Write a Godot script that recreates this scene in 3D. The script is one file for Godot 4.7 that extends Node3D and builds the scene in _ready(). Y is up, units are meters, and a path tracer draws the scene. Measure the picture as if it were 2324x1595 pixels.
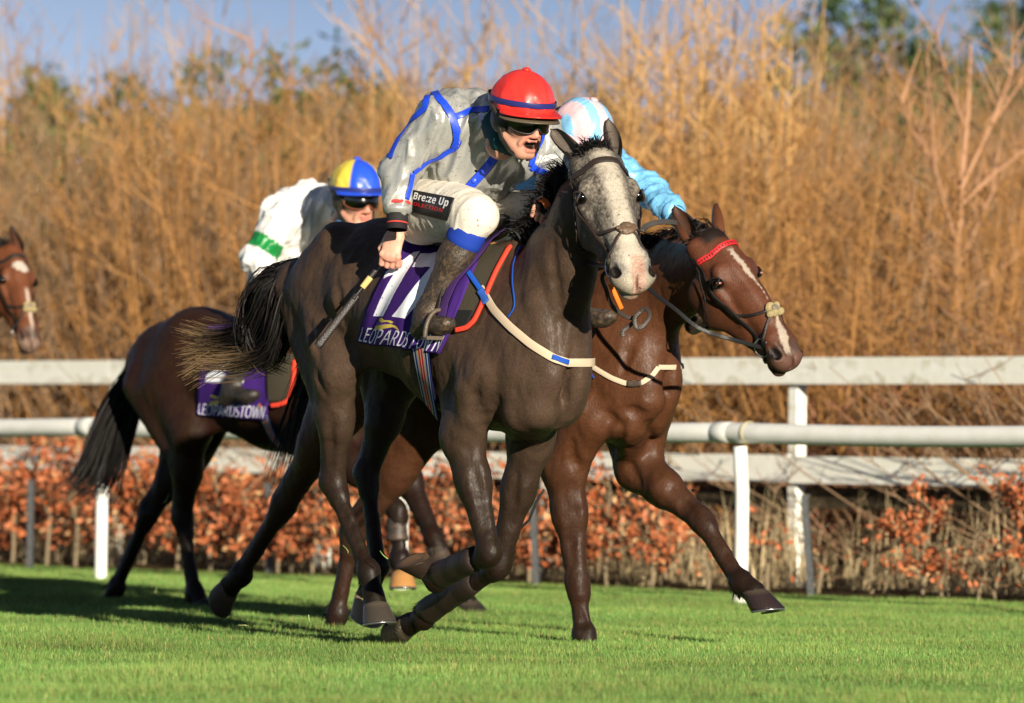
extends Node3D
# Race horses at full gallop, running rail, beech hedge and a winter thicket behind.
# Lengths in metres, y up. The lens stands at the origin, 0.8 m above the turf, and looks along -z.

const FOCAL := 15000.0                 # focal length in units of the 2323 x 1595 plate that the measures are taken on
const PLATE := Vector2(1161.5, 797.5)
const LENS_HEIGHT := 0.8
var cam: Camera3D
var cam_t := Transform3D()
var sun_to := Vector3.ZERO
var M := {}
var jobs := []
var used := {}

# ------------------------------------------------------------------ small helpers
func ray(u: float, v: float) -> Vector3:
	return cam_t.basis * Vector3((u - PLATE.x) / FOCAL, -(v - PLATE.y) / FOCAL, -1.0)

func spot(u: float, v: float, depth: float) -> Vector3:
	return cam_t.origin + ray(u, v) * depth

func on_ground(u: float, v: float) -> Vector3:
	var d := ray(u, v)
	return cam_t.origin + d * (-cam_t.origin.y / d.y)

func rng(s: int) -> RandomNumberGenerator:
	var r := RandomNumberGenerator.new()
	r.seed = s
	return r

func lin(c: Color) -> Color:
	return c.srgb_to_linear()

func mat(albedo: Color, rough := 0.8, spec := 0.5) -> StandardMaterial3D:
	var m := StandardMaterial3D.new()
	m.albedo_color = albedo
	m.roughness = rough
	m.metallic_specular = spec
	return m

func vmat(rough := 0.8, spec := 0.5) -> StandardMaterial3D:
	var m := mat(Color.WHITE, rough, spec)
	m.vertex_color_use_as_albedo = true
	return m

func noise_tex(seed_: int, freq: float, size := 256, octaves := 4, lo := Color.BLACK, hi := Color.WHITE, type := FastNoiseLite.TYPE_SIMPLEX_SMOOTH) -> NoiseTexture2D:
	var n := FastNoiseLite.new()
	n.seed = seed_
	n.noise_type = type
	n.frequency = freq
	n.fractal_octaves = octaves
	var t := NoiseTexture2D.new()
	t.width = size
	t.height = size
	t.seamless = true
	t.noise = n
	var g := Gradient.new()
	g.set_color(0, lo)
	g.set_color(1, hi)
	t.color_ramp = g
	return t

func relief(m: StandardMaterial3D, tex: Texture2D, cm: float, scale: Vector3) -> StandardMaterial3D:
	m.heightmap_enabled = true
	m.heightmap_texture = tex
	m.heightmap_scale = cm
	m.uv1_triplanar = true
	m.uv1_scale = scale
	return m

# ------------------------------------------------------------------ naming and tagging
func numbered(called: String) -> String:
	if not used.has(called):
		used[called] = 0
		return called
	used[called] += 1
	return "%s_%03d" % [called, used[called]]

func tag(o: Node, label: String, category: String, group := "", kind := "") -> Node:
	if label: o.set_meta("label", label)
	if category: o.set_meta("category", category)
	if group: o.set_meta("group", group)
	if kind: o.set_meta("kind", kind)
	return o

func thing(called: String, at: Vector3, label: String, category: String, group := "") -> Node3D:
	var o := Node3D.new()
	o.name = numbered(called)
	add_child(o)
	o.position = at
	tag(o, label, category, group)
	return o

func part(parent: Node, called: String, mesh: Mesh, m: Material, label := "") -> MeshInstance3D:
	var o := MeshInstance3D.new()
	if parent == self:
		o.name = numbered(called)
	else:
		var n := called
		var i := 0
		while parent.has_node(NodePath(n)):
			i += 1
			n = "%s_%03d" % [called, i]
		o.name = n
	o.mesh = mesh
	o.material_override = m
	if label: o.set_meta("label", label)
	parent.add_child(o, true)
	return o

# ------------------------------------------------------------------ mesh building
class Build:
	var v := PackedVector3Array()
	var c := PackedColorArray()
	var uv := PackedVector2Array()
	var idx := PackedInt32Array()
	var n := PackedVector3Array()

	func quad(a: int, b: int, d: int, e: int) -> void:
		idx.append_array([a, b, d, a, d, e])

	# a tube through points; radii per point, ring of k, oval by flat (1 = round); up gives the wide axis
	func tube(pts: Array, radii: Array, k := 8, col := Color.WHITE, wide := Vector3.ZERO, flat := 1.0, col2 = null, cap := true) -> void:
		var base := v.size()
		var np := pts.size()
		var side := wide
		for i in np:
			var p: Vector3 = pts[i]
			var t: Vector3 = (pts[mini(i + 1, np - 1)] - pts[maxi(i - 1, 0)]).normalized()
			if side == Vector3.ZERO:
				side = t.cross(Vector3.UP if absf(t.y) < 0.9 else Vector3.RIGHT)
			side = (side - t * side.dot(t)).normalized()
			var other := t.cross(side)
			var r: float = radii[i] if radii.size() > i else radii[radii.size() - 1]
			var cc: Color = col if col2 == null else col.lerp(col2, float(i) / maxf(1.0, np - 1))
			for j in k:
				var a := TAU * j / k
				v.append(p + side * cos(a) * r + other * sin(a) * r * flat)
				c.append(cc)
				uv.append(Vector2(float(j) / k, float(i) / maxf(1.0, np - 1)))
		for i in np - 1:
			for j in k:
				var a := base + i * k + j
				var b := base + i * k + (j + 1) % k
				quad(a, a + k, b + k, b)
		if cap and k > 2:
			for e in 2:
				var ring := base + (np - 1) * k * e
				var ce := v.size()
				v.append(pts[(np - 1) * e])
				c.append(c[ring])
				uv.append(Vector2(0.5, e))
				for j in k:
					var a := ring + j
					var b := ring + (j + 1) % k
					if e == 0: idx.append_array([ce, a, b])
					else: idx.append_array([ce, b, a])

	# a strap: flat band through points, with a normal per point, width and thickness
	func strap(pts: Array, normals: Array, width: float, thick: float, col := Color.WHITE) -> void:
		var base := v.size()
		var np := pts.size()
		var run := 0.0
		for i in np:
			var t: Vector3 = (pts[mini(i + 1, np - 1)] - pts[maxi(i - 1, 0)]).normalized()
			var nn: Vector3 = normals[i]
			nn = (nn - t * nn.dot(t)).normalized()
			var s := t.cross(nn)
			if i: run += (pts[i] - pts[i - 1]).length()
			for q in [Vector2(-0.5, 0), Vector2(-0.42, 1), Vector2(0.42, 1), Vector2(0.5, 0)]:
				v.append(pts[i] + s * q.x * width + nn * q.y * thick)
				c.append(col)
				uv.append(Vector2(q.x + 0.5, run))
		for i in np - 1:
			for j in 4:
				var a := base + i * 4 + j
				var b := base + i * 4 + (j + 1) % 4
				quad(a, b, b + 4, a + 4)
		quad(base, base + 3, base + 2, base + 1)
		var e := base + (np - 1) * 4
		quad(e, e + 1, e + 2, e + 3)

	# a closed lathe about an axis: profile of (distance along, radius); oval squashes the second axis
	func lathe(at: Vector3, axis: Vector3, side: Vector3, profile: Array, k := 20, oval := 1.0, col := Color.WHITE) -> void:
		var base := v.size()
		var ax := axis.normalized()
		var s := (side - ax * side.dot(ax)).normalized()
		var o := ax.cross(s)
		for i in profile.size():
			for j in k:
				var a := TAU * j / k
				v.append(at + ax * profile[i].x + (s * cos(a) + o * sin(a) * oval) * profile[i].y)
				c.append(col)
				uv.append(Vector2(float(j) / k, float(i) / profile.size()))
		for i in profile.size() - 1:
			for j in k:
				var a := base + i * k + j
				var b := base + i * k + (j + 1) % k
				quad(a, a + k, b + k, b)

	func box(center: Vector3, bx: Vector3, by: Vector3, bz: Vector3, col := Color.WHITE) -> void:
		for f in [[bx, by, bz], [-bx, bz, by], [by, bz, bx], [-by, bx, bz], [bz, bx, by], [-bz, by, bx]]:
			var base := v.size()
			for q in [Vector2(-1, -1), Vector2(1, -1), Vector2(1, 1), Vector2(-1, 1)]:
				v.append(center + f[0] + f[1] * q.x + f[2] * q.y)
				c.append(col)
				uv.append(q * 0.5 + Vector2(0.5, 0.5))
			quad(base, base + 3, base + 2, base + 1)

	# a sheet: rows x cols grid of points already appended in order
	func grid(pts: PackedVector3Array, cols: int, col := Color.WHITE, uv_flip := false) -> void:
		var base := v.size()
		var rows := pts.size() / cols
		for i in rows:
			for j in cols:
				v.append(pts[i * cols + j])
				c.append(col)
				uv.append(Vector2(float(j) / (cols - 1), float(i) / (rows - 1)))
		for i in rows - 1:
			for j in cols - 1:
				var a := base + i * cols + j
				quad(a, a + 1, a + cols + 1, a + cols)

	func sphere(at: Vector3, rad: Vector3, basis := Basis(), k := 14, col := Color.WHITE) -> void:
		var base := v.size()
		var rows := k / 2 + 1
		for i in rows + 1:
			var th := PI * i / rows
			for j in k:
				var a := TAU * j / k
				v.append(at + basis * (Vector3(sin(th) * cos(a), cos(th), sin(th) * sin(a)) * rad))
				c.append(col)
				uv.append(Vector2(float(j) / k, float(i) / rows))
		for i in rows:
			for j in k:
				var a := base + i * k + j
				var b := base + i * k + (j + 1) % k
				quad(a, b, b + k, a + k)

	func normals() -> void:
		n = PackedVector3Array()
		n.resize(v.size())
		for i in range(0, idx.size(), 3):
			var a := idx[i]
			var b := idx[i + 1]
			var d := idx[i + 2]
			var f := (v[d] - v[a]).cross(v[b] - v[a])
			n[a] += f
			n[b] += f
			n[d] += f
		for i in n.size():
			n[i] = n[i].normalized() if n[i].length_squared() > 1e-20 else Vector3.UP

	func mesh(origin := Vector3.ZERO, flat := false) -> ArrayMesh:
		if flat:
			var v2 := PackedVector3Array()
			var c2 := PackedColorArray()
			var u2 := PackedVector2Array()
			for i in idx:
				v2.append(v[i])
				c2.append(c[i])
				u2.append(uv[i])
			v = v2
			c = c2
			uv = u2
			idx = PackedInt32Array(range(v.size()))
			n = PackedVector3Array()
		if n.size() != v.size():
			normals()
		var vv := v
		if origin != Vector3.ZERO:
			vv = v.duplicate()
			for i in vv.size():
				vv[i] -= origin
		var a := []
		a.resize(Mesh.ARRAY_MAX)
		a[Mesh.ARRAY_VERTEX] = vv
		a[Mesh.ARRAY_NORMAL] = n
		if c.size() == v.size(): a[Mesh.ARRAY_COLOR] = c
		if uv.size() == v.size(): a[Mesh.ARRAY_TEX_UV] = uv
		a[Mesh.ARRAY_INDEX] = idx
		var m := ArrayMesh.new()
		m.add_surface_from_arrays(Mesh.PRIMITIVE_TRIANGLES, a)
		return m

	func add(o: Build) -> void:
		var base := v.size()
		v.append_array(o.v)
		c.append_array(o.c)
		uv.append_array(o.uv)
		if o.n.size() == o.v.size() and n.size() == base:
			n.append_array(o.n)
		for i in o.idx:
			idx.append(i + base)

# ------------------------------------------------------------------ flesh: bones joined by a smooth minimum, meshed as surface nets
class Bone:
	var a: Vector3
	var ax: Vector3
	var s: Vector3
	var o: Vector3
	var ln: float
	var wa: float
	var wb: float
	var ha: float
	var hb: float
	var k: float
	var cut := false
	var rmax: float
	var col: Color

class Field:
	var bones: Array[Bone] = []

	# a..b: joints; ra, rb: (half width along side, half depth across it)
	func add(a: Vector3, b: Vector3, ra: Vector2, rb: Vector2, side := Vector3.RIGHT, k := 0.05, col := Color.WHITE, cut := false) -> Bone:
		var n := Bone.new()
		n.a = a
		n.ln = maxf((b - a).length(), 1e-5)
		n.ax = (b - a) / n.ln
		if n.ln < 1e-4: n.ax = Vector3.UP if absf(side.y) < 0.7 else Vector3.BACK
		n.s = (side - n.ax * side.dot(n.ax)).normalized()
		n.o = n.ax.cross(n.s)
		n.wa = ra.x
		n.ha = ra.y
		n.wb = rb.x
		n.hb = rb.y
		n.k = k
		n.cut = cut
		n.col = col
		n.rmax = maxf(maxf(ra.x, rb.x), maxf(ra.y, rb.y))
		bones.append(n)
		return n

	func one(n: Bone, p: Vector3) -> float:
		var d := p - n.a
		var t := clampf(d.dot(n.ax), 0.0, n.ln)
		d -= n.ax * t
		t /= n.ln
		var w := n.wa + (n.wb - n.wa) * t
		var h := n.ha + (n.hb - n.ha) * t
		var x := d.dot(n.s) / w
		var y := d.dot(n.o) / h
		var r := (w + h) * 0.5
		var e := d.dot(n.ax) / r
		var g2 := x * x + y * y + e * e
		if g2 < 1e-8: return -minf(w, h)
		var g := sqrt(g2)
		x /= w
		y /= h
		e /= r
		return g * (g - 1.0) / sqrt(x * x + y * y + e * e)

	func value(p: Vector3, list: Array[Bone]) -> float:
		var f := 1.0
		var first := true
		for n in list:
			var d := one(n, p)
			if n.cut:
				d = -d
				var h := n.k - absf(f - d)
				f = maxf(f, d)
				if h > 0.0: f += h * h / (4.0 * n.k)
			elif first:
				f = d
				first = false
			else:
				var h := n.k - absf(f - d)
				f = minf(f, d)
				if h > 0.0: f -= h * h / (4.0 * n.k)
		return f

	func near(p: Vector3, reach: float) -> Array[Bone]:
		var out: Array[Bone] = []
		for n in bones:
			var d := p - n.a
			d -= n.ax * clampf(d.dot(n.ax), 0.0, n.ln)
			var m := n.rmax + n.k + reach
			if d.length_squared() < m * m:
				out.append(n)
		return out

	func at(p: Vector3) -> float:
		return value(p, near(p, 0.25))

	# where a ray first meets the surface; the surface normal is left in hit_n
	func hit(from: Vector3, dir: Vector3, far: float) -> Variant:
		var t := 0.0
		var d := dir.normalized()
		while t < far:
			var p := from + d * t
			var f := at(p)
			if f < 0.0006:
				return p
			t += clampf(f * 0.6, 0.0012, 0.1)
		return null

	func normal(p: Vector3) -> Vector3:
		var l := near(p, 0.1)
		var e := 0.004
		var f := value(p, l)
		return Vector3(value(p + Vector3(e, 0, 0), l) - f, value(p + Vector3(0, e, 0), l) - f, value(p + Vector3(0, 0, e), l) - f).normalized()

	func tint(p: Vector3, sharp: float) -> Color:
		var sum := Color(0, 0, 0, 0)
		var w := 0.0
		for n in near(p, 0.05):
			if n.cut: continue
			var k := exp(-maxf(one(n, p), -0.02) * sharp)
			sum += n.col * k
			w += k
		return sum / w if w > 0.0 else Color.WHITE

	func mesh(cell: float, N := 5) -> Build:
		var lo := Vector3.INF
		var hi := -Vector3.INF
		for n in bones:
			if n.cut: continue
			var m := Vector3.ONE * (n.rmax + cell)
			var b := n.a + n.ax * n.ln
			lo = lo.min(n.a - m).min(b - m)
			hi = hi.max(n.a + m).max(b + m)
		var out := Build.new()
		var cells := {}
		var masks := PackedInt32Array()
		var keys := []
		var bs := cell * N
		var count := Vector3i(((hi - lo) / bs).ceil())
		var half := bs * 0.5 * 1.74
		var M1 := N + 1
		# coarse pass: gather bones per super block first
		var S := 4
		for sx in range(0, count.x, S):
			for sy in range(0, count.y, S):
				for sz in range(0, count.z, S):
					var sc := lo + Vector3(sx + S * 0.5, sy + S * 0.5, sz + S * 0.5) * bs
					var wide := near(sc, bs * S * 0.5 * 1.74)
					if wide.is_empty(): continue
					for bx in range(sx, mini(sx + S, count.x)):
						for by in range(sy, mini(sy + S, count.y)):
							for bz in range(sz, mini(sz + S, count.z)):
								var c := lo + Vector3(bx + 0.5, by + 0.5, bz + 0.5) * bs
								var list: Array[Bone] = []
								var solid := false
								for n in wide:
									var d := c - n.a
									d -= n.ax * clampf(d.dot(n.ax), 0.0, n.ln)
									var m := n.rmax + n.k + half
									if d.length_squared() < m * m:
										list.append(n)
										if not n.cut: solid = true
								if not solid: continue
								var cv := value(c, list)
								if cv > half * 1.5 or cv < -half * 1.5: continue
								var vals := PackedFloat32Array()
								vals.resize(M1 * M1 * M1)
								var i := 0
								var o := lo + Vector3(bx, by, bz) * bs
								for x in M1:
									for y in M1:
										for z in M1:
											vals[i] = value(o + Vector3(x, y, z) * cell, list)
											i += 1
								for x in N:
									for y in N:
										for z in N:
											var b0 := (x * M1 + y) * M1 + z
											var g0 := vals[b0]
											var g1 := vals[b0 + M1 * M1]
											var g2 := vals[b0 + M1]
											var g3 := vals[b0 + M1 * M1 + M1]
											var g4 := vals[b0 + 1]
											var g5 := vals[b0 + M1 * M1 + 1]
											var g6 := vals[b0 + M1 + 1]
											var g7 := vals[b0 + M1 * M1 + M1 + 1]
											var mask := int(g0 < 0.0) | int(g1 < 0.0) << 1 | int(g2 < 0.0) << 2 | int(g3 < 0.0) << 3 | int(g4 < 0.0) << 4 | int(g5 < 0.0) << 5 | int(g6 < 0.0) << 6 | int(g7 < 0.0) << 7
											if mask == 0 or mask == 255: continue
											var p := Vector3.ZERO
											var np := 0
											if (g0 < 0.0) != (g1 < 0.0):
												p += Vector3(g0 / (g0 - g1), 0, 0)
												np += 1
											if (g2 < 0.0) != (g3 < 0.0):
												p += Vector3(g2 / (g2 - g3), 1, 0)
												np += 1
											if (g4 < 0.0) != (g5 < 0.0):
												p += Vector3(g4 / (g4 - g5), 0, 1)
												np += 1
											if (g6 < 0.0) != (g7 < 0.0):
												p += Vector3(g6 / (g6 - g7), 1, 1)
												np += 1
											if (g0 < 0.0) != (g2 < 0.0):
												p += Vector3(0, g0 / (g0 - g2), 0)
												np += 1
											if (g1 < 0.0) != (g3 < 0.0):
												p += Vector3(1, g1 / (g1 - g3), 0)
												np += 1
											if (g4 < 0.0) != (g6 < 0.0):
												p += Vector3(0, g4 / (g4 - g6), 1)
												np += 1
											if (g5 < 0.0) != (g7 < 0.0):
												p += Vector3(1, g5 / (g5 - g7), 1)
												np += 1
											if (g0 < 0.0) != (g4 < 0.0):
												p += Vector3(0, 0, g0 / (g0 - g4))
												np += 1
											if (g1 < 0.0) != (g5 < 0.0):
												p += Vector3(1, 0, g1 / (g1 - g5))
												np += 1
											if (g2 < 0.0) != (g6 < 0.0):
												p += Vector3(0, 1, g2 / (g2 - g6))
												np += 1
											if (g3 < 0.0) != (g7 < 0.0):
												p += Vector3(1, 1, g3 / (g3 - g7))
												np += 1
											var key := ((bx * N + x) << 40) | ((by * N + y) << 20) | (bz * N + z)
											cells[key] = out.v.size()
											keys.append(key)
											masks.append(mask)
											out.v.append(o + (Vector3(x, y, z) + p / np) * cell)
		var DX := 1 << 40
		var DY := 1 << 20
		for i in keys.size():
			var key: int = keys[i]
			var m := masks[i]
			var s0 := m & 1
			for e in 3:
				var s1 := (m >> (1 << e)) & 1
				if s0 == s1: continue
				var p1: int = key - (DY if e == 0 else (1 if e == 1 else DX))
				var p2: int = key - (1 if e == 0 else (DX if e == 1 else DY))
				var p3: int = p1 + p2 - key
				if not (cells.has(p1) and cells.has(p2) and cells.has(p3)): continue
				var a: int = i
				var b: int = cells[p1]
				var c: int = cells[p3]
				var d: int = cells[p2]
				if s0 == 1: out.idx.append_array([a, c, b, a, d, c])
				else: out.idx.append_array([a, b, c, a, c, d])
		out.normals()
		out.c.resize(out.v.size())
		out.uv.resize(out.v.size())
		return out

# ------------------------------------------------------------------ the place
func light_and_lens() -> void:
	cam = Camera3D.new()
	cam.name = "camera"
	cam_t = Transform3D(Basis(Vector3.RIGHT, 0.01483) * Basis(Vector3.BACK, 0.0122), Vector3(0, LENS_HEIGHT, 0))
	cam.transform = cam_t
	cam.near = 0.5
	cam.far = 600.0
	add_child(cam)
	var at := CameraAttributesPhysical.new()
	at.frustum_focal_length = 17.5 / (PLATE.y / FOCAL)
	at.exposure_aperture = at.frustum_focal_length / 54.0
	at.frustum_focus_distance = 25.0
	cam.attributes = at
	cam.fov = rad_to_deg(2.0 * atan(PLATE.y / FOCAL))
	cam.current = true

	var el := deg_to_rad(13.0)
	var az := deg_to_rad(71.0)
	sun_to = Vector3(cos(az) * cos(el), sin(el), sin(az) * cos(el))
	var sun := DirectionalLight3D.new()
	sun.name = "sun"
	sun.basis = Basis.looking_at(-sun_to, Vector3.UP)
	sun.light_color = Color(1.0, 0.955, 0.87)
	sun.light_energy = 1.6
	sun.light_angular_distance = 0.5
	sun.shadow_enabled = true
	add_child(sun)

	var env := Environment.new()
	env.background_mode = Environment.BG_SKY
	var sky := Sky.new()
	var sm := ProceduralSkyMaterial.new()
	sm.sky_top_color = Color(0.07, 0.15, 0.33)
	sm.sky_horizon_color = Color(0.72, 0.84, 1.0)
	sm.sky_curve = 0.13
	sm.ground_bottom_color = Color(0.1, 0.14, 0.06)
	sm.ground_horizon_color = Color(0.3, 0.32, 0.25)
	sm.sun_angle_max = 12.0
	sm.sky_cover = cloud_cover()
	sky.sky_material = sm
	env.sky = sky
	env.background_energy_multiplier = 0.46
	env.tonemap_mode = Environment.TONE_MAPPER_LINEAR
	env.tonemap_exposure = 1.75
	env.sdfgi_enabled = true
	env.ssao_enabled = true
	env.ssil_enabled = true
	var we := WorldEnvironment.new()
	we.name = "sky"
	we.environment = env
	add_child(we)

func cloud_cover() -> ImageTexture:
	var n := FastNoiseLite.new()
	n.seed = 5
	n.frequency = 0.011
	n.fractal_octaves = 5
	var w := 1024
	var h := 512
	var im := Image.create(w, h, false, Image.FORMAT_RGBAF)
	for y in h:
		var el := PI * (0.5 - (y + 0.5) / h)
		for x in w:
			var a := TAU * (x + 0.5) / w
			var d := Vector3(cos(a) * cos(el), sin(el) * 3.5, sin(a) * cos(el)) * 90.0
			var c := clampf(n.get_noise_3dv(d) * 1.5 + 0.12, 0.0, 1.0)
			im.set_pixel(x, y, Color(0.7, 0.74, 0.8, c * 0.55 * clampf(1.4 - sin(el), 0.0, 1.0)))
	return ImageTexture.create_from_image(im)

var fence_dir := Vector3.ZERO        # along the rail, towards the lens
var rail_at := Vector3.ZERO          # foot of the near rail post
var board_at := Vector3.ZERO         # foot of the near post of the board fence
var behind := Vector3.ZERO           # away from the course

# the point of a line parallel to the rail through q that shows at plate column u
func along(q: Vector3, u: float) -> Vector3:
	var d := ray(u, 1020.0)
	var m := d.cross(Vector3.UP)
	var t := (-q).dot(m) / fence_dir.dot(m)
	var p := q + fence_dir * t
	p.y = 0.0
	return p

func ground() -> void:
	var a := on_ground(228, 1325)
	rail_at = on_ground(1680, 1385)
	fence_dir = (rail_at - a).normalized()
	behind = Vector3(fence_dir.z, 0, -fence_dir.x)
	if behind.z > 0: behind = -behind
	board_at = on_ground(1808, 1345)
	var n := FastNoiseLite.new()
	n.seed = 3
	n.frequency = 0.5
	var hedge_line := on_ground(1840, 1366) - behind * 0.25
	var b := Build.new()
	# course: one sheet to the horizon
	var pts := PackedVector3Array()
	var cols := 121
	for i in 121:
		var z := 30.0 - 75.0 * i / 120.0
		for j in cols:
			var x := -32.0 + 64.0 * j / (cols - 1)
			pts.append(Vector3(x, n.get_noise_2d(x, z) * 0.012, z))
	b.grid(pts, cols)
	var far := PackedVector3Array()
	for e in [[-400, -32], [-32, 32], [32, 400]]:
		for f in [[400, 30], [30, -45], [-45, -400]]:
			if e[0] == -32 and f[0] == 30: continue
			var q := Build.new()
			q.grid(PackedVector3Array([Vector3(e[0], 0, f[0]), Vector3(e[1], 0, f[0]), Vector3(e[0], 0, f[1]), Vector3(e[1], 0, f[1])]), 2)
			b.add(q)
	var m := mat(Color(1, 1, 1), 0.95, 0.2)
	m.albedo_texture = noise_tex(8, 0.02, 512, 5, Color(0.3, 0.4, 0.14), Color(0.42, 0.53, 0.2))
	m.uv1_triplanar = true
	m.uv1_world_triplanar = true
	m.uv1_scale = Vector3.ONE * 0.9
	tag(part(self, "ground", b.mesh(), m), "short green turf of the race course", "ground", "", "structure")
	# rough floor under the hedge and thicket
	var s := Build.new()
	var sp := PackedVector3Array()
	for i in 40:
		var w := 24.0 * pow(i / 39.0, 1.6)
		for j in 90:
			var t := -16.0 + 34.0 * j / 89.0
			var p := hedge_line + fence_dir * t + behind * w
			sp.append(Vector3(p.x, 0.006 + (0.03 + 0.05 * n.get_noise_2d(p.x * 3.0, p.z * 3.0)) * clampf(w * 2.0, 0, 1) + maxf(0.0, w - 5.0) * 0.1, p.z))
	s.grid(sp, 90)
	var sm := mat(Color(1, 1, 1), 0.95, 0.2)
	sm.albedo_texture = noise_tex(18, 0.03, 512, 5, Color(0.12, 0.09, 0.045), Color(0.38, 0.29, 0.17))
	sm.uv1_triplanar = true
	sm.uv1_world_triplanar = true
	sm.uv1_scale = Vector3.ONE * 1.1
	tag(part(self, "bank", s.mesh(), sm), "rough bank of dead grass and litter behind the hedge", "bank", "", "structure")

func blade(b: Build, r: RandomNumberGenerator, at: Vector3, h: float, w: float, lean: float, col: Color) -> void:
	var a := r.randf() * TAU
	var d := Vector3(cos(a), 0, sin(a))
	var s := Vector3(-d.z, 0, d.x) * w * 0.5
	var base := b.v.size()
	var p1 := at + Vector3.UP * h * 0.55 + d * lean * 0.3
	var p2 := at + Vector3.UP * h + d * lean
	for q in [at - s, at + s, p1 - s * 0.8, p1 + s * 0.8, p2]:
		b.v.append(q)
		b.c.append(col)
		b.uv.append(Vector2.ZERO)
	b.idx.append_array([base, base + 2, base + 1, base + 1, base + 2, base + 3, base + 2, base + 4, base + 3])

func grass() -> void:
	var r := rng(11)
	var meshes := []
	for k in 4:
		var b := Build.new()
		for i in 16:
			var q := r.randf()
			var col := Color(0.105, 0.215, 0.045).lerp(Color(0.2, 0.31, 0.095), q)
			if r.randf() < 0.09: col = Color(0.36, 0.32, 0.14)
			blade(b, r, Vector3(r.randfn(0, 0.022), 0, r.randfn(0, 0.022)), r.randf_range(0.03, 0.062), r.randf_range(0.003, 0.0048), r.randf_range(0.005, 0.035), col)
		meshes.append(b.mesh())
	var m := vmat(0.6, 0.35)
	m.backlight_enabled = true
	m.backlight = Color(0.16, 0.26, 0.04)
	m.cull_mode = BaseMaterial3D.CULL_DISABLED
	var patch := FastNoiseLite.new()
	patch.seed = 21
	patch.frequency = 0.9
	var hedge_line := on_ground(1840, 1366)
	var sets := [[], [], [], []]
	var tints := [[], [], [], []]
	for i in 430000:
		var z := -17.5 - 27.0 * r.randf()
		var half := 3.2 + (-z - 17.0) * 0.13
		var x := r.randf_range(-half, half)
		var p := Vector3(x, 0, z)
		if (p - hedge_line).dot(behind) > r.randf_range(-0.1, 0.15): continue
		var k := r.randi() % 4
		var f := patch.get_noise_2d(x, z)
		var g := patch.get_noise_2d(x * 0.3 + 50.0, z * 0.3)
		var sc := 0.85 + 0.55 * f + r.randf_range(-0.2, 0.4)
		sets[k].append(Transform3D(Basis(Vector3.UP, r.randf() * TAU).scaled(Vector3(1.0, sc * (0.72 if z < -23.0 else 0.9), 1.0)), p))
		var tt := 1.0 + 0.45 * g + r.randf_range(-0.28, 0.28)
		tints[k].append(Color(tt * (1.0 + 0.25 * f), tt, tt * 0.9))
	var root := Node3D.new()
	root.name = numbered("grass")
	add_child(root)
	tag(root, "short bright green grass of the race course", "grass", "", "stuff")
	for k in 4:
		var mm := MultiMesh.new()
		mm.transform_format = MultiMesh.TRANSFORM_3D
		mm.use_colors = true
		mm.mesh = meshes[k]
		mm.instance_count = sets[k].size()
		for i in sets[k].size():
			mm.set_instance_transform(i, sets[k][i])
			mm.set_instance_color(i, tints[k][i])
		var o := MultiMeshInstance3D.new()
		o.name = "blades" if k == 0 else "blades_%03d" % k
		o.multimesh = mm
		o.material_override = m
		o.set_meta("kind", "stuff")
		root.add_child(o, true)

# blades torn up by the hooves, in the air
func torn_grass() -> void:
	var r := rng(515)
	var b := Build.new()
	var first := spot(800, 1300, 25.6)
	for q in [[790, 1255, 25.7], [815, 1248, 25.7], [880, 1268, 25.4], [935, 1262, 25.3], [955, 1254, 25.3], [985, 1258, 25.3], [1000, 1250, 25.3], [795, 1308, 25.8], [755, 1195, 26.0], [230, 1395, 31.5], [300, 1390, 31.0], [320, 1330, 31.5], [350, 1345, 31.0], [370, 1140, 31.0], [40, 1140, 30.0], [445, 1270, 30.5], [560, 1420, 26.5], [700, 1395, 26.0]]:
		var p := spot(q[0], q[1], q[2]) - first
		var d := Vector3(r.randfn(), r.randfn(), r.randfn() * 0.4).normalized()
		var s := d.cross(Vector3(0.2, 0.3, 1)).normalized() * 0.002
		var l := r.randf_range(0.03, 0.06)
		var c := Vector3(r.randfn(), r.randfn(), 0) * 0.008
		var col := Color(0.18, 0.32, 0.08).lerp(Color(0.35, 0.36, 0.15), r.randf())
		var at := b.v.size()
		for k in 4:
			var t := k / 3.0
			var m := p + d * l * t + c * sin(PI * t)
			for e in [-1.0, 1.0]:
				b.v.append(m + s * e * (1.0 - 0.7 * t))
				b.c.append(col)
				b.uv.append(Vector2.ZERO)
		for k in 3: b.quad(at + k * 2, at + k * 2 + 1, at + k * 2 + 3, at + k * 2 + 2)
	var m := vmat(0.7, 0.3)
	m.cull_mode = BaseMaterial3D.CULL_DISABLED
	var o := part(self, "torn_grass", b.mesh(), m)
	o.position = first
	tag(o, "torn green grass blades thrown up round the hooves", "grass blades", "", "stuff")

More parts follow.
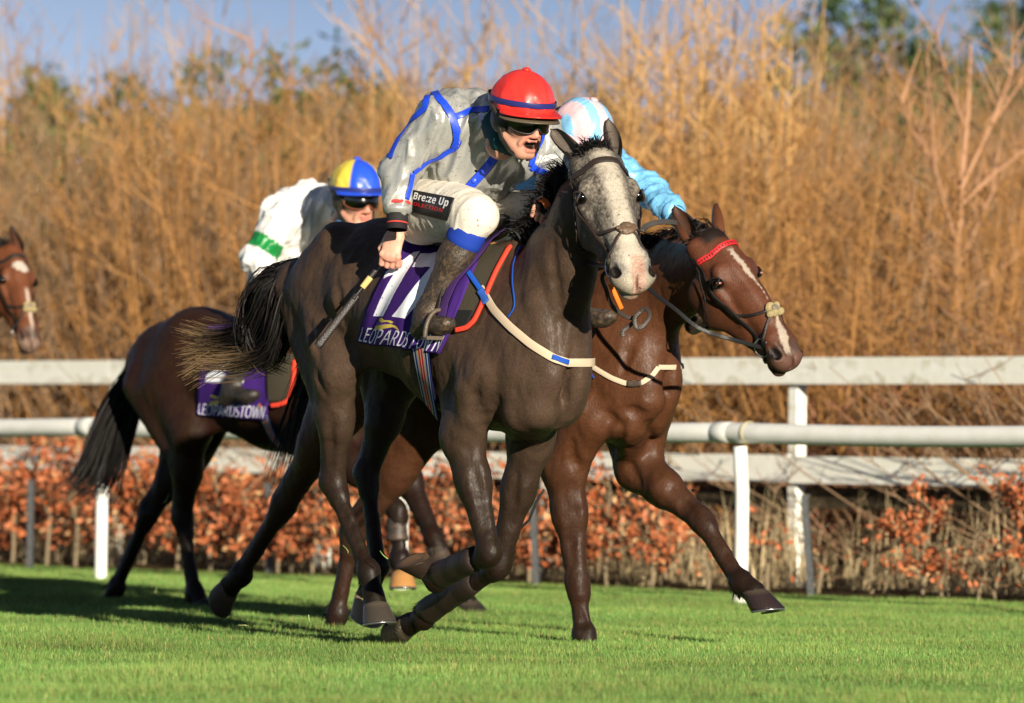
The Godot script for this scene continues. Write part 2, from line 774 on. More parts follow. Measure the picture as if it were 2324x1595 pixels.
func rails() -> void:
	# plastic running rail
	var white := mat(Color(0.95, 0.95, 0.93), 0.4, 0.5)
	white.albedo_texture = noise_tex(31, 0.03, 256, 5, Color(0.92, 0.92, 0.9), Color(1, 1, 1))
	white.uv1_triplanar = true
	white.uv1_scale = Vector3.ONE * 1.3
	var left := on_ground(228, 1325)
	var gap := (rail_at - left).length() / 2.0
	var o := thing("running_rail", rail_at, "white plastic running rail, one round tube on leaning round posts", "railing")
	var hz := 0.9
	for k in range(-3, 3):
		var a := rail_at + fence_dir * (k - 0.05) * gap + Vector3.UP * hz
		var b2 := a + fence_dir * (gap - 0.004)
		var b := Build.new()
		var pr := []
		var rr := []
		for i in 9:
			pr.append(a.lerp(b2, i / 8.0) - rail_at + Vector3.DOWN * 0.012 * sin(PI * i / 8.0))
			rr.append(0.052 if i < 8 else 0.050)
		b.tube(pr, rr, 20)
		part(o, "tube", b.mesh(), white)
		var c := Build.new()
		c.tube([a + fence_dir * -0.06 - rail_at, a + fence_dir * 0.06 - rail_at], [0.0545], 20)
		part(o, "sleeve", c.mesh(), white)
		# post: foot behind the tube line, head bent under the tube
		var f := rail_at + fence_dir * k * gap
		var p := Build.new()
		var pts := []
		var rad := []
		for i in 9:
			var t := i / 8.0
			var y := -0.05 + (hz - 0.02) * t
			pts.append(f + Vector3.UP * y - behind * 0.02 * smoothstep(0.7, 1.0, t) + fence_dir * 0.004 * t - rail_at)
			rad.append(0.036)
		p.tube(pts, rad, 16)
		part(o, "post", p.mesh(), white)
		var s := Build.new()
		var sp := []
		var sn := []
		for i in 13:
			var ang := PI * (1.35 * i / 12.0 - 0.65)
			var rd := -behind * cos(ang) + Vector3.UP * sin(ang)
			sp.append(f + fence_dir * 0.05 + Vector3.UP * hz + rd * 0.054 - rail_at)
			sn.append(rd)
		s.strap(sp, sn, 0.014, 0.004)
		part(o, "cable_tie", s.mesh(), mat(Color(0.85, 0.8, 0.62), 0.5))
	# board fence
	var wood := mat(Color(0.95, 0.95, 0.92), 0.75, 0.3)
	wood.albedo_texture = streaks(41)
	wood.uv1_triplanar = true
	wood.uv1_scale = Vector3(0.8, 0.8, 0.8)
	relief(wood, noise_tex(43, 0.05, 256, 4), 0.15, Vector3(0.8, 0.8, 0.8))
	var grey := mat(Color(0.36, 0.32, 0.26), 0.9, 0.2)
	grey.albedo_texture = noise_tex(45, 0.04, 256, 5, Color(0.5, 0.5, 0.45), Color(1, 1, 1))
	grey.uv1_triplanar = true
	grey.uv1_scale = Vector3.ONE * 1.5
	var p0 := along(board_at, 1808)
	var p2 := along(board_at, 735)
	var span := (p0 - p2).length() / 2.0
	var w := thing("board_fence", p0, "white painted wooden fence of two wide boards on square posts", "fence")
	var r := rng(9)
	for k in range(-4, 3):
		var f := fence_dir * k * span
		var pb := Build.new()
		pb.box(f + Vector3.UP * (0.66 - 0.04), fence_dir * 0.036, Vector3.UP * 0.7, behind * 0.036)
		part(w, "post", pb.mesh(Vector3.ZERO, true), wood)
		if k < 2:
			for row in [[1.27, 0.076, 0.024], [0.71, 0.077, 0.024]]:
				var b := Build.new()
				var jig := r.randf_range(-0.005, 0.005)
				b.box(f + fence_dir * span * 0.5 + Vector3.UP * (row[0] + jig) - behind * (0.036 + 0.016 + row[2] * 0.5 - 0.012), fence_dir * (span * 0.5 - 0.003), Vector3.UP * row[1], behind * row[2] * 0.6)
				part(w, "board", b.mesh(Vector3.ZERO, true), wood)
			var kb := Build.new()
			kb.box(f + fence_dir * span * 0.5 + Vector3.UP * 0.548 + behind * 0.062, fence_dir * (span * 0.5 - 0.004), Vector3.UP * 0.062, behind * 0.018)
			part(w, "board", kb.mesh(Vector3.ZERO, true), grey, "bare grey brown board behind the posts")
	# steel stakes in the hedge
	var steel := mat(Color(0.42, 0.43, 0.44), 0.45, 0.5)
	steel.metallic = 0.35
	steel.albedo_texture = noise_tex(47, 0.05, 128, 4, Color(0.6, 0.6, 0.58), Color(1, 1, 1))
	steel.uv1_triplanar = true
	steel.uv1_scale = Vector3.ONE * 6
	var stakes := [[68, 1300, "grey steel stake in the hedge left of the nearest white rail post"], [610, 1312, "grey steel stake between the black hind legs of the middle horses"], [1215, 1341, "grey steel stake just left of the brown horse's planted foreleg"], [1838, 1366, "leaning grey steel stake beside the white fence post at right"]]
	for i in 4:
		var q: Array = stakes[i]
		var at := on_ground(q[0], q[1])
		var st := thing("steel_stake", at, q[2], "stake", "steel stakes along the beech hedge")
		var b := Build.new()
		var lean := Vector3(-0.004 * i, 0, 0)
		b.box(Vector3(0, 0.265, 0) + lean, Vector3(0.018, 0, 0.004), Vector3(lean.x * 2.0, 0.305, 0), Vector3(-0.004, 0, 0.018))
		b.box(Vector3(0, 0.56, 0) + lean * 2.0 + Vector3(lean.x * 0.3, 0.012, 0), Vector3(0.0195, 0, 0.004), Vector3(0, 0.006, 0), Vector3(-0.004, 0, 0.0195))
		part(st, "shaft", b.mesh(Vector3.ZERO, true), steel)
		var g := Build.new()
		g.box(Vector3(-0.0185, 0.27, 0.0015) + lean, Vector3(0.002, 0, 0), Vector3(lean.x * 2.0, 0.26, 0), Vector3(0, 0, 0.006))
		part(st, "fixing_slot", g.mesh(Vector3.ZERO, true), mat(Color(0.2, 0.2, 0.2), 0.7))

func streaks(s: int) -> NoiseTexture2D:
	var t := noise_tex(s, 0.012, 512, 6, Color(0.6, 0.56, 0.44), Color(1, 1, 1))
	var g := Gradient.new()
	g.set_color(0, Color(0.7, 0.67, 0.56))
	g.add_point(0.3, Color(0.9, 0.88, 0.82))
	g.add_point(0.55, Color(0.95, 0.95, 0.92))
	g.set_color(1, Color(1, 1, 1))
	t.color_ramp = g
	return t

func leaf(b: Build, r: RandomNumberGenerator, at: Vector3, size: float, col: Color, wid := 0.55) -> void:
	var d := Vector3(r.randfn(), r.randfn() - 0.35, r.randfn()).normalized()
	var s := d.cross(Vector3(r.randfn(), r.randfn(), r.randfn())).normalized()
	var n := s.cross(d)
	var base := b.v.size()
	var cup := size * r.randf_range(0.05, 0.25)
	for q in [at, at + d * size * 0.5 + s * size * wid * 0.5 + n * cup, at + d * size * 0.5, at + d * size * 0.5 - s * size * wid * 0.5 + n * cup, at + d * size + n * cup * 0.6]:
		b.v.append(q)
		b.c.append(col)
		b.uv.append(Vector2.ZERO)
	b.idx.append_array([base, base + 1, base + 2, base, base + 2, base + 3, base + 1, base + 4, base + 2, base + 2, base + 4, base + 3])

func beech(seed_: int, h: float, spread: float, leaves: int) -> Array:
	var r := rng(seed_)
	var wood := Build.new()
	var lv := Build.new()
	var tips := []
	var stem := []
	var rad := []
	for i in 6:
		stem.append(Vector3(r.randfn(0, 0.012) * i, h * i / 5.0 * 0.95, r.randfn(0, 0.012) * i))
		rad.append(lerpf(0.013, 0.004, i / 5.0))
	wood.tube(stem, rad, 6, Color(0.2, 0.16, 0.1))
	for k in 16:
		var t := r.randf_range(0.2, 0.97)
		var p := (stem[int(t * 5)] as Vector3).lerp(stem[mini(5, int(t * 5) + 1)], fmod(t * 5, 1.0))
		var a := r.randf() * TAU
		var l := spread * r.randf_range(0.5, 1.1) * (1.15 - 0.5 * t)
		var e := p + Vector3(cos(a) * l, l * r.randf_range(0.1, 0.8), sin(a) * l)
		wood.tube([p, p.lerp(e, 0.5) + Vector3(0, -0.01, 0), e], [0.004, 0.003, 0.0015], 4, Color(0.22, 0.15, 0.09))
		tips.append([p, e])
	for k in leaves:
		var q: Array = tips[r.randi() % tips.size()]
		var p: Vector3 = (q[0] as Vector3).lerp(q[1], r.randf_range(0.25, 1.05)) + Vector3(r.randfn(0, 0.025), r.randfn(0, 0.03), r.randfn(0, 0.025))
		var c := Color(0.3, 0.075, 0.025).lerp(Color(0.5, 0.17, 0.07), r.randf())
		if r.randf() < 0.12: c = Color(0.5, 0.28, 0.13)
		leaf(lv, r, p, r.randf_range(0.035, 0.062), c)
	return [wood.mesh(), lv.mesh()]

func hedge() -> void:
	var bark := vmat(0.85, 0.3)
	var lm := vmat(0.55, 0.4)
	lm.backlight_enabled = true
	lm.backlight = Color(0.25, 0.08, 0.02)
	lm.cull_mode = BaseMaterial3D.CULL_DISABLED
	var line := on_ground(1838, 1362) + behind * 0.06
	var kinds := []
	for k in 5: kinds.append(beech(60 + k, 0.62 + 0.03 * k, 0.26, 300))
	for k in 3: kinds.append(beech(80 + k, 0.44, 0.15, 26))
	for k in 2: kinds.append(beech(90 + k, 0.78, 0.36, 720))
	var r := rng(77)
	# plate column, kind (0-4 full, 5-7 sparse, 8-9 broad), scale, distance behind the line
	var list := []
	var u := -420.0
	while u < 880.0:
		list.append([u, r.randi() % 5, r.randf_range(0.95, 1.2), r.randf_range(-0.05, 0.12)])
		list.append([u + 30.0, r.randi() % 5, r.randf_range(0.95, 1.15), r.randf_range(0.2, 0.4)])
		u += r.randf_range(62, 88)
	while u < 1560.0:
		list.append([u, r.randi() % 5, r.randf_range(0.9, 1.1), r.randf_range(-0.05, 0.12)])
		if r.randf() < 0.5: list.append([u + 30.0, r.randi() % 5, r.randf_range(0.8, 1.05), r.randf_range(0.2, 0.4)])
		u += r.randf_range(80, 110)
	for q in [[1610, 5, 1.0, 0.0], [1745, 6, 1.1, 0.1], [1860, 7, 1.0, 0.0], [1975, 6, 1.0, 0.02], [2095, 8, 0.84, 0.0], [2140, 7, 0.8, -0.05], [2225, 7, 0.95, -0.02], [2265, 5, 0.9, 0.03], [2345, 9, 0.92, 0.0], [2440, 1, 1.0, 0.0], [2560, 8, 0.9, 0.0], [2680, 3, 1.0, 0.0]]:
		list.append(q)
	for q in list:
		var p := along(line + behind * q[3], q[0])
		var kd: int = q[1]
		var o := thing("beech_plant", p, "", "hedge plant", "beech plants in the hedge row")
		var words: String = "young beech with copper leaves packed in the dense hedge run"
		if q[0] > 1570.0:
			words = {2095.0: "broadest copper beech at right, round crown over a bare stem", 2330.0: "copper beech cut by the right edge of the picture"}.get(float(q[0]), "thin young beech with few copper leaves in the gappy part of the hedge")
		o.set_meta("label", words)
		o.rotation.y = r.randf() * TAU
		o.scale = Vector3.ONE * float(q[2])
		var t := part(o, "stem", kinds[kd][0], bark)
		var l := part(o, "foliage", kinds[kd][1], lm)
		l.set_meta("kind", "stuff")

# a bare shrub: many upright stems with side twigs
func shrub_mesh(seed_: int, stems: int, h: float, spread: float, thick: float, c0: Color, c1: Color, twigs := 5, upright := 1.0) -> ArrayMesh:
	var r := rng(seed_)
	var b := Build.new()
	for i in stems:
		var a := r.randf() * TAU
		var d := sqrt(r.randf()) * spread * 0.4
		var p := Vector3(cos(a) * d, 0, sin(a) * d)
		var hh := h * r.randf_range(0.5, 1.0)
		var a2 := a + r.randfn(0, 0.5)
		var out := Vector3(cos(a2), 0, sin(a2)) * spread * r.randf_range(0.15, 1.25) / upright
		var col := c0.lerp(c1, r.randf()) * r.randf_range(0.7, 1.15)
		var tip := col.lerp(c1, 0.5)
		var pts := []
		var rad := []
		var n := 7
		var wob := Vector3(r.randfn(0, 0.07), 0, r.randfn(0, 0.07))
		for k in n:
			var t := k / float(n - 1)
			pts.append(p + Vector3.UP * hh * (t * 0.85 + 0.15 * t * t) + out * (1.35 * t - 0.35 * t * t) + wob * sin(t * 5.0))
			rad.append(thick * lerpf(r.randf_range(0.8, 1.4), 0.2, t))
		b.tube(pts, rad, 4, col, Vector3.ZERO, 1.0, tip, false)
		for k in twigs:
			var t := r.randf_range(0.2, 0.95)
			var q: Vector3 = (pts[int(t * (n - 1))] as Vector3).lerp(pts[mini(n - 1, int(t * (n - 1)) + 1)], fmod(t * (n - 1), 1.0))
			var aa := r.randf() * TAU
			var l := r.randf_range(0.35, 0.95) * (1.15 - 0.6 * t) * (h / 3.5)
			var lean := r.randf_range(0.3, 0.95) / upright
			var e := q + Vector3(cos(aa) * l * lean, l * r.randf_range(0.55, 1.0), sin(aa) * l * lean)
			var m := q.lerp(e, 0.5) + Vector3(cos(aa), -0.4, sin(aa)) * l * 0.12
			b.tube([q, m, e], [thick * 0.5, thick * 0.4, thick * 0.16], 3, col, Vector3.ZERO, 1.0, tip, false)
			for j in 5:
				var s := m.lerp(e, r.randf_range(-0.4, 0.95))
				var ab := r.randf() * TAU
				var l2 := l * r.randf_range(0.25, 0.55)
				b.tube([s, s + Vector3(cos(ab) * l2 * 0.7, l2 * r.randf_range(0.3, 1.0), sin(ab) * l2 * 0.7)], [thick * 0.26, thick * 0.12], 3, tip, Vector3.ZERO, 1.0, null, false)
	return b.mesh()

func leafy_mesh(seed_: int, rad: Vector3, clumps: int, per: int, size: float, c0: Color, c1: Color) -> ArrayMesh:
	var r := rng(seed_)
	var b := Build.new()
	for i in clumps:
		var d := Vector3(r.randfn(), r.randfn(), r.randfn()).normalized() * pow(r.randf(), 0.4)
		var p := d * rad * (0.75 + 0.4 * r.randf())
		var col := c0.lerp(c1, r.randf())
		var cr := rad.x * r.randf_range(0.12, 0.25)
		for k in per:
			leaf(b, r, p + Vector3(r.randfn(), r.randfn(), r.randfn()) * cr * 0.6, size * r.randf_range(0.7, 1.3), col * r.randf_range(0.8, 1.25), 0.4)
	return b.mesh()

func thicket() -> void:
	var wood := vmat(0.75, 0.35)
	var gold0 := Color(0.26, 0.12, 0.036)
	var gold1 := Color(0.42, 0.215, 0.075)
	var dull0 := Color(0.19, 0.12, 0.07)
	var dull1 := Color(0.34, 0.22, 0.13)
	var red0 := Color(0.26, 0.11, 0.06)
	var red1 := Color(0.38, 0.19, 0.115)
	var kinds := []
	for k in 3: kinds.append(shrub_mesh(200 + k, 26, 3.9, 0.95, 0.012, gold0, gold1, 6))
	for k in 3: kinds.append(shrub_mesh(210 + k, 26, 3.6, 1.0, 0.011, dull0, dull1, 6))
	for k in 3: kinds.append(shrub_mesh(220 + k, 26, 3.3, 1.0, 0.011, red0, red1, 6))
	for k in 2: kinds.append(shrub_mesh(230 + k, 22, 1.3, 0.9, 0.009, dull0, dull1, 4, 0.5))
	var r := rng(300)
	var origin := along(board_at, 1161)
	var sets := {}
	# front row as shrubs of their own, the mass behind as one
	for i in 26:
		var t := -7.0 + 14.0 * i / 25.0 + r.randf_range(-0.2, 0.2)
		var p := origin + fence_dir * t + behind * r.randf_range(1.2, 1.8)
		var k := shrub_kind(t, r)
		var o := part(self, "bare_shrub", kinds[k], wood)
		o.position = Vector3(p.x, 0, p.z)
		o.rotation.y = r.randf() * TAU
		o.scale = Vector3(1, r.randf_range(0.62, 0.88) * clampf(1.0 - 0.1 * t, 0.7, 1.0), 1)
		var what: String = ["golden stemmed bare willow shrub just behind the white board fence", "brown stemmed bare shrub just behind the white board fence", "reddish stemmed bare shrub just behind the white board fence"][k / 3]
		tag(o, what, "shrub", "bare shrubs in the front row behind the fence")
	for i in 46:
		var t := -8.0 + 16.0 * i / 45.0
		var p := origin + fence_dir * t + behind * r.randf_range(0.9, 1.5)
		sets.get_or_add(9 + r.randi() % 2, []).append(Transform3D(Basis(Vector3.UP, r.randf() * TAU).scaled(Vector3.ONE * r.randf_range(0.7, 1.15)), Vector3(p.x, 0, p.z)))
	var lumps := FastNoiseLite.new()
	lumps.seed = 8
	lumps.frequency = 0.3
	var w := 1.9
	while w < 15.0:
		var t := -9.0 - w * 0.5
		while t < 9.0 + w * 0.4:
			var p := origin + fence_dir * (t + r.randf_range(-0.25, 0.25)) + behind * (w + r.randf_range(-0.3, 0.3))
			var k := shrub_kind(t, r)
			var y := maxf(0.0, w - 5.0) * 0.1
			var hh := r.randf_range(0.78, 1.08) * (1.0 if w < 7.0 else 0.92) * clampf(0.8 - 0.06 * t - 0.07 * maxf(0.0, t), 0.42, 1.02) * (1.0 + 0.3 * lumps.get_noise_2d(p.x, p.z))
			sets.get_or_add(k, []).append(Transform3D(Basis(Vector3.UP, r.randf() * TAU).scaled(Vector3(1.05, hh, 1.05)), Vector3(p.x, y, p.z)))
			t += r.randf_range(0.6, 0.95)
		w += 0.95
	dead_grass(origin)
	var root := Node3D.new()
	root.name = numbered("thicket")
	add_child(root)
	tag(root, "deep thicket of bare golden and brown stems filling the background", "thicket", "", "stuff")
	for k in sets:
		var mm := MultiMesh.new()
		mm.transform_format = MultiMesh.TRANSFORM_3D
		mm.mesh = kinds[k]
		mm.instance_count = sets[k].size()
		for i in sets[k].size(): mm.set_instance_transform(i, sets[k][i])
		var o := MultiMeshInstance3D.new()
		o.name = "stems" if not root.has_node("stems") else "stems_%03d" % k
		o.multimesh = mm
		o.material_override = wood
		o.set_meta("kind", "stuff")
		root.add_child(o, true)

# dry stalks under the shrubs
func dead_grass(origin: Vector3) -> void:
	var r := rng(410)
	var b := Build.new()
	for i in 26:
		var c := Color(0.26, 0.19, 0.1).lerp(Color(0.56, 0.45, 0.27), r.randf())
		blade(b, r, Vector3(r.randfn(0, 0.07), 0, r.randfn(0, 0.07)), r.randf_range(0.15, 0.5), r.randf_range(0.004, 0.01), r.randf_range(0.02, 0.2), c)
	var mm := MultiMesh.new()
	mm.transform_format = MultiMesh.TRANSFORM_3D
	mm.mesh = b.mesh()
	mm.instance_count = 650
	for i in 650:
		var p := origin + fence_dir * r.randf_range(-8.0, 8.0) + behind * r.randf_range(-0.75, 2.6)
		mm.set_instance_transform(i, Transform3D(Basis(Vector3.UP, r.randf() * TAU).scaled(Vector3.ONE * r.randf_range(0.5, 1.35)), Vector3(p.x, 0.02, p.z)))
	var o := MultiMeshInstance3D.new()
	o.name = numbered("dead_grass")
	o.multimesh = mm
	var m := vmat(0.85, 0.2)
	m.cull_mode = BaseMaterial3D.CULL_DISABLED
	o.material_override = m
	add_child(o)
	tag(o, "dry tan stalks of dead grass between the hedge and the thicket", "dead grass", "", "stuff")

func shrub_kind(t: float, r: RandomNumberGenerator) -> int:
	var q := r.randf()
	var base := 0
	if t < -2.0: base = 0 if q < 0.35 else 3
	elif t < 2.2: base = 0 if q < 0.75 else 3
	else: base = 0 if q < 0.3 else (6 if q < 0.75 else 3)
	return base + r.randi() % 3

func far_trees() -> void:
	var wood := vmat(0.8, 0.3)
	var ivy := vmat(0.5, 0.4)
	ivy.cull_mode = BaseMaterial3D.CULL_DISABLED
	for q in [[1870, 42.0, 0.95, 0.45, "dark ivy clump low behind the top fence board, right of the brown horse's muzzle"], [2060, 41.0, 0.9, 0.5, "dark ivy clump under the sparse pale tree at right"], [1985, 50.0, 2.5, 0.6, "green patch in the thicket beneath the round dark evergreen"], [1760, 49.0, 2.2, 0.45, "green patch in the thicket above the brown horse's head"], [2250, 41.5, 0.85, 0.5, "dark ivy clump behind the fence at the right edge"], [240, 54.0, 2.6, 0.55, "olive patch in the thicket at upper left"], [700, 52.0, 2.4, 0.5, "olive patch in the thicket above the white jockey"]]:
		var p := spot(q[0], 1020, q[1])
		p.y = 0.0
		var o := thing("ivy_clump", p, q[4], "ivy", "ivy clumps in the thicket")
		var l := part(o, "leaves", leafy_mesh(int(q[0]) + 3, Vector3(q[3], q[3] * 1.1, q[3]), 60, 30, 0.075, Color(0.03, 0.06, 0.02), Color(0.09, 0.12, 0.035)), ivy)
		l.position.y = q[2]
		l.set_meta("kind", "stuff")
		var sb := Build.new()
		sb.tube([Vector3.ZERO, Vector3(0.02, q[2], 0)], [0.03, 0.015], 5, Color(0.14, 0.1, 0.06))
		part(o, "stem", sb.mesh(), wood)
	var lm := vmat(0.6, 0.4)
	lm.cull_mode = BaseMaterial3D.CULL_DISABLED
	lm.backlight_enabled = true
	lm.backlight = Color(0.04, 0.07, 0.02)
	# tall bare willows that stand above the thicket: plate column, depth, height, stems
	for q in [[1500, 44.0, 4.9, 16, "tall golden willow rising behind the red cap at centre"], [1690, 45.0, 4.7, 14, "tall golden willow against the sky right of centre"], [1250, 47.0, 4.8, 12, "tall golden willow directly above the red cap"], [880, 48.0, 4.7, 12, "tall golden willow above the silver jockey's back"], [560, 52.0, 4.9, 10, "thin tall willow against the sky left of centre"], [300, 53.0, 4.7, 9, "thin bare willow reaching into the sky at left"], [60, 54.0, 4.8, 9, "thin bare willow at the left edge of the sky"]]:
		var p := spot(q[0], 1020, q[1])
		p.y = 0.2
		var o := thing("bare_willow", p, q[4], "tree", "tall bare willows above the thicket")
		var g := shrub_mesh(int(q[0]), q[3], q[2], 1.0, 0.016, Color(0.4, 0.22, 0.08), Color(0.58, 0.36, 0.15), 12, 1.5)
		part(o, "stems", g, wood)
	# the sparse grey brown tree at right
	var gp := spot(2165, 1020, 41.5)
	gp.y = 0.0
	var gt := thing("bare_tree", gp, "sparse pale brown tree with open forked branches at far right", "tree")
	var tr := Build.new()
	var pin := [[2168, 760], [2172, 560], [2180, 420], [2196, 250], [2202, 100]]
	var pts := []
	var rad := []
	pts.append(Vector3.ZERO)
	rad.append(0.045)
	for i in pin.size():
		pts.append(spot(pin[i][0], pin[i][1], 41.5 + 0.1 * i) - gp)
		rad.append(lerpf(0.036, 0.01, i / 4.0))
	var bc := Color(0.38, 0.21, 0.12)
	tr.tube(pts, rad, 6, bc)
	for q in [[[2180, 430], [2250, 280], [2330, 170]], [[2172, 560], [2120, 380], [2105, 150]], [[2176, 470], [2260, 390], [2340, 330]], [[2168, 700], [2240, 640], [2330, 560]], [[2168, 700], [2110, 600], [2060, 470]], [[2190, 290], [2150, 190], [2120, 60]], [[2170, 620], [2230, 480], [2270, 400]], [[2250, 280], [2290, 180], [2300, 90]], [[2120, 380], [2070, 300], [2040, 220]]]:
		var bp := []
		for i in 3: bp.append(spot(q[i][0], q[i][1], 41.6 + 0.25 * i * (1 if q[1][0] > 2170 else -1)) - gp)
		tr.tube(bp, [0.018, 0.012, 0.005], 5, bc)
		var r := rng(int(q[0][1]))
		for k in 14:
			var s: Vector3 = (bp[1] as Vector3).lerp(bp[2 if k % 2 else 0], r.randf())
			var e := s + Vector3(r.randfn(0, 0.15), r.randf_range(0.1, 0.45), r.randfn(0, 0.15))
			tr.tube([s, s.lerp(e, 0.5), e], [0.006, 0.005, 0.002], 3, bc, Vector3.ZERO, 1.0, null, false)
	part(gt, "trunk", tr.mesh(), wood)
	# evergreens behind
	var green0 := Color(0.03, 0.06, 0.02)
	var green1 := Color(0.075, 0.11, 0.03)
	for q in [[1965, 62.0, 5.15, 1.0, "round dark evergreen rising behind the thicket right of centre"], [1850, 60.0, 4.1, 0.9, "low dark evergreen left of the round one behind the thicket"], [1690, 61.0, 4.0, 0.9, "green bush showing through the willows right of centre"], [2150, 66.0, 4.6, 1.2, "green bush behind the sparse pale tree at right"], [2260, 70.0, 5.3, 1.3, "green bush at the foot of the tall dark conifer"], [900, 60.0, 4.35, 1.1, "green bush above the silver jockey's back"], [640, 62.0, 4.4, 1.2, "green leafed bush on the skyline left of centre"], [420, 63.0, 4.35, 1.2, "green bush on the skyline above the thicket at left"], [190, 64.0, 4.3, 1.1, "olive green bush on the skyline second from the left edge"], [30, 65.0, 4.2, 1.1, "olive bush on the skyline at the left edge"], [1130, 62.0, 4.0, 1.0, "green bush on the skyline left of the red cap"], [1420, 63.0, 4.1, 1.0, "green bush on the skyline above the pink and blue cap"]]:
		var p := spot(q[0], 1020, q[1])
		p.y = 0.0
		var o := thing("evergreen_bush", p, q[4], "bush", "green bushes behind the thicket")
		var h: float = q[2]
		var tk := Build.new()
		tk.tube([Vector3.ZERO, Vector3(0.03, h * 0.5, 0), Vector3(0, h * 0.85, 0)], [0.08, 0.06, 0.02], 6, Color(0.12, 0.09, 0.06))
		part(o, "trunk", tk.mesh(), wood)
		var l := part(o, "crown", leafy_mesh(int(q[0]) + 7, Vector3(q[3], h * 0.42, q[3]), 170, 70, 0.13, green0, green1 if q[0] > 1700 else Color(0.12, 0.13, 0.035)), lm)
		l.position.y = h * 0.6
		l.set_meta("kind", "stuff")
	# tall conifer at the right edge
	var cp := spot(2335, 1020, 72.0)
	cp.y = 0.0
	var co := thing("conifer", cp, "tall dark green conifer cut by the right edge of the sky", "tree")
	var ct := Build.new()
	ct.tube([Vector3.ZERO, Vector3(0, 3, 0), Vector3(0, 7.5, 0)], [0.16, 0.11, 0.02], 7, Color(0.1, 0.08, 0.06))
	part(co, "trunk", ct.mesh(), wood)
	var cb := Build.new()
	var r := rng(990)
	for k in 130:
		var y := r.randf_range(2.2, 7.4)
		var a := r.randf() * TAU
		var l := (7.7 - y) * 0.2 + 0.12
		for j in 40:
			var t := r.randf()
			var p := Vector3(cos(a) * l * t, y - 0.25 * t * t * l + r.randfn(0, 0.05), sin(a) * l * t) + Vector3(r.randfn(0, 0.06), 0, r.randfn(0, 0.06))
			leaf(cb, r, p, r.randf_range(0.1, 0.18), Color(0.016, 0.035, 0.022).lerp(Color(0.04, 0.065, 0.035), r.randf()), 0.2)
	var cc := part(co, "crown", cb.mesh(), lm)
	cc.set_meta("kind", "stuff")

# ------------------------------------------------------------------ running the slow meshing on all cores
func mesh_job(field: Field, cell: float, post: Callable) -> int:
	jobs.append({"field": field, "cell": cell, "post": post, "out": null})
	return jobs.size() - 1

func run_jobs() -> void:
	for j in jobs: one_job(j)

func one_job(j: Dictionary) -> void:
	var f: Field = j.field
	var b := f.mesh(j.cell)
	j.post.call(b)
	j.out = b

# ------------------------------------------------------------------ a horse: frame, joints, flesh
func hp(h: Dictionary, f: float, y: float, r: float) -> Vector3:
	return h.o + h.f * f + h.r * r + Vector3.UP * y

# the point seen at plate (u, v) on the upright plane that lies r metres to the right of the horse's middle
func hu(h: Dictionary, u: float, v: float, r: float) -> Vector3:
	var d := ray(u, v)
	var n: Vector3 = h.r
	return cam_t.origin + d * ((h.o + n * r - cam_t.origin).dot(n) / d.dot(n))

func new_horse(u: float, depth: float, heading: float) -> Dictionary:
	var o := spot(u, 1000, depth)
	o.y = 0.0
	var a := deg_to_rad(heading)
	return {"o": o, "f": Vector3(cos(a), 0, sin(a)), "r": Vector3(-sin(a), 0, cos(a)), "field": Field.new()}

func v2(a: float, b: float) -> Vector2:
	return Vector2(a, b)

# fw: forward place of the withers, yw / yc: height added at withers and croup
func trunk(h: Dictionary, fw: float, yw: float, yc: float, size: float, coat: Color, under: Color) -> void:
	var F: Field = h.field
	var st := [[-1.22, 1.36, 0.11, 0.13], [-1.06, 1.37, 0.2, 0.2], [-0.83, 1.375, 0.25, 0.245], [-0.55, 1.3, 0.25, 0.255], [-0.25, 1.245, 0.275, 0.295], [0.0, 1.245, 0.25, 0.335], [0.2, 1.21, 0.2, 0.3], [0.33, 1.14, 0.16, 0.21]]
	var pts := []
	for s in st:
		pts.append(hp(h, fw + s[0] * size, (s[1]) * size + lerpf(yw, yc, clampf(-s[0] / 0.85, -0.4, 1.2)), 0))
	for i in st.size() - 1:
		F.add(pts[i], pts[i + 1], v2(st[i][2], st[i][3]) * size, v2(st[i + 1][2], st[i + 1][3]) * size, h.r, 0.05, coat)
	# withers, spine, croup, breast
	F.add(hp(h, fw - 0.2 * size, 1.47 * size + yw, 0), hp(h, fw + 0.12 * size, 1.515 * size + yw, 0), v2(0.07, 0.07) * size, v2(0.055, 0.11) * size, h.r, 0.08, coat)
	F.add(hp(h, fw - 0.5 * size, 1.48 * size + lerpf(yw, yc, 0.6), 0), hp(h, fw - 0.85 * size, 1.53 * size + yc, 0), v2(0.1, 0.07) * size, v2(0.12, 0.1) * size, h.r, 0.08, coat)
	F.add(hp(h, fw + 0.3 * size, 1.12 * size + yw, 0.09), hp(h, fw + 0.33 * size, 1.0 * size + yw, 0.07), v2(0.09, 0.1) * size, v2(0.07, 0.08) * size, h.r, 0.06, coat)
	F.add(hp(h, fw + 0.3 * size, 1.12 * size + yw, -0.09), hp(h, fw + 0.33 * size, 1.0 * size + yw, -0.07), v2(0.09, 0.1) * size, v2(0.07, 0.08) * size, h.r, 0.06, coat)
	# loin hollow and ribs' end are left to the skin; the breast is parted in the middle
	F.add(hp(h, fw + 0.56 * size, 1.2 * size + yw, 0), hp(h, fw + 0.5 * size, 0.95 * size + yw, 0), v2(0.02, 0.1) * size, v2(0.02, 0.1) * size, h.r, 0.06, coat, true)
	h.fw = fw
	h.yw = yw
	h.yc = yc
	h.size = size

func neck(h: Dictionary, pts: Array, radii: Array, coat: Color) -> void:
	for i in pts.size() - 1:
		h.field.add(pts[i], pts[i + 1], radii[i], radii[i + 1], h.r, 0.07, coat)

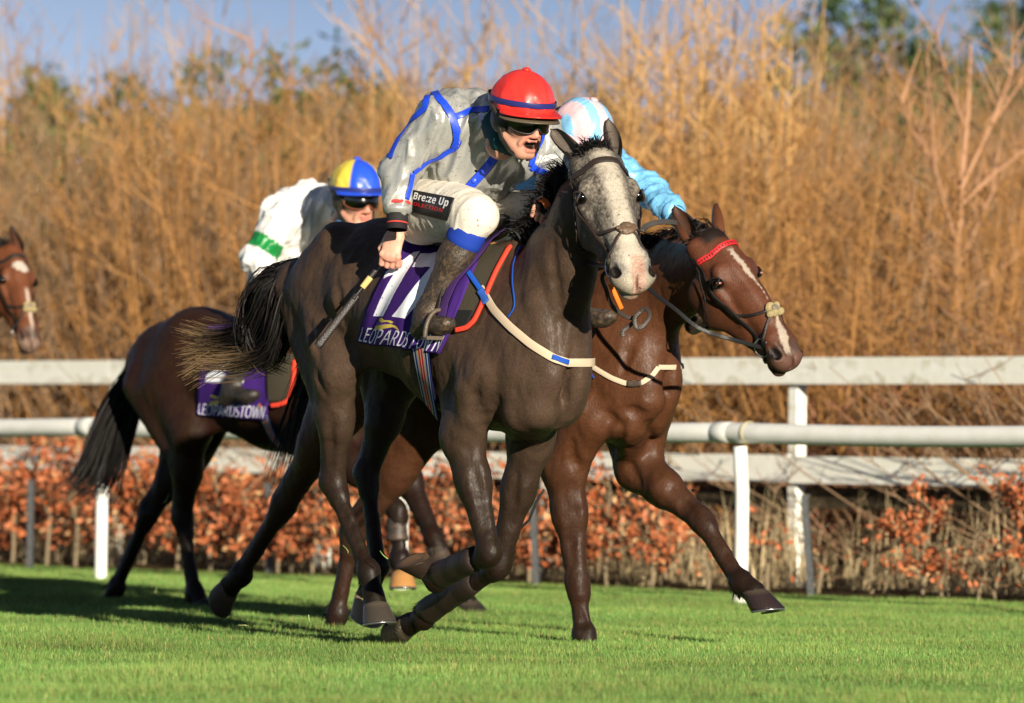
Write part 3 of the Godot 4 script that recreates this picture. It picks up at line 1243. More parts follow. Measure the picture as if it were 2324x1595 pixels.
func limb_lower(h: Dictionary, a: Vector3, fet: Vector3, cor: Vector3, hind: bool, col: Color, low: Color) -> void:
	var F: Field = h.field
	var z: float = h.size
	F.add(a, fet, v2(0.031, 0.034) * z, v2(0.028, 0.03) * z, h.r, 0.03, col)
	var ax := (fet - a).normalized()
	var back: Vector3 = -(h.r as Vector3).cross(ax).normalized()     # behind the limb
	F.add(a + back * 0.026, fet + back * 0.03, v2(0.016, 0.016) * z, v2(0.02, 0.019) * z, h.r, 0.012, col)
	F.add(fet, fet + back * 0.012, v2(0.04, 0.043) * z, v2(0.036, 0.04) * z, h.r, 0.025, low)
	F.add(fet, cor, v2(0.034, 0.036) * z, v2(0.044, 0.046) * z, h.r, 0.03, low)

func hind_leg(h: Dictionary, s: float, hip: Vector3, stifle: Vector3, hock: Vector3, fet: Vector3, cor: Vector3, coat: Color, mid: Color, low: Color) -> void:
	var F: Field = h.field
	var z: float = h.size
	var R: Vector3 = h.r
	var Fo: Vector3 = h.f
	F.add(hip, stifle, v2(0.12, 0.19) * z, v2(0.085, 0.115) * z, R, 0.05, coat)
	F.add(hip + Vector3.UP * 0.12 * z + Fo * 0.1 * z, hip - Fo * 0.08 * z + Vector3.DOWN * 0.05, v2(0.1, 0.12) * z, v2(0.11, 0.14) * z, R, 0.05, coat)
	F.add(stifle + Vector3.UP * 0.1 * z + Fo * 0.03, stifle + Fo * 0.035 * z + Vector3.DOWN * 0.01, v2(0.06, 0.06) * z, v2(0.05, 0.05) * z, R, 0.035, coat)
	F.add(stifle + Fo * 0.05 + Vector3.UP * 0.03, stifle + Fo * 0.22 * z + Vector3.UP * 0.12 * z - R * s * 0.04, v2(0.025, 0.06) * z, v2(0.02, 0.08) * z, R, 0.07, coat)
	var butt := hip - Fo * 0.22 * z + Vector3.DOWN * 0.02
	var gk := stifle.lerp(hock, 0.3) - Fo * 0.05
	F.add(butt, gk, v2(0.1, 0.12) * z, v2(0.06, 0.07) * z, R, 0.035, coat)
	F.add(stifle, stifle.lerp(hock, 0.45), v2(0.075, 0.095) * z, v2(0.062, 0.078) * z, R, 0.03, coat.lerp(mid, 0.3))
	F.add(stifle.lerp(hock, 0.4), hock, v2(0.055, 0.072) * z, v2(0.037, 0.05) * z, R, 0.05, coat.lerp(mid, 0.7))
	var ax := (hock - stifle).normalized()
	var back := -R.cross((fet - hock).normalized())
	F.add(stifle.lerp(hock, 0.5) + back * 0.035, hock + back * 0.04 - (fet - hock).normalized() * 0.035, v2(0.022, 0.024) * z, v2(0.026, 0.028) * z, R, 0.04, mid)
	F.add(hock - (fet - hock).normalized() * 0.01, hock + (fet - hock).normalized() * 0.06, v2(0.045, 0.054) * z, v2(0.036, 0.044) * z, R, 0.03, mid)
	limb_lower(h, hock, fet, cor, true, mid, low)

func fore_leg(h: Dictionary, s: float, shoulder: Vector3, elbow: Vector3, knee: Vector3, fet: Vector3, cor: Vector3, coat: Color, mid: Color, low: Color) -> void:
	var F: Field = h.field
	var z: float = h.size
	var R: Vector3 = h.r
	var top := hp(h, h.fw - 0.02, 1.45 * z + h.yw, 0.1 * s)
	F.add(top, shoulder, v2(0.06, 0.115) * z, v2(0.088, 0.09) * z, R, 0.035, coat)
	F.add(shoulder, elbow, v2(0.088, 0.1) * z, v2(0.07, 0.095) * z, R, 0.035, coat)
	F.add(top.lerp(shoulder, 0.45) - h.f * 0.13 + R * s * 0.025, elbow - h.f * 0.02, v2(0.065, 0.11) * z, v2(0.062, 0.08) * z, R, 0.03, coat)
	F.add(elbow - h.f * 0.07 + Vector3.UP * 0.02, elbow - h.f * 0.05 + Vector3.DOWN * 0.03, v2(0.035, 0.035) * z, v2(0.03, 0.03) * z, R, 0.03, coat)
	F.add(elbow, elbow.lerp(knee, 0.4), v2(0.066, 0.09) * z, v2(0.056, 0.072) * z, R, 0.05, coat.lerp(mid, 0.6))
	F.add(elbow.lerp(knee, 0.35), knee, v2(0.052, 0.062) * z, v2(0.038, 0.044) * z, R, 0.05, mid)
	var fr := R.cross((knee - elbow).normalized())
	F.add(elbow.lerp(knee, 0.1) + fr * 0.035, elbow.lerp(knee, 0.75) + fr * 0.016, v2(0.032, 0.033) * z, v2(0.017, 0.018) * z, R, 0.014, coat.lerp(mid, 0.6))
	F.add(elbow.lerp(knee, 0.15) - fr * 0.03 + R * 0.02 * s, elbow.lerp(knee, 0.7) - fr * 0.022 + R * 0.012 * s, v2(0.03, 0.036) * z, v2(0.016, 0.018) * z, R, 0.014, coat.lerp(mid, 0.6))
	F.add(knee - (knee - elbow).normalized() * 0.02, knee + (fet - knee).normalized() * 0.03, v2(0.047, 0.052) * z, v2(0.041, 0.043) * z, R, 0.016, mid)
	limb_lower(h, knee, fet, cor, false, mid, low)

# hoof: a flared cup from the coronet; toe points along dir, sole away from the leg
func hoof(parent: Node, h: Dictionary, cor: Vector3, along_leg: Vector3, toe: Vector3, origin: Vector3, col: Color, sole: Color, shoe := true, wallm: Material = null) -> void:
	var ax := along_leg.normalized()
	var t := (toe - ax * toe.dot(ax)).normalized()
	var s := ax.cross(t)
	var b := Build.new()
	var k := 24
	var rows := [[-0.012, 0.04, 0.0], [0.0, 0.047, 0.002], [0.018, 0.05, 0.011], [0.045, 0.056, 0.026], [0.07, 0.0615, 0.04], [0.075, 0.0605, 0.041], [0.073, 0.045, 0.03], [0.065, 0.0, 0.015]]
	var dark := col * 0.45
	for i in rows.size():
		for j in k:
			var a := TAU * j / k
			var r: float = rows[i][1] * h.size * (1.0 + 0.13 * smoothstep(0.0, 1.5, float(i)))
			var fwd := cos(a) * r * (1.06 if cos(a) > 0 else 0.92)
			var drop := 0.0
			if cos(a) < -0.2: drop = -0.018 * (-cos(a) - 0.2) * (1.0 if i < 6 and i > 1 else 0.0)
			b.v.append(cor + ax * (rows[i][0] * h.size + drop) + t * (fwd + rows[i][2] * h.size) + s * sin(a) * r * 0.93 - origin)
			b.c.append(sole if i >= 6 else (col.lerp(Color(0.12, 0.09, 0.06), 0.3) if i == 1 else col))
			b.uv.append(Vector2(float(j) / k, i / 7.0))
	for i in rows.size() - 1:
		for j in k:
			var p := i * k + j
			var q := i * k + (j + 1) % k
			b.quad(p, p + k, q + k, q)
	var o := part(parent, "hoof", b.mesh(), wallm if wallm else M.horn)
	if shoe and toe.y > -0.9:
		var sb := Build.new()
		var pts := []
		var nn := []
		for i in 19:
			var a := deg_to_rad(-125.0 + 250.0 * i / 18.0)
			var r: float = 0.062 * h.size
			pts.append(cor + ax * 0.075 * h.size + t * (cos(a) * r * 1.05 + 0.041 * h.size) + s * sin(a) * r * 0.93 - origin)
			nn.append(ax)
		sb.strap(pts, nn, 0.016, 0.007, Color(0.45, 0.45, 0.45))
		part(o, "shoe", sb.mesh(), M.steel)

# long hair at the back of the fetlocks
func feather(root: Node, h: Dictionary, L: Dictionary, origin: Vector3, col: Color) -> void:
	var b := Build.new()
	var r := rng(31)
	for k in ["rh", "lh", "rf", "lf"]:
		var ax: Vector3 = (L[k][3] - L[k][2]).normalized()
		var back := -(h.r as Vector3).cross(ax).normalized()
		for i in 26:
			var p: Vector3 = L[k][3] + back * 0.036 + (h.r as Vector3) * r.randfn(0, 0.014) + ax * r.randfn(0, 0.016) - origin
			var d := (back * 0.5 + ax + Vector3(r.randfn(), r.randfn(), r.randfn()) * 0.25).normalized()
			strands(b, r, [p, p + d * 0.02 + back * 0.008, p + d * 0.045], 3, 0.003, 0.008, 0.004, col, col * 1.5, null, 0.6)
	part(root, "fetlock_hair", b.mesh(), M.hair)

# ------------------------------------------------------------------ the head, in its own axes: x to the horse's right, y from poll to lip, z out of the face
func head_field() -> Field:
	var F := Field.new()
	var X := Vector3.RIGHT
	F.add(Vector3(0, 0.02, -0.1), Vector3(0, 0.17, -0.085), v2(0.07, 0.085), v2(0.082, 0.085), X, 0.03)
	F.add(Vector3(0, 0.17, -0.085), Vector3(0, 0.3, -0.075), v2(0.08, 0.083), v2(0.058, 0.07), X, 0.03)
	F.add(Vector3(0, 0.3, -0.075), Vector3(0, 0.5, -0.062), v2(0.056, 0.068), v2(0.042, 0.05), X, 0.03)
	F.add(Vector3(0, 0.08, -0.018), Vector3(0, 0.42, -0.012), v2(0.035, 0.014), v2(0.024, 0.012), X, 0.03)
	for s in [-1.0, 1.0]:
		F.add(Vector3(0.05 * s, 0.15, -0.175), Vector3(0.046 * s, 0.25, -0.18), v2(0.032, 0.1), v2(0.028, 0.085), X, 0.03)
		F.add(Vector3(0.046 * s, 0.25, -0.17), Vector3(0.032 * s, 0.4, -0.125), v2(0.024, 0.07), v2(0.022, 0.04), X, 0.04)
		F.add(Vector3(0.074 * s, 0.15, -0.045), Vector3(0.082 * s, 0.184, -0.055), v2(0.019, 0.02), v2(0.021, 0.02), X, 0.025)
		F.add(Vector3(0.088 * s, 0.21, -0.095), Vector3(0.058 * s, 0.37, -0.092), v2(0.012, 0.014), v2(0.01, 0.012), X, 0.025)
		F.add(Vector3(0.034 * s, 0.49, -0.046), Vector3(0.043 * s, 0.57, -0.06), v2(0.025, 0.028), v2(0.03, 0.036), X, 0.02)
		F.add(Vector3(0.046 * s, 0.525, -0.034), Vector3(0.058 * s, 0.575, -0.05), v2(0.013, 0.012), v2(0.014, 0.016), X, 0.01)
		F.add(Vector3(0.057 * s, 0.055, -0.1), Vector3(0.06 * s, 0.0, -0.1), v2(0.03, 0.035), v2(0.026, 0.03), X, 0.03)
		# nostril, hollow before the eye
		F.add(Vector3(0.064 * s, 0.538, -0.036), Vector3(0.054 * s, 0.572, -0.044), v2(0.013, 0.017), v2(0.017, 0.022), X, 0.008, Color.WHITE, true)
		F.add(Vector3(0.118 * s, 0.3, -0.075), Vector3(0.1 * s, 0.44, -0.075), v2(0.04, 0.03), v2(0.05, 0.03), X, 0.03, Color.WHITE, true)
	F.add(Vector3(0, 0.28, -0.19), Vector3(0, 0.55, -0.115), v2(0.04, 0.05), v2(0.03, 0.026), X, 0.04)
	F.add(Vector3(0, 0.5, -0.07), Vector3(0, 0.578, -0.08), v2(0.048, 0.054), v2(0.05, 0.046), X, 0.03)
	F.add(Vector3(0, 0.3, -0.06), Vector3(0, 0.5, -0.05), v2(0.05, 0.05), v2(0.038, 0.04), X, 0.02)
	F.add(Vector3(-0.018, 0.597, -0.068), Vector3(0.018, 0.597, -0.068), v2(0.026, 0.03), v2(0.026, 0.03), Vector3.UP, 0.02)
	F.add(Vector3(0, 0.585, -0.03), Vector3(0, 0.625, -0.075), v2(0.006, 0.01), v2(0.005, 0.01), X, 0.014, Color.WHITE, true)
	F.add(Vector3(0, 0.57, -0.127), Vector3(0, 0.592, -0.128), v2(0.033, 0.026), v2(0.03, 0.022), X, 0.012)
	# groove behind the nostril, chin groove
	for s in [-1.0, 1.0]:
		F.add(Vector3(0.062 * s, 0.5, -0.085), Vector3(0.062 * s, 0.53, -0.088), v2(0.014, 0.01), v2(0.014, 0.01), X, 0.012, Color.WHITE, true)
	# mouth line
	for s in [-1.0, 1.0]:
		F.add(Vector3(0.052 * s, 0.5, -0.108), Vector3(0.03 * s, 0.605, -0.11), v2(0.008, 0.004), v2(0.012, 0.004), X, 0.006, Color.WHITE, true)
	return F

func ear(b: Build, base: Vector3, dir: Vector3, open: Vector3, length: float, col: Color, inner: Color) -> void:
	var d := dir.normalized()
	var n := (open - d * open.dot(d)).normalized()
	var s := d.cross(n)
	for layer in 2:
		var at := b.v.size()
		var rows := 10
		var cols := 11
		for i in rows:
			var t := i / float(rows - 1)
			var w := 0.036 * length / 0.17 * (0.72 + 1.2 * t - 1.95 * t * t) if t < 0.45 else 0.036 * length / 0.17 * 0.865 * sqrt(maxf(0.0, 1.0 - pow((t - 0.4) / 0.6, 2.2)))
			var wrap := lerpf(2.6, 1.5, t)
			for j in cols:
				var a := lerpf(-wrap, wrap, j / float(cols - 1))
				var rr := w - (0.004 if layer else 0.0)
				b.v.append(base + d * length * t - n * cos(a) * rr * 0.9 + s * sin(a) * rr - n * 0.02 * t * t)
				b.c.append(inner if layer else col.lerp(Color(0.01, 0.01, 0.01), smoothstep(0.75, 1.0, t) * 0.7))
				b.uv.append(Vector2.ZERO)
		for i in rows - 1:
			for j in cols - 1:
				var p := at + i * cols + j
				if layer: b.quad(p, p + cols, p + cols + 1, p + 1)
				else: b.quad(p, p + 1, p + cols + 1, p + cols)

# point on the head's skin: y along the face, angle from the front (degrees, + to the right)
func on_head(F: Field, y: float, deg: float, lift := 0.002, z := -0.085) -> Array:
	var a := deg_to_rad(deg)
	var d := Vector3(sin(a), 0, cos(a))
	var c := Vector3(0, y, z)
	var p = F.hit(c + d * 0.3, -d, 0.35)
	if p == null: p = c
	return [p + d * lift, d]

func head_strap(F: Field, T: Transform3D, path: Array, width: float, thick: float, col: Color, steps := 6, lift := 0.001) -> Build:
	var pts := []
	var nn := []
	for i in path.size() - 1:
		for k in steps + (1 if i == path.size() - 2 else 0):
			var t := k / float(steps)
			var q := on_head(F, lerpf(path[i][0], path[i + 1][0], t), lerpf(path[i][1], path[i + 1][1], t), lift)
			pts.append(T * (q[0] as Vector3))
			nn.append(T.basis * (q[1] as Vector3))
	var b := Build.new()
	b.strap(pts, nn, width, thick, col)
	return b

func ring(center: Vector3, axis: Vector3, r: float, w: float, col := Color.WHITE, k := 18) -> Build:
	var b := Build.new()
	var a := axis.normalized()
	var s := a.cross(Vector3.UP if absf(a.y) < 0.9 else Vector3.RIGHT).normalized()
	var o := a.cross(s)
	for i in k:
		var d := s * cos(TAU * i / k) + o * sin(TAU * i / k)
		for j in 6:
			var e := d * cos(TAU * j / 6.0) + a * sin(TAU * j / 6.0)
			b.v.append(center + d * r + e * w)
			b.c.append(col)
			b.uv.append(Vector2.ZERO)
	for i in k:
		for j in 6:
			b.quad(i * 6 + j, i * 6 + (j + 1) % 6, ((i + 1) % k) * 6 + (j + 1) % 6, ((i + 1) % k) * 6 + j)
	return b

# hair: strands that follow a guide, spreading and thinning
func strands(b: Build, r: RandomNumberGenerator, guide: Array, count: int, root_spread: float, tip_spread: float, w: float, c0: Color, c1: Color, c_tip = null, shortest := 0.6) -> void:
	var n := guide.size()
	for i in count:
		var off := Vector3(r.randfn(), r.randfn(), r.randfn())
		var off2 := off * 0.6 + Vector3(r.randfn(), r.randfn(), r.randfn()) * 0.6
		var reach := r.randf_range(shortest, 1.0)
		var col := c0.lerp(c1, r.randf())
		var side := Vector3(r.randfn(), r.randfn(), r.randfn()).normalized()
		var base := b.v.size()
		var segs := 9
		for k in segs + 1:
			var t := reach * k / segs
			var x := t * (n - 1)
			var i0 := mini(int(x), n - 2)
			var g0: Vector3 = guide[maxi(i0 - 1, 0)]
			var g1: Vector3 = guide[i0]
			var g2: Vector3 = guide[i0 + 1]
			var g3: Vector3 = guide[mini(i0 + 2, n - 1)]
			var p := g1.cubic_interpolate(g2, g0, g3, x - i0) + off.lerp(off2, t) * lerpf(root_spread, tip_spread, t * t)
			var tan := (g2 - g1).normalized()
			var s := (side - tan * side.dot(tan)).normalized() * w * 0.5 * (1.0 - 0.8 * pow(k / float(segs), 3.0))
			var cc := col if c_tip == null else col.lerp(c_tip, smoothstep(0.72, 1.0, t))
			for q in [-1.0, 1.0]:
				b.v.append(p + s * q)
				b.c.append(cc)
				b.uv.append(Vector2.ZERO)
		for k in segs:
			var a := base + k * 2
			b.quad(a, a + 1, a + 3, a + 2)

func head_basis(nose: Vector3, face: Vector3) -> Basis:
	var y := nose.normalized()
	var z := (face - y * face.dot(y)).normalized()
	return Basis(y.cross(z), y, z)

func tack_materials() -> void:
	M.coat = relief(vmat(0.42, 0.27), coat_relief(), 0.12, Vector3(3, 1.8, 3))
	M.coat.clearcoat_enabled = true
	M.coat.clearcoat = 0.05
	M.coat.clearcoat_roughness = 0.42
	M.coat.albedo_texture = noise_tex(57, 0.1, 512, 4, Color(0.68, 0.66, 0.64), Color(1, 1, 1))
	M.coat.roughness = 0.66
	M.coat.roughness_texture = noise_tex(60, 0.06, 512, 5, Color(0.45, 0.45, 0.45), Color(1, 1, 1))
	M.face = relief(vmat(0.55, 0.38), coat_relief(), 0.12, Vector3(6, 3.5, 6))
	M.face.albedo_texture = noise_tex(58, 0.07, 512, 5, Color(0.6, 0.58, 0.55), Color(1, 1, 1))
	M.face_grey = relief(vmat(0.55, 0.38), coat_relief(), 0.12, Vector3(6, 3.5, 6))
	M.face_grey.albedo_texture = noise_tex(59, 0.09, 512, 4, Color(0.55, 0.53, 0.5), Color(1, 1, 1))
	M.hair = vmat(0.6, 0.35)
	M.hair.cull_mode = BaseMaterial3D.CULL_DISABLED
	M.horn = relief(vmat(0.32, 0.35), noise_tex(51, 0.04, 256, 5), 0.2, Vector3.ONE * 8)
	M.steel = mat(Color(0.75, 0.75, 0.76), 0.28)
	M.steel.metallic = 0.9
	M.leather = relief(vmat(0.5, 0.5), noise_tex(53, 0.06, 256, 4), 0.12, Vector3.ONE * 9)
	M.web = vmat(0.75, 0.3)
	M.eye = mat(Color(0.02, 0.012, 0.01), 0.06, 0.6)
	M.wool = relief(mat(Color(0.72, 0.65, 0.48), 0.95, 0.2), noise_tex(54, 0.12, 256, 3), 0.8, Vector3.ONE * 12)

func coat_relief() -> NoiseTexture2D:
	if not M.has("coat_tex"): M.coat_tex = noise_tex(52, 0.045, 512, 5)
	return M.coat_tex

func speckle(c: Color, mud: Color, k: float) -> Color:
	return c.lerp(mud, clampf(k, 0, 1))

# place, tint and hang a horse head (with ears, eyes and bridle) on a horse
func finish_head(root: Node3D, origin: Vector3, hb: Build, T: Transform3D, F: Field, coat_fn: Callable, spec: Dictionary) -> void:
	var b := Build.new()
	b.v = hb.v.duplicate()
	b.idx = hb.idx
	b.n = hb.n.duplicate()
	b.c.resize(b.v.size())
	b.uv.resize(b.v.size())
	var inv_s := T.basis.orthonormalized()
	for i in b.v.size():
		var p := hb.v[i]
		b.c[i] = coat_fn.call(p, hb.n[i])
		b.v[i] = T * p - origin
		b.n[i] = inv_s * hb.n[i]
	var head := part(root, "head", b.mesh(), M.face_grey if spec.has("mottled") else M.face)
	var L := Transform3D(T.basis, T.origin - origin)
	var eb := Build.new()
	ear(eb, L * Vector3(spec.get("ear_x", 0.06), -0.03, -0.1), L.basis * spec.ear_r[0], L.basis * spec.ear_r[1], spec.get("ear_len", 0.185), spec.ear_col, spec.ear_in)
	part(head, "ear", eb.mesh(), M.face)
	eb = Build.new()
	ear(eb, L * Vector3(-spec.get("ear_lx", 0.06), -0.03, -0.1), L.basis * spec.ear_l[0], L.basis * spec.ear_l[1], 0.185, spec.ear_col, spec.ear_in)
	part(head, "ear", eb.mesh(), M.face)
	for s in [1.0, -1.0]:
		var e := Build.new()
		e.sphere(L * Vector3(0.09 * s, 0.19, -0.062), Vector3.ONE * 0.0265)
		part(head, "eye", e.mesh(), M.eye)
		var lid := Build.new()
		for q in [1.0, -1.0]:
			var pts := []
			for i in 9:
				var t := i / 8.0 * 2.0 - 1.0
				pts.append(L * Vector3((0.109 - 0.01 * t * t) * s, 0.19 - (0.02 if q > 0 else -0.016) * (1.0 - t * t), -0.064 + 0.029 * t))
			lid.tube(pts, [0.002, 0.004, 0.005, 0.0055, 0.0055, 0.0055, 0.005, 0.004, 0.002], 6, spec.lid)
		part(head, "eyelid", lid.mesh(), M.face)
		if spec.has("eye_white"):
			var w := Build.new()
			w.sphere(L * Vector3(0.101 * s, 0.2005, -0.05), Vector3(0.0125, 0.006, 0.007))
			part(head, "eye_white", w.mesh(), mat(Color(0.62, 0.4, 0.36), 0.3))

func bridle(root: Node3D, origin: Vector3, F: Field, T0: Transform3D, spec: Dictionary) -> Dictionary:
	var T := Transform3D(T0.basis, T0.origin - origin)
	var br := Node3D.new()
	br.name = "bridle"
	root.add_child(br, true)
	var lc: Color = spec.leather
	part(br, "browband", head_strap(F, T, [[0.07, -98], [0.078, -60], [0.07, -25], [0.068, 0], [0.07, 25], [0.078, 60], [0.07, 98]], spec.get("brow_w", 0.022), 0.004, spec.get("brow", lc), 5, 0.003).mesh(), M.leather)
	if spec.has("brow_teeth"):
		var tb := Build.new()
		for i in 24:
			var deg := -88.0 + 176.0 * i / 23.0
			var yy := 0.078 if absf(deg) > 45 else 0.07
			var q := on_head(F, yy - 0.006, deg, 0.0075)
			var q2 := on_head(F, yy - 0.006, deg + 5.0, 0.0075)
			var q3 := on_head(F, yy + 0.009, deg + 2.5, 0.008)
			var at := tb.v.size()
			for p in [q[0], q2[0], q3[0]]:
				tb.v.append(T * (p as Vector3))
				tb.c.append(Color(0.012, 0.012, 0.014))
				tb.uv.append(Vector2.ZERO)
			tb.idx.append_array([at, at + 1, at + 2])
		part(br, "browband_pattern", tb.mesh(), M.leather)
	part(br, "headpiece", head_strap(F, T, [[0.075, 98], [0.03, 112], [0.015, 140]], 0.024, 0.004, lc).mesh(), M.leather)
	part(br, "headpiece", head_strap(F, T, [[0.075, -98], [0.03, -112], [0.015, -140]], 0.024, 0.004, lc).mesh(), M.leather)
	for s in [1.0, -1.0]:
		part(br, "cheekpiece", head_strap(F, T, [[0.07, 100 * s], [0.18, 103 * s], [0.3, 98 * s], [0.42, 92 * s], [0.492, 92 * s]], 0.017, 0.005, lc, 6, 0.004).mesh(), M.leather)
		part(br, "noseband", head_strap(F, T, [[0.1, 112 * s], [0.22, 112 * s], [0.33, 100 * s], [0.36, 72 * s], [0.385, 35 * s], [0.4, 6 * s]], 0.013, 0.004, lc, 6, 0.003).mesh(), M.leather)
		part(br, "noseband_lower", head_strap(F, T, [[0.405, 4 * s], [0.44, 30 * s], [0.485, 62 * s], [0.525, 95 * s], [0.535, 130 * s], [0.535, 176 * s]], 0.011, 0.004, lc, 6, 0.003).mesh(), M.leather)
		var q := on_head(F, 0.5, 92 * s, 0.006)
		part(br, "bit_ring", ring(T * (q[0] as Vector3), T.basis * (Vector3(s, 0.1, 0.15)), 0.036, 0.0035, Color.WHITE, 22).mesh(), M.steel)
		var cap := Build.new()
		cap.sphere(T * ((q[0] as Vector3) + Vector3(0.004 * s, 0.0, 0.028)), Vector3(0.013, 0.013, 0.018), T.basis)
		part(br, "bit_cheek", cap.mesh(), M.bit)
		if s > 0: spec.ring_r = T0 * (q[0] as Vector3)
		else: spec.ring_l = T0 * (q[0] as Vector3)
	var th := head_strap(F, T, [[0.08, 104], [0.17, 122], [0.25, 140], [0.27, 180], [0.25, 220], [0.17, 238], [0.08, 256]], 0.011, 0.004, lc, 5, 0.012)
	part(br, "throat_lash", th.mesh(), M.leather)
	var kb := Build.new()
	var c := on_head(F, 0.4, 0, 0.004)
	if spec.get("wool", false):
		var r := rng(4)
		for i in 16:
			kb.sphere(T * ((c[0] as Vector3) + Vector3(r.randf_range(-0.028, 0.028), r.randf_range(-0.024, 0.024), r.randf_range(-0.002, 0.006))), Vector3.ONE * r.randf_range(0.011, 0.017), Basis(), 8)
		part(br, "sheepskin_pad", kb.mesh(), M.wool)
		var kn := Build.new()
		kn.sphere(T * ((c[0] as Vector3) + Vector3(0, 0, 0.016)), Vector3(0.016, 0.014, 0.006), T.basis, 10, Color(0.16, 0.14, 0.11))
		part(br, "noseband_rosette", kn.mesh(), M.leather)
	else:
		var r := rng(5)
		for i in 12:
			kb.sphere(T * ((c[0] as Vector3) + Vector3(r.randf_range(-0.024, 0.024), r.randf_range(-0.018, 0.018), r.randf_range(-0.002, 0.003))), Vector3(0.017, 0.015, 0.009) * r.randf_range(0.7, 1.2), T.basis, 8, Color(0.11, 0.07, 0.04))
		part(br, "noseband_rosette", kb.mesh(), M.leather, "noseband pad caked in mud")
	return spec

func mane(b: Build, seed_: int, roots: Array, dirs: Array, count: int, len0: float, len1: float, col: Color, F: Field) -> void:
	var r := rng(seed_)
	for i in count:
		var t := r.randf() * (roots.size() - 1.001)
		var k := int(t)
		var p: Vector3 = (roots[k] as Vector3).lerp(roots[k + 1], t - k) + Vector3(r.randfn(), r.randfn(), r.randfn()) * 0.012
		var d: Vector3 = (dirs[k] as Vector3).lerp(dirs[k + 1], t - k).normalized()
		d = (d + Vector3(r.randfn(), r.randfn(), r.randfn()) * 0.28).normalized()
		var l := r.randf_range(len0, len1)
		var g := [p, p + d * l * 0.35 + Vector3.UP * 0.012, p + d * l * 0.7, p + d * l + Vector3.DOWN * l * r.randf_range(0.0, 0.35)]
		strands(b, r, g, 5, 0.004, 0.02, 0.0045, col, col * 1.8, null, 0.7)

# carry a strap on round the far side of the breast, beyond what the lens sees
func around_breast(h: Dictionary, b: Build, p: Vector3, f: float, turn: float, rise: float, width: float, thick: float, lift: float, col: Color) -> void:
	var c := hp(h, f, p.y, 0)
	var a0 := atan2((p - c).dot(h.r), (p - c).dot(h.f))
	var pts := []
	var nn := []
	for i in 13:
		var t := i / 12.0
		var a := a0 - turn * t
		var d: Vector3 = (h.f as Vector3) * cos(a) + (h.r as Vector3) * sin(a)
		var o := c + Vector3.UP * rise * t * t
		var q = h.field.hit(o + d * 0.7, -d, 0.7)
		if q == null: continue
		pts.append((q + d * lift) if i else h.last)
		nn.append((h.field.normal(q) + d * 0.001).normalized())
	b.strap(pts, nn, width, thick, col)

# a cloth or pad over the flank: columns run along the plate quad, each point found on the body
func flank_sheet(h: Dictionary, tl: Vector2, tr: Vector2, br: Vector2, bl: Vector2, bow: Vector2, rows: int, cols: int, lift: float, fold: float, seed_: int, depth0 := 25.0) -> Array:
	var n := FastNoiseLite.new()
	n.seed = seed_
	n.frequency = 3.2
	var F: Field = h.field
	var front := PackedVector3Array()
	var back := PackedVector3Array()
	var last := depth0
	for i in rows:
		var t := i / float(rows - 1)
		for j in cols:
			var s := j / float(cols - 1)
			var a := tl.lerp(bl, t) + bow * 4.0 * t * (1.0 - t) * (1.0 - s)
			var b := tr.lerp(br, t)
			var q := a.lerp(b, s)
			var d := ray(q.x, q.y).normalized()
			var from := cam_t.origin + d * (last - 0.9)
			var p = F.hit(from, d, 1.8)
			if p == null:
				p = cam_t.origin + d * last
			last = (p - cam_t.origin).length()
			var nn := F.normal(p)
			nn = (nn + h.r * 0.6).normalized()
			var w := (n.get_noise_2d(s * 2.2 + s * t * 0.6 + seed_, t * 0.22) + 0.5 * n.get_noise_2d(s * 5.0 - t * 0.8, t * 0.3 + 9.0)) * fold * (0.25 + t)
			front.append(p + nn * (lift + maxf(-lift * 0.6, w)))
			back.append(p + nn * (lift * 0.4 + maxf(-lift * 0.6, w) - 0.004))
	# keep the sheet from plunging into gaps below the belly: relax once
	for pass_ in 2:
		for a in [front, back]:
			var c: PackedVector3Array = a.duplicate()
			for i in rows:
				for j in cols:
					var sum := c[i * cols + j] * 2.0
					var m := 2.0
					for e in [[-1, 0], [1, 0], [0, -1], [0, 1]]:
						var x: int = j + e[1]
						var y: int = i + e[0]
						if x >= 0 and x < cols and y >= 0 and y < rows:
							sum += c[y * cols + x]
							m += 1.0
					a[i * cols + j] = sum / m
	return [front, back]

func sheet_mesh(fb: Array, cols: int, origin: Vector3) -> ArrayMesh:
	var b := Build.new()
	b.grid(fb[0], cols)
	b.normals()
	var fn := b.n.duplicate()
	var q := Build.new()
	q.grid(fb[1], cols)
	var n0 := b.v.size()
	b.v.append_array(q.v)
	b.c.append_array(q.c)
	b.uv.append_array(q.uv)
	for i in range(0, q.idx.size(), 3):
		b.idx.append_array([q.idx[i] + n0, q.idx[i + 2] + n0, q.idx[i + 1] + n0])
	var rows: int = fb[0].size() / cols
	for j in cols - 1:
		b.quad(j, n0 + j, n0 + j + 1, j + 1)
		var e := (rows - 1) * cols + j
		b.quad(e, e + 1, n0 + e + 1, n0 + e)
	for i in rows - 1:
		var a := i * cols
		b.quad(a, a + cols, n0 + a + cols, n0 + a)
		var e := i * cols + cols - 1
		b.quad(e, n0 + e, n0 + e + cols, e + cols)
	return b.mesh(origin)

# a furrow between muscles, cut along plate points
func crease(h: Dictionary, pin: Array, w: float, depth0: float, k := 0.03) -> void:
	var pts := []
	for q in pin:
		var d := ray(q[0], q[1]).normalized()
		var p = h.field.hit(cam_t.origin + d * (depth0 - 1.2), d, 2.6)
		if p != null: pts.append(p + h.field.normal(p) * w * 0.3)
	for i in pts.size() - 1:
		var e := 0.5 if i == 0 or i == pts.size() - 2 else 1.0
		h.field.add(pts[i], pts[i + 1], v2(w, w) * (e if i == 0 else 1.0), v2(w, w) * (e if i == pts.size() - 2 else 1.0), h.r, k, Color.WHITE, true)

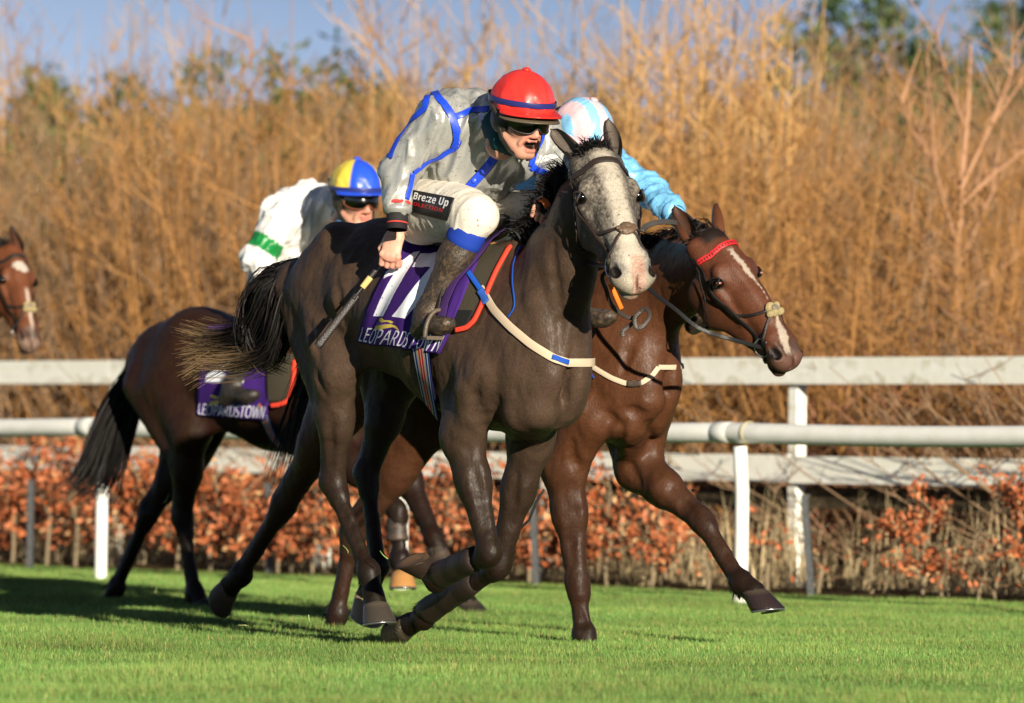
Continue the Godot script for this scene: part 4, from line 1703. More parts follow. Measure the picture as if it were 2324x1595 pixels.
# a swelling laid on the skin along plate points
func swell(h: Dictionary, pin: Array, w: float, out: float, depth0: float, col: Color, k := 0.03) -> void:
	var pts := []
	for q in pin:
		var d := ray(q[0], q[1]).normalized()
		var p = h.field.hit(cam_t.origin + d * (depth0 - 1.2), d, 2.6)
		if p != null: pts.append(p - h.field.normal(p) * (w - out))
	for i in pts.size() - 1:
		h.field.add(pts[i], pts[i + 1], v2(w, w) * (0.7 if i == 0 else 1.0), v2(w, w) * (0.7 if i == pts.size() - 2 else 1.0), h.r, k, col)

# how far a finished mesh stands off the field it came from, near p
func stand_off(skin_: Build, p: Vector3, n: Vector3) -> float:
	var sum := 0.0
	var w := 0.0
	for q in skin_.v:
		var d := q - p
		var l := d.length_squared()
		if l < 0.0011:
			var k := exp(-l * 5000.0)
			sum += d.dot(n) * k
			w += k
	return sum / w if w > 0.0 else 0.0

# strap laid on the body along plate points
func body_strap(h: Dictionary, pin: Array, width: float, thick: float, lift: float, col: Color, depth0: float, steps := 6) -> Build:
	var pts := []
	var nn := []
	var last := depth0
	for i in pin.size() - 1:
		for k in steps + (1 if i == pin.size() - 2 else 0):
			var q := Vector2(pin[i][0], pin[i][1]).lerp(Vector2(pin[i + 1][0], pin[i + 1][1]), k / float(steps))
			var d := ray(q.x, q.y).normalized()
			var p = h.field.hit(cam_t.origin + d * (last - 0.7), d, 1.5)
			if p == null: p = cam_t.origin + d * last
			last = (p - cam_t.origin).length()
			var n: Vector3 = h.field.normal(p)
			if h.has("lean"): n = (n + h.r * float(h.lean)).normalized()
			if h.has("skin"): p += n * stand_off(h.skin, p, n)
			pts.append(p + n * lift)
			nn.append(n)
	for pass_ in 2:
		var c := pts.duplicate()
		for i in range(1, pts.size() - 1):
			pts[i] = (c[i - 1] + c[i] * 2.0 + c[i + 1]) / 4.0
			nn[i] = (nn[i - 1] + nn[i] + nn[i + 1]).normalized()
	h.last = pts[pts.size() - 1]
	var b := Build.new()
	b.strap(pts, nn, width, thick, col)
	return b

func shifted(b: Build, origin: Vector3) -> ArrayMesh:
	return b.mesh(origin)

# ------------------------------------------------------------------ lettering drawn into a picture
func draw_text(im: Image, text: String, font: Font, size: int, box: Rect2, col: Color, slant := 0.0) -> void:
	var tm := TextMesh.new()
	tm.text = text
	tm.font = font
	tm.font_size = size
	tm.depth = 0.0
	tm.pixel_size = 0.01
	tm.curve_step = 1.0
	var a := tm.get_mesh_arrays()
	var vs: PackedVector3Array = a[Mesh.ARRAY_VERTEX]
	var ix: PackedInt32Array = a[Mesh.ARRAY_INDEX] if a[Mesh.ARRAY_INDEX] != null else PackedInt32Array(range(vs.size()))
	var lo := Vector2.INF
	var hi := -Vector2.INF
	var pts := PackedVector2Array()
	for p in vs:
		var q := Vector2(p.x + p.y * slant, -p.y)
		pts.append(q)
		lo = lo.min(q)
		hi = hi.max(q)
	for i in pts.size():
		pts[i] = box.position + (pts[i] - lo) / (hi - lo) * box.size
	for i in range(0, ix.size(), 3):
		fill_tri(im, pts[ix[i]], pts[ix[i + 1]], pts[ix[i + 2]], col)

func fill_tri(im: Image, a: Vector2, b: Vector2, c: Vector2, col: Color) -> void:
	var x0 := maxi(0, int(minf(a.x, minf(b.x, c.x))))
	var x1 := mini(im.get_width() - 1, int(maxf(a.x, maxf(b.x, c.x))) + 1)
	var y0 := maxi(0, int(minf(a.y, minf(b.y, c.y))))
	var y1 := mini(im.get_height() - 1, int(maxf(a.y, maxf(b.y, c.y))) + 1)
	var area := (b - a).cross(c - a)
	if absf(area) < 1e-6: return
	for y in range(y0, y1 + 1):
		for x in range(x0, x1 + 1):
			var p := Vector2(x + 0.5, y + 0.5)
			var w0 := (b - p).cross(c - p) / area
			var w1 := (c - p).cross(a - p) / area
			if w0 >= -0.01 and w1 >= -0.01 and w0 + w1 <= 1.01:
				im.set_pixel(x, y, col)

func fill_poly(im: Image, pts: PackedVector2Array, col: Color) -> void:
	var ix := Geometry2D.triangulate_polygon(pts)
	for i in range(0, ix.size(), 3):
		fill_tri(im, pts[ix[i]], pts[ix[i + 1]], pts[ix[i + 2]], col)

func mud(im: Image, r: RandomNumberGenerator, count: int, col: Color, big: float) -> void:
	var w := im.get_width()
	var h := im.get_height()
	for i in count:
		var c := Vector2(r.randf() * w, r.randf() * h)
		var rad := r.randf_range(0.6, 1.0) * big * pow(r.randf(), 2.5) + 0.7
		for y in range(int(c.y - rad), int(c.y + rad) + 1):
			for x in range(int(c.x - rad), int(c.x + rad) + 1):
				if Vector2(x - c.x, (y - c.y) * r.randf_range(0.8, 1.2)).length() < rad:
					var xx := posmod(x, w)
					var yy := posmod(y, h)
					im.set_pixel(xx, yy, im.get_pixel(xx, yy).lerp(col, 0.75))

func cloth_print(number: String, seed_: int) -> ImageTexture:
	var im := Image.create(512, 512, false, Image.FORMAT_RGBA8)
	im.fill(Color(0.24, 0.13, 0.42))
	var white := Color(0.93, 0.94, 0.97)
	var yellow := Color(0.9, 0.79, 0.36)
	var bold := SystemFont.new()
	bold.font_names = PackedStringArray(["Droid Sans"])
	bold.font_weight = 700
	var plain := SystemFont.new()
	plain.font_names = PackedStringArray(["Droid Sans"])
	if number == "17":
		fill_poly(im, PackedVector2Array([Vector2(14, 170), Vector2(100, 84), Vector2(136, 78), Vector2(124, 376), Vector2(58, 376), Vector2(66, 180), Vector2(24, 200)]), white)
		fill_poly(im, PackedVector2Array([Vector2(152, 92), Vector2(336, 96), Vector2(330, 152), Vector2(236, 378), Vector2(166, 374), Vector2(252, 156), Vector2(148, 152)]), white)
	else:
		draw_text(im, number, bold, 64, Rect2(60, 60, 250, 256), white)
	# ribbon emblem
	fill_poly(im, PackedVector2Array([Vector2(102.1, 387), Vector2(121.1, 384), Vector2(142, 394.5), Vector2(170.5, 394.5), Vector2(185.7, 400.5), Vector2(176.2, 406.5), Vector2(159.1, 400.5), Vector2(132.5, 405), Vector2(105.9, 397.5)]), yellow)
	fill_poly(im, PackedVector2Array([Vector2(96.4, 423), Vector2(132.5, 415.5), Vector2(176.2, 409.5), Vector2(204.7, 417), Vector2(227.5, 432), Vector2(214.2, 430.5), Vector2(189.5, 421.5), Vector2(149.6, 433.5), Vector2(100.2, 444)]), yellow)
	fill_poly(im, PackedVector2Array([Vector2(94.5, 409.5), Vector2(109.7, 402), Vector2(134.4, 409.5), Vector2(176.2, 406.5), Vector2(134.4, 417), Vector2(96.4, 421.5)]), Color(0.5, 0.32, 0.66))
	draw_text(im, "LEOPARDSTOWN", plain, 48, Rect2(16, 434, 480, 66), white, 0.12)
	mud(im, rng(seed_), 160, Color(0.2, 0.13, 0.16), 2.5)
	return ImageTexture.create_from_image(im)

func girth_print() -> ImageTexture:
	var im := Image.create(64, 16, false, Image.FORMAT_RGBA8)
	var cols := [[0, 6, Color(0.12, 0.18, 0.4)], [6, 9, Color(0.75, 0.76, 0.74)], [9, 16, Color(0.14, 0.2, 0.42)], [16, 24, Color(0.62, 0.6, 0.52)], [24, 31, Color(0.68, 0.14, 0.12)], [31, 33, Color(0.85, 0.8, 0.75)], [33, 40, Color(0.68, 0.14, 0.12)], [40, 48, Color(0.62, 0.6, 0.52)], [48, 55, Color(0.14, 0.2, 0.42)], [55, 58, Color(0.75, 0.76, 0.74)], [58, 64, Color(0.12, 0.18, 0.4)]]
	for c in cols: im.fill_rect(Rect2i(c[0], 0, c[1] - c[0], 16), c[2])
	return ImageTexture.create_from_image(im)

# tint of a body: base coat by bone, dapple, dirt towards the feet
func coat_post(h: Dictionary, mottle: FastNoiseLite, amount: float, mudc: Color, mudk: float, sheen_top: Color) -> Callable:
	var F: Field = h.field
	return func(b: Build) -> void:
		for i in b.v.size():
			var p := b.v[i]
			var q0 := Vector3(p.dot(h.f) * 11.0, p.y * 5.5, p.dot(h.r) * 8.0)
			var rid := absf(mottle.get_noise_3dv(q0))
			b.v[i] = p + b.n[i] * ((0.3 - rid) * 0.006 + mottle.get_noise_3dv(p * 24.0) * 0.0014)
			var c := F.tint(p, 45.0)
			var n := mottle.get_noise_3dv(p * 7.0)
			var n2 := mottle.get_noise_3dv(p * 31.0)
			c = c * (1.0 + amount * n + amount * 0.6 * n2)
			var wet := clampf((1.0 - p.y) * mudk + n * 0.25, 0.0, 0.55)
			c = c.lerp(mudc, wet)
			c.a = 1.0
			b.c[i] = c
		b.normals()

func set_legs(h: Dictionary, L: Dictionary, coat: Color, mid: Color, low: Color) -> void:
	hind_leg(h, 1, L.rh[0], L.rh[1], L.rh[2], L.rh[3], L.rh[4], coat, mid, low)
	hind_leg(h, -1, L.lh[0], L.lh[1], L.lh[2], L.lh[3], L.lh[4], coat, mid, low)
	fore_leg(h, 1, L.rf[0], L.rf[1], L.rf[2], L.rf[3], L.rf[4], coat, mid, low)
	fore_leg(h, -1, L.lf[0], L.lf[1], L.lf[2], L.lf[3], L.lf[4], coat, mid, low)

func add_hooves(root: Node3D, h: Dictionary, L: Dictionary, origin: Vector3, toes: Dictionary, col: Color, sole: Color) -> void:
	for k in ["rh", "lh", "rf", "lf"]:
		var ax: Vector3 = toes[k][0] if toes.has(k) else (L[k][4] - L[k][3])
		var toe: Vector3 = toes[k][1] if toes.has(k) else h.f
		hoof(root, h, L[k][4], ax, toe, origin, toes[k][2] if toes.has(k) and toes[k].size() > 2 else col, sole, not (toes.has(k) and toes[k].size() > 3))
	feather(root, h, L, origin, Color(0.008, 0.006, 0.005))

func tail(root: Node3D, origin: Vector3, guides: Array, seed_: int, c0: Color, c1: Color, tip = null) -> void:
	var b := Build.new()
	var r := rng(seed_)
	for g in guides:
		var pts := []
		for p in g[0]: pts.append(p - origin)
		strands(b, r, pts, g[1], g[2], g[3], g[4], c0, c1, tip, g[5])
	part(root, "tail", b.mesh(), M.hair)

func boots(root: Node3D, h: Dictionary, a: Vector3, b2: Vector3, origin: Vector3, col: Color) -> void:
	# tendon boot: a shell round the cannon with two closing tabs
	var ax := (b2 - a).normalized()
	var back := -(h.r as Vector3).cross(ax).normalized()
	var b := Build.new()
	var pts := []
	var rad := []
	for i in 10:
		var t := i / 9.0
		pts.append(a.lerp(b2, t) + back * lerpf(0.012, 0.016, t) - origin)
		rad.append(lerpf(0.05, 0.056, smoothstep(0.6, 1.0, t)) - (0.003 if i == 0 or i == 9 else 0.0))
	b.tube(pts, rad, 18, col, back, 0.86)
	var o := part(root, "tendon_boot", b.mesh(), M.leather)
	for t in [0.25, 0.6]:
		var s := Build.new()
		var c := a.lerp(b2, t) + back * lerpf(0.012, 0.016, t) - origin
		s.tube([c - ax * 0.014, c + ax * 0.014], [lerpf(0.05, 0.056, smoothstep(0.6, 1.0, t)) + 0.0016], 18, col * 0.7, back, 0.86, null, false)
		part(o, "strap", s.mesh(), M.leather)

func animals() -> void:
	tack_materials()
	var mot := FastNoiseLite.new()
	mot.seed = 71
	mot.frequency = 1.0
	mot.fractal_octaves = 3
	var HF := head_field()
	var head_at := mesh_job(HF, 0.0055, func(_b: Build) -> void: pass)

	# ---- the grey, airborne with all four feet gathered
	var g := new_horse(1000, 25.4, 58)
	var gc := Color(0.09, 0.058, 0.04)
	var gm := Color(0.027, 0.017, 0.012)
	var gl := Color(0.012, 0.009, 0.007)
	trunk(g, 0.42, -0.03, 0.05, 1.0, gc, gc)
	var gT := Transform3D(head_basis(Vector3(0.14, -0.5, 0.36), Vector3(0.3, 0.2, 1.0)) * Basis.from_scale(Vector3(1.2, 1, 1.05)), spot(1366, 330, 24.42))
	neck(g, [hp(g, 0.5, 1.26, 0), hu(g, 1225, 740, 0), hu(g, 1270, 605, 0), hu(g, 1322, 478, 0), gT * Vector3(0, 0.07, -0.14)], [v2(0.17, 0.25), v2(0.15, 0.23), v2(0.1, 0.17), v2(0.08, 0.12), v2(0.06, 0.085)], gc.lerp(gm, 0.25))
	var GL := {
		"rh": [hu(g, 742, 640, 0.14), hu(g, 765, 850, 0.19), hu(g, 757, 1098, 0.14), hu(g, 836, 1296, 0.12), hu(g, 852, 1372, 0.12)],
		"lh": [hu(g, 890, 640, -0.15), hu(g, 900, 860, -0.19), hu(g, 832, 1078, -0.12), hu(g, 858, 1285, -0.1), hu(g, 832, 1352, -0.1)],
		"rf": [hu(g, 1110, 850, 0.16), hu(g, 1050, 990, 0.16), hu(g, 1112, 1258, 0.13), hu(g, 990, 1318, 0.12), hu(g, 976, 1298, 0.12)],
		"lf": [hu(g, 1250, 860, -0.14), hu(g, 1205, 1000, -0.15), hu(g, 1130, 1288, -0.1), hu(g, 962, 1402, -0.09), hu(g, 925, 1418, -0.09)]}
	set_legs(g, GL, gc, gm, gl)
	swell(g, [[1150, 905], [1165, 955], [1150, 990]], 0.07, 0.02, 24.9, gc)
	swell(g, [[1200, 880], [1230, 950], [1215, 1000]], 0.07, 0.016, 24.9, gc)
	swell(g, [[1035, 800], [1045, 880], [1050, 950]], 0.06, 0.014, 25.0, gc)
	swell(g, [[1200, 600], [1210, 680], [1225, 760]], 0.05, 0.01, 24.9, gc)
	swell(g, [[690, 690], [715, 770], [740, 840]], 0.07, 0.014, 26.0, gc)
	swell(g, [[790, 600], [770, 680], [785, 760]], 0.08, 0.014, 26.0, gc)
	for q in [[[1094, 925], [1098, 945], [1101, 967], [1109, 990], [1126, 998], [1150, 1002]], [[1126, 1010], [1160, 1012], [1200, 1000]], [[716, 840], [721, 862], [735, 893]], [[762, 640], [766, 665], [772, 700], [778, 730]], [[1085, 860], [1078, 900], [1070, 935]], [[1062, 1020], [1078, 1080], [1092, 1140], [1102, 1200]], [[1172, 1080], [1166, 1140], [1158, 1190]], [[1255, 560], [1262, 640], [1272, 730], [1268, 800]], [[700, 730], [716, 780], [726, 830]], [[752, 950], [750, 1010], [752, 1060]], [[770, 1140], [790, 1190], [812, 1245]]]:
		crease(g, q, 0.011, 25.3)
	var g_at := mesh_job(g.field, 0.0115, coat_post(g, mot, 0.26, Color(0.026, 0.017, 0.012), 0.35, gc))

	# ---- the brown horse at right, reaching forward
	var bay := {}
	var bh := deg_to_rad(46.0)
	bay = {"f": Vector3(cos(bh), 0, sin(bh)), "r": Vector3(-sin(bh), 0, cos(bh)), "field": Field.new()}
	var foot := on_ground(1330, 1473)
	bay.o = foot - (bay.r as Vector3) * 0.12
	var bc := Color(0.11, 0.044, 0.021)
	var bm := Color(0.045, 0.022, 0.014)
	var bl := Color(0.014, 0.01, 0.008)
	trunk(bay, -0.2, -0.12, -0.1, 1.05, bc, bc)
	var bT := Transform3D(head_basis(Vector3(0.315, -0.5, 0.19), Vector3(0.64, 0.25, 0.77)) * Basis.from_scale(Vector3(1.15, 1, 1.08)), spot(1634, 520, 26.05))
	neck(bay, [hp(bay, -0.08, 1.2, 0), hp(bay, 0.08, 1.25, 0), hu(bay, 1445, 700, 0), hu(bay, 1540, 628, 0), bT * Vector3(0, 0.06, -0.15)], [v2(0.18, 0.26), v2(0.16, 0.24), v2(0.11, 0.19), v2(0.095, 0.155), v2(0.07, 0.105)], bc)
	var BL := {
		"rh": [hp(bay, -1.15, 1.24, 0.15), hp(bay, -1.4, 0.95, 0.2), hu(bay, 642, 1150, 0.13), hu(bay, 548, 1305, 0.12), hu(bay, 520, 1332, 0.12)],
		"lh": [hp(bay, -1.15, 1.24, -0.15), hp(bay, -1.28, 0.9, -0.2), hu(bay, 800, 1215, -0.13), hu(bay, 766, 1392, -0.12), hu(bay, 758, 1432, -0.12)],
		"rf": [hu(bay, 1335, 930, 0.15), hu(bay, 1280, 1060, 0.15), hu(bay, 1311, 1328, 0.12), hu(bay, 1326, 1440, 0.12), hu(bay, 1331, 1478, 0.12)],
		"lf": [hu(bay, 1470, 930, -0.14), hu(bay, 1448, 1060, -0.14), hu(bay, 1594, 1182, -0.13), hu(bay, 1682, 1320, -0.12), hu(bay, 1710, 1344, -0.12)]}
	set_legs(bay, BL, bc, bm, bl)
	swell(bay, [[1370, 930], [1360, 980], [1345, 1030]], 0.07, 0.018, 26.2, bc)
	swell(bay, [[1440, 930], [1425, 985], [1410, 1030]], 0.07, 0.018, 26.2, bc)
	swell(bay, [[1470, 870], [1480, 920], [1470, 970]], 0.06, 0.014, 26.2, bc)
	swell(bay, [[1470, 1070], [1500, 1100], [1535, 1135]], 0.06, 0.014, 26.0, bc)
	for q in [[[1412, 965], [1409, 987], [1401, 1017], [1381, 1047]], [[1375, 935], [1390, 952], [1406, 962]], [[1420, 930], [1440, 932], [1460, 938]], [[1296, 1005], [1301, 1047], [1322, 1072]], [[1436, 1018], [1432, 1060], [1452, 1094]], [[1470, 960], [1478, 1000], [1470, 1030]], [[1282, 1110], [1286, 1170], [1294, 1230], [1300, 1280]], [[1300, 1100], [1306, 1160], [1310, 1220]], [[1520, 1110], [1550, 1140], [1575, 1165]], [[1440, 760], [1425, 800], [1415, 840]], [[1620, 1215], [1645, 1255], [1668, 1290]], [[1316, 1370], [1322, 1410], [1326, 1440]]]:
		crease(bay, q, 0.011, 26.3)
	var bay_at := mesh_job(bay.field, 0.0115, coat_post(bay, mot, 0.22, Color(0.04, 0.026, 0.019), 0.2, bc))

	# ---- the dark brown horse behind at left
	var d := {"f": Vector3(cos(bh), 0, sin(bh)), "r": Vector3(-sin(bh), 0, cos(bh)), "field": Field.new()}
	d.o = on_ground(455, 1386) - (d.r as Vector3) * 0.12
	var dc := Color(0.036, 0.016, 0.009)
	var dm := Color(0.022, 0.012, 0.008)
	var dl := Color(0.015, 0.011, 0.01)
	trunk(d, 0.67, -0.16, -0.17, 1.0, dc, dc)
	var dT := Transform3D(head_basis(Vector3(0.3, -0.5, 0.25), Vector3(0.5, 0.2, 0.85)), hp(d, 1.38, 1.72, 0))
	neck(d, [hp(d, 0.8, 1.12, 0), hp(d, 0.95, 1.25, 0), hp(d, 1.15, 1.45, 0), dT * Vector3(0, 0.06, -0.15)], [v2(0.17, 0.25), v2(0.15, 0.22), v2(0.1, 0.17), v2(0.07, 0.1)], dc)
	var DL := {
		"rh": [hp(d, -0.18, 1.12, 0.15), hu(d, 432, 985, 0.19), hu(d, 415, 1180, 0.13), hu(d, 442, 1342, 0.12), hu(d, 456, 1372, 0.12)],
		"lh": [hp(d, -0.2, 1.12, -0.15), hu(d, 430, 1030, -0.19), hu(d, 336, 1168, -0.12), hu(d, 266, 1332, -0.12), hu(d, 246, 1366, -0.12)],
		"rf": [hp(d, 1.02, 1.0, 0.15), hp(d, 0.95, 0.82, 0.16), hu(d, 903, 1160, 0.12), hu(d, 908, 1268, 0.12), hu(d, 912, 1300, 0.12)],
		"lf": [hp(d, 1.02, 1.0, -0.15), hp(d, 1.05, 0.82, -0.16), hu(d, 985, 1225, -0.12), hu(d, 1046, 1345, -0.12), hu(d, 1062, 1368, -0.12)]}
	set_legs(d, DL, dc, dm, dl)
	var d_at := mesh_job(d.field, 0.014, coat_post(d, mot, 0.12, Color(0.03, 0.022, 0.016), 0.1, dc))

	# ---- the fourth, whose head enters at the left edge
	var eh := deg_to_rad(20.0)
	var e := {"f": Vector3(cos(eh), 0, sin(eh)), "r": Vector3(-sin(eh), 0, cos(eh)), "field": Field.new()}
	var ep := spot(38, 556, 35.6)
	e.o = ep - (e.f as Vector3) * 0.72
	e.o.y = 0.0
	var ec := Color(0.17, 0.06, 0.024)
	trunk(e, 0.0, 0.0, 0.0, 1.0, ec, ec)
	var eT := Transform3D(head_basis(Vector3(0.12, -0.5, 0.28), Vector3(0.48, 0.2, 0.85)), ep)
	neck(e, [hp(e, 0.1, 1.28, 0), hp(e, 0.3, 1.42, 0), hp(e, 0.52, 1.62, 0), eT * Vector3(0, 0.06, -0.15)], [v2(0.17, 0.25), v2(0.14, 0.21), v2(0.1, 0.16), v2(0.07, 0.1)], ec)
	var EL := {
		"rh": [hp(e, -0.85, 1.3, 0.15), hp(e, -0.7, 0.98, 0.19), hp(e, -1.05, 0.62, 0.13), hp(e, -0.95, 0.24, 0.12), hp(e, -0.9, 0.14, 0.12)],
		"lh": [hp(e, -0.85, 1.3, -0.15), hp(e, -0.9, 0.98, -0.19), hp(e, -1.35, 0.7, -0.13), hp(e, -1.5, 0.35, -0.12), hp(e, -1.58, 0.28, -0.12)],
		"rf": [hp(e, 0.36, 1.12, 0.15), hp(e, 0.25, 0.95, 0.16), hp(e, 0.42, 0.62, 0.12), hp(e, 0.16, 0.38, 0.12), hp(e, 0.1, 0.44, 0.12)],
		"lf": [hp(e, 0.36, 1.12, -0.15), hp(e, 0.25, 0.95, -0.16), hp(e, 0.35, 0.55, -0.12), hp(e, 0.1, 0.3, -0.12), hp(e, 0.02, 0.36, -0.12)]}
	set_legs(e, EL, ec, dm, dl)
	var e_at := mesh_job(e.field, 0.018, coat_post(e, mot, 0.1, Color(0.03, 0.022, 0.016), 0.1, ec))

	riders_fields(g, bay, d)
	run_jobs()
	var hb: Build = jobs[head_at].out

	# ================= the grey dressed
	var go := hp(g, 0, 0, 0)
	var gr := thing("grey_horse", go, "steel grey horse with whitish face, all feet off the turf, number 17 cloth", "horse", "")
	part(gr, "body", (jobs[g_at].out as Build).mesh(go), M.coat)
	var white := Color(0.72, 0.66, 0.56)
	var dark := Color(0.085, 0.068, 0.057)
	finish_head(gr, go, hb, gT, HF, func(p: Vector3, n: Vector3) -> Color:
		var a := mot.get_noise_3dv(p * 60.0)
		var b2 := mot.get_noise_3dv(p * Vector3(150, 60, 150))
		var c := white.lerp(dark, clampf(0.06 + smoothstep(0.012, 0.05, absf(p.x)) * 0.72 + smoothstep(-0.05, -0.13, p.z) * 0.6 + a * 0.4 + b2 * 0.34 - smoothstep(0.3, 0.42, p.y) * smoothstep(-0.11, -0.07, p.z) * 0.25, 0, 1))
		c = c.lerp(Color(0.09, 0.075, 0.065), smoothstep(0.04, -0.01, p.y) * 0.6)
		var eye := Vector2(p.y - 0.19, (p.z + 0.069)).length()
		c = c.lerp(Color(0.06, 0.05, 0.045), smoothstep(0.045, 0.02, eye) * 0.8)
		var nos := Vector3(absf(p.x) - 0.052, p.y - 0.56, p.z + 0.056).length()
		c = c.lerp(Color(0.22, 0.2, 0.19), smoothstep(0.06, 0.03, nos) * 0.7)
		var pink := smoothstep(0.03, 0.012, absf(p.x + 0.012)) * smoothstep(0.5, 0.53, p.y)
		c = c.lerp(Color(0.52, 0.26, 0.19).lerp(white, clampf(b2 * 1.6, 0, 0.6)), pink * 0.85)
		c = c.lerp(Color(0.012, 0.008, 0.006), smoothstep(0.03, 0.02, Vector3(absf(p.x) - 0.05, (p.y - 0.56) * 0.75, p.z + 0.056).length()))
		c = c.lerp(Color(0.48, 0.42, 0.32), smoothstep(0.585, 0.6, p.y) * (1.0 - pink) * 0.6)
		if a > 0.62: c = Color(0.08, 0.055, 0.035)
		return c, {"ear_x": 0.045, "ear_len": 0.175, "mottled": true, "ear_lx": 0.066, "ear_r": [Vector3(0.42, -0.9, -0.02), Vector3(0.5, 0.3, 0.85)], "ear_l": [Vector3(-0.12, -1.0, 0.1), Vector3(-0.3, 0, 0.9)], "ear_col": Color(0.13, 0.105, 0.09), "ear_in": Color(0.16, 0.13, 0.11), "lid": Color(0.06, 0.05, 0.045)})
	M.bit = mat(Color(0.3, 0.27, 0.2), 0.35)
	var gs := bridle(gr, go, HF, gT, {"leather": Color(0.035, 0.022, 0.016), "brow_w": 0.026, "brow": Color(0.027, 0.017, 0.012)})
	add_hooves(gr, g, GL, go, {"rh": [Vector3(0.1, -1, 0.1), (g.f as Vector3) + Vector3(-0.25, 0, 0.2), Color(0.05, 0.04, 0.033)], "lh": [hu(g, 806, 1440, -0.1) - hu(g, 832, 1352, -0.1), g.f, Color(0.22, 0.16, 0.1)], "rf": [Vector3(-0.35, 0.85, 0.3), Vector3(-0.9, -0.3, 0.1), Color(0.025, 0.019, 0.015), true], "lf": [Vector3(-0.7, -0.1, -0.6), Vector3(-0.3, -1, 0.3), Color(0.01, 0.008, 0.007), true]}, Color(0.032, 0.025, 0.02), Color(0.11, 0.07, 0.04))
	boots(gr, g, (GL.rf[2] as Vector3).lerp(GL.rf[3], 0.25), (GL.rf[2] as Vector3).lerp(GL.rf[3], 0.95), go, Color(0.02, 0.014, 0.011))
	boots(gr, g, (GL.lf[2] as Vector3).lerp(GL.lf[3], 0.3), (GL.lf[2] as Vector3).lerp(GL.lf[3], 0.97), go, Color(0.02, 0.014, 0.011))
	var black := Color(0.006, 0.005, 0.005)
	var tr := []
	for q in [[[705, 622, 26.1], [668, 622, 26.15], [610, 640, 26.2], [578, 690, 26.25], [572, 760, 26.2], [600, 810, 26.2], [640, 826, 26.15]], [[705, 624, 26.1], [668, 626, 26.15], [620, 650, 26.25], [590, 700, 26.3], [565, 760, 26.35], [500, 800, 26.4], [420, 846, 26.45]], [[700, 630, 26.1], [665, 634, 26.1], [622, 660, 26.1], [600, 710, 26.15], [560, 755, 26.25], [490, 768, 26.4], [418, 752, 26.5]], [[700, 630, 26.1], [665, 634, 26.1], [625, 665, 26.1], [605, 720, 26.15], [570, 770, 26.25], [490, 792, 26.4], [412, 806, 26.5]], [[700, 640, 26.05], [668, 645, 26.05], [645, 690, 26.05], [632, 750, 26.05], [610, 800, 26.1], [550, 822, 26.2], [455, 826, 26.3]]]:
		var pts := []
		for p in q: pts.append(spot(p[0], p[1], p[2]))
		tr.append([pts, 680, 0.026, 0.034, 0.0055, 0.6])
	tail(gr, go, tr, 5, black, Color(0.014, 0.011, 0.01), Color(0.24, 0.155, 0.08))
	var mb := Build.new()
	var roots := []
	var dirs := []
	for q in [[1178, 552, 0.0], [1206, 525, 0.0], [1232, 480, 0.0], [1256, 438, 0.0], [1282, 400, 0.0]]:
		roots.append(hu(g, q[0], q[1], q[2]) - go)
		dirs.append(Vector3(-0.35, 0.45, -0.5))
	mane(mb, 12, roots, dirs, 420, 0.05, 0.095, black, g.field)
	var L0 := Transform3D(gT.basis, gT.origin - go)
	mane(mb, 13, [L0 * Vector3(0.04, 0.0, -0.07), L0 * Vector3(0.01, -0.005, -0.06), L0 * Vector3(-0.022, 0.0, -0.065)], [Vector3(-0.5, 0.9, 0.1), Vector3(-0.1, 0.9, 0.1), Vector3(0.15, 0.8, 0.1)], 200, 0.04, 0.07, black, g.field)
	part(gr, "mane", mb.mesh(), M.hair)
	# tack on the flank
	var cloth_tex := cloth_print("17", 3)
	var cm := mat(Color.WHITE, 0.85, 0.25)
	cm.albedo_texture = cloth_tex
	var fb := flank_sheet(g, Vector2(930, 545), Vector2(1120, 520), Vector2(1004, 806), Vector2(812, 776), Vector2(-18, 0), 44, 36, 0.018, 0.022, 4)
	part(gr, "number_cloth", sheet_mesh(fb, 36, go), cm)
	var pm := relief(mat(Color(0.25, 0.23, 0.19), 0.9, 0.2), noise_tex(55, 0.05, 256, 3), 0.15, Vector3.ONE * 8)
	fb = flank_sheet(g, Vector2(1068, 545), Vector2(1166, 562), Vector2(1084, 722), Vector2(1010, 722), Vector2(0, 0), 18, 14, 0.009, 0.002, 5)
	part(gr, "saddle_pad", sheet_mesh(fb, 14, go), pm)
	fb = flank_sheet(g, Vector2(1004, 700), Vector2(1084, 703), Vector2(1060, 748), Vector2(1006, 742), Vector2(0, 0), 8, 10, 0.0115, 0.001, 6)
	part(gr, "saddle_pad_patch", sheet_mesh(fb, 10, go), mat(Color(0.025, 0.023, 0.022), 0.85))
	part(gr, "saddle_pad_trim", body_strap(g, [[1160, 563], [1128, 622], [1104, 680], [1082, 728], [1064, 745], [1038, 750]], 0.02, 0.012, 0.008, Color(0.72, 0.06, 0.035), 25).mesh(go), M.web)
	part(gr, "cloth_edge", body_strap(g, [[1150, 532], [1110, 562], [1074, 606], [1040, 645], [1020, 690], [1012, 722]], 0.05, 0.006, 0.022, Color(0.055, 0.025, 0.12), 25).mesh(go), M.web)
	var girth_b := body_strap(g, [[1092, 655], [1104, 672], [1124, 704], [1160, 742], [1205, 780], [1258, 815], [1284, 822]], 0.034, 0.007, 0.006, Color(0.5, 0.4, 0.29), 25)
	around_breast(g, girth_b, g.last - Vector3.UP * 0.0, 0.36, 2.0, 0.2, 0.034, 0.007, 0.006, Color(0.5, 0.4, 0.29))
	part(gr, "breast_girth", girth_b.mesh(go), M.web, "cream breast girth spattered with mud")
	part(gr, "breast_girth_strap", body_strap(g, [[1058, 610], [1076, 634], [1098, 664]], 0.02, 0.005, 0.017, Color(0.012, 0.09, 0.46), 25).mesh(go), M.web)
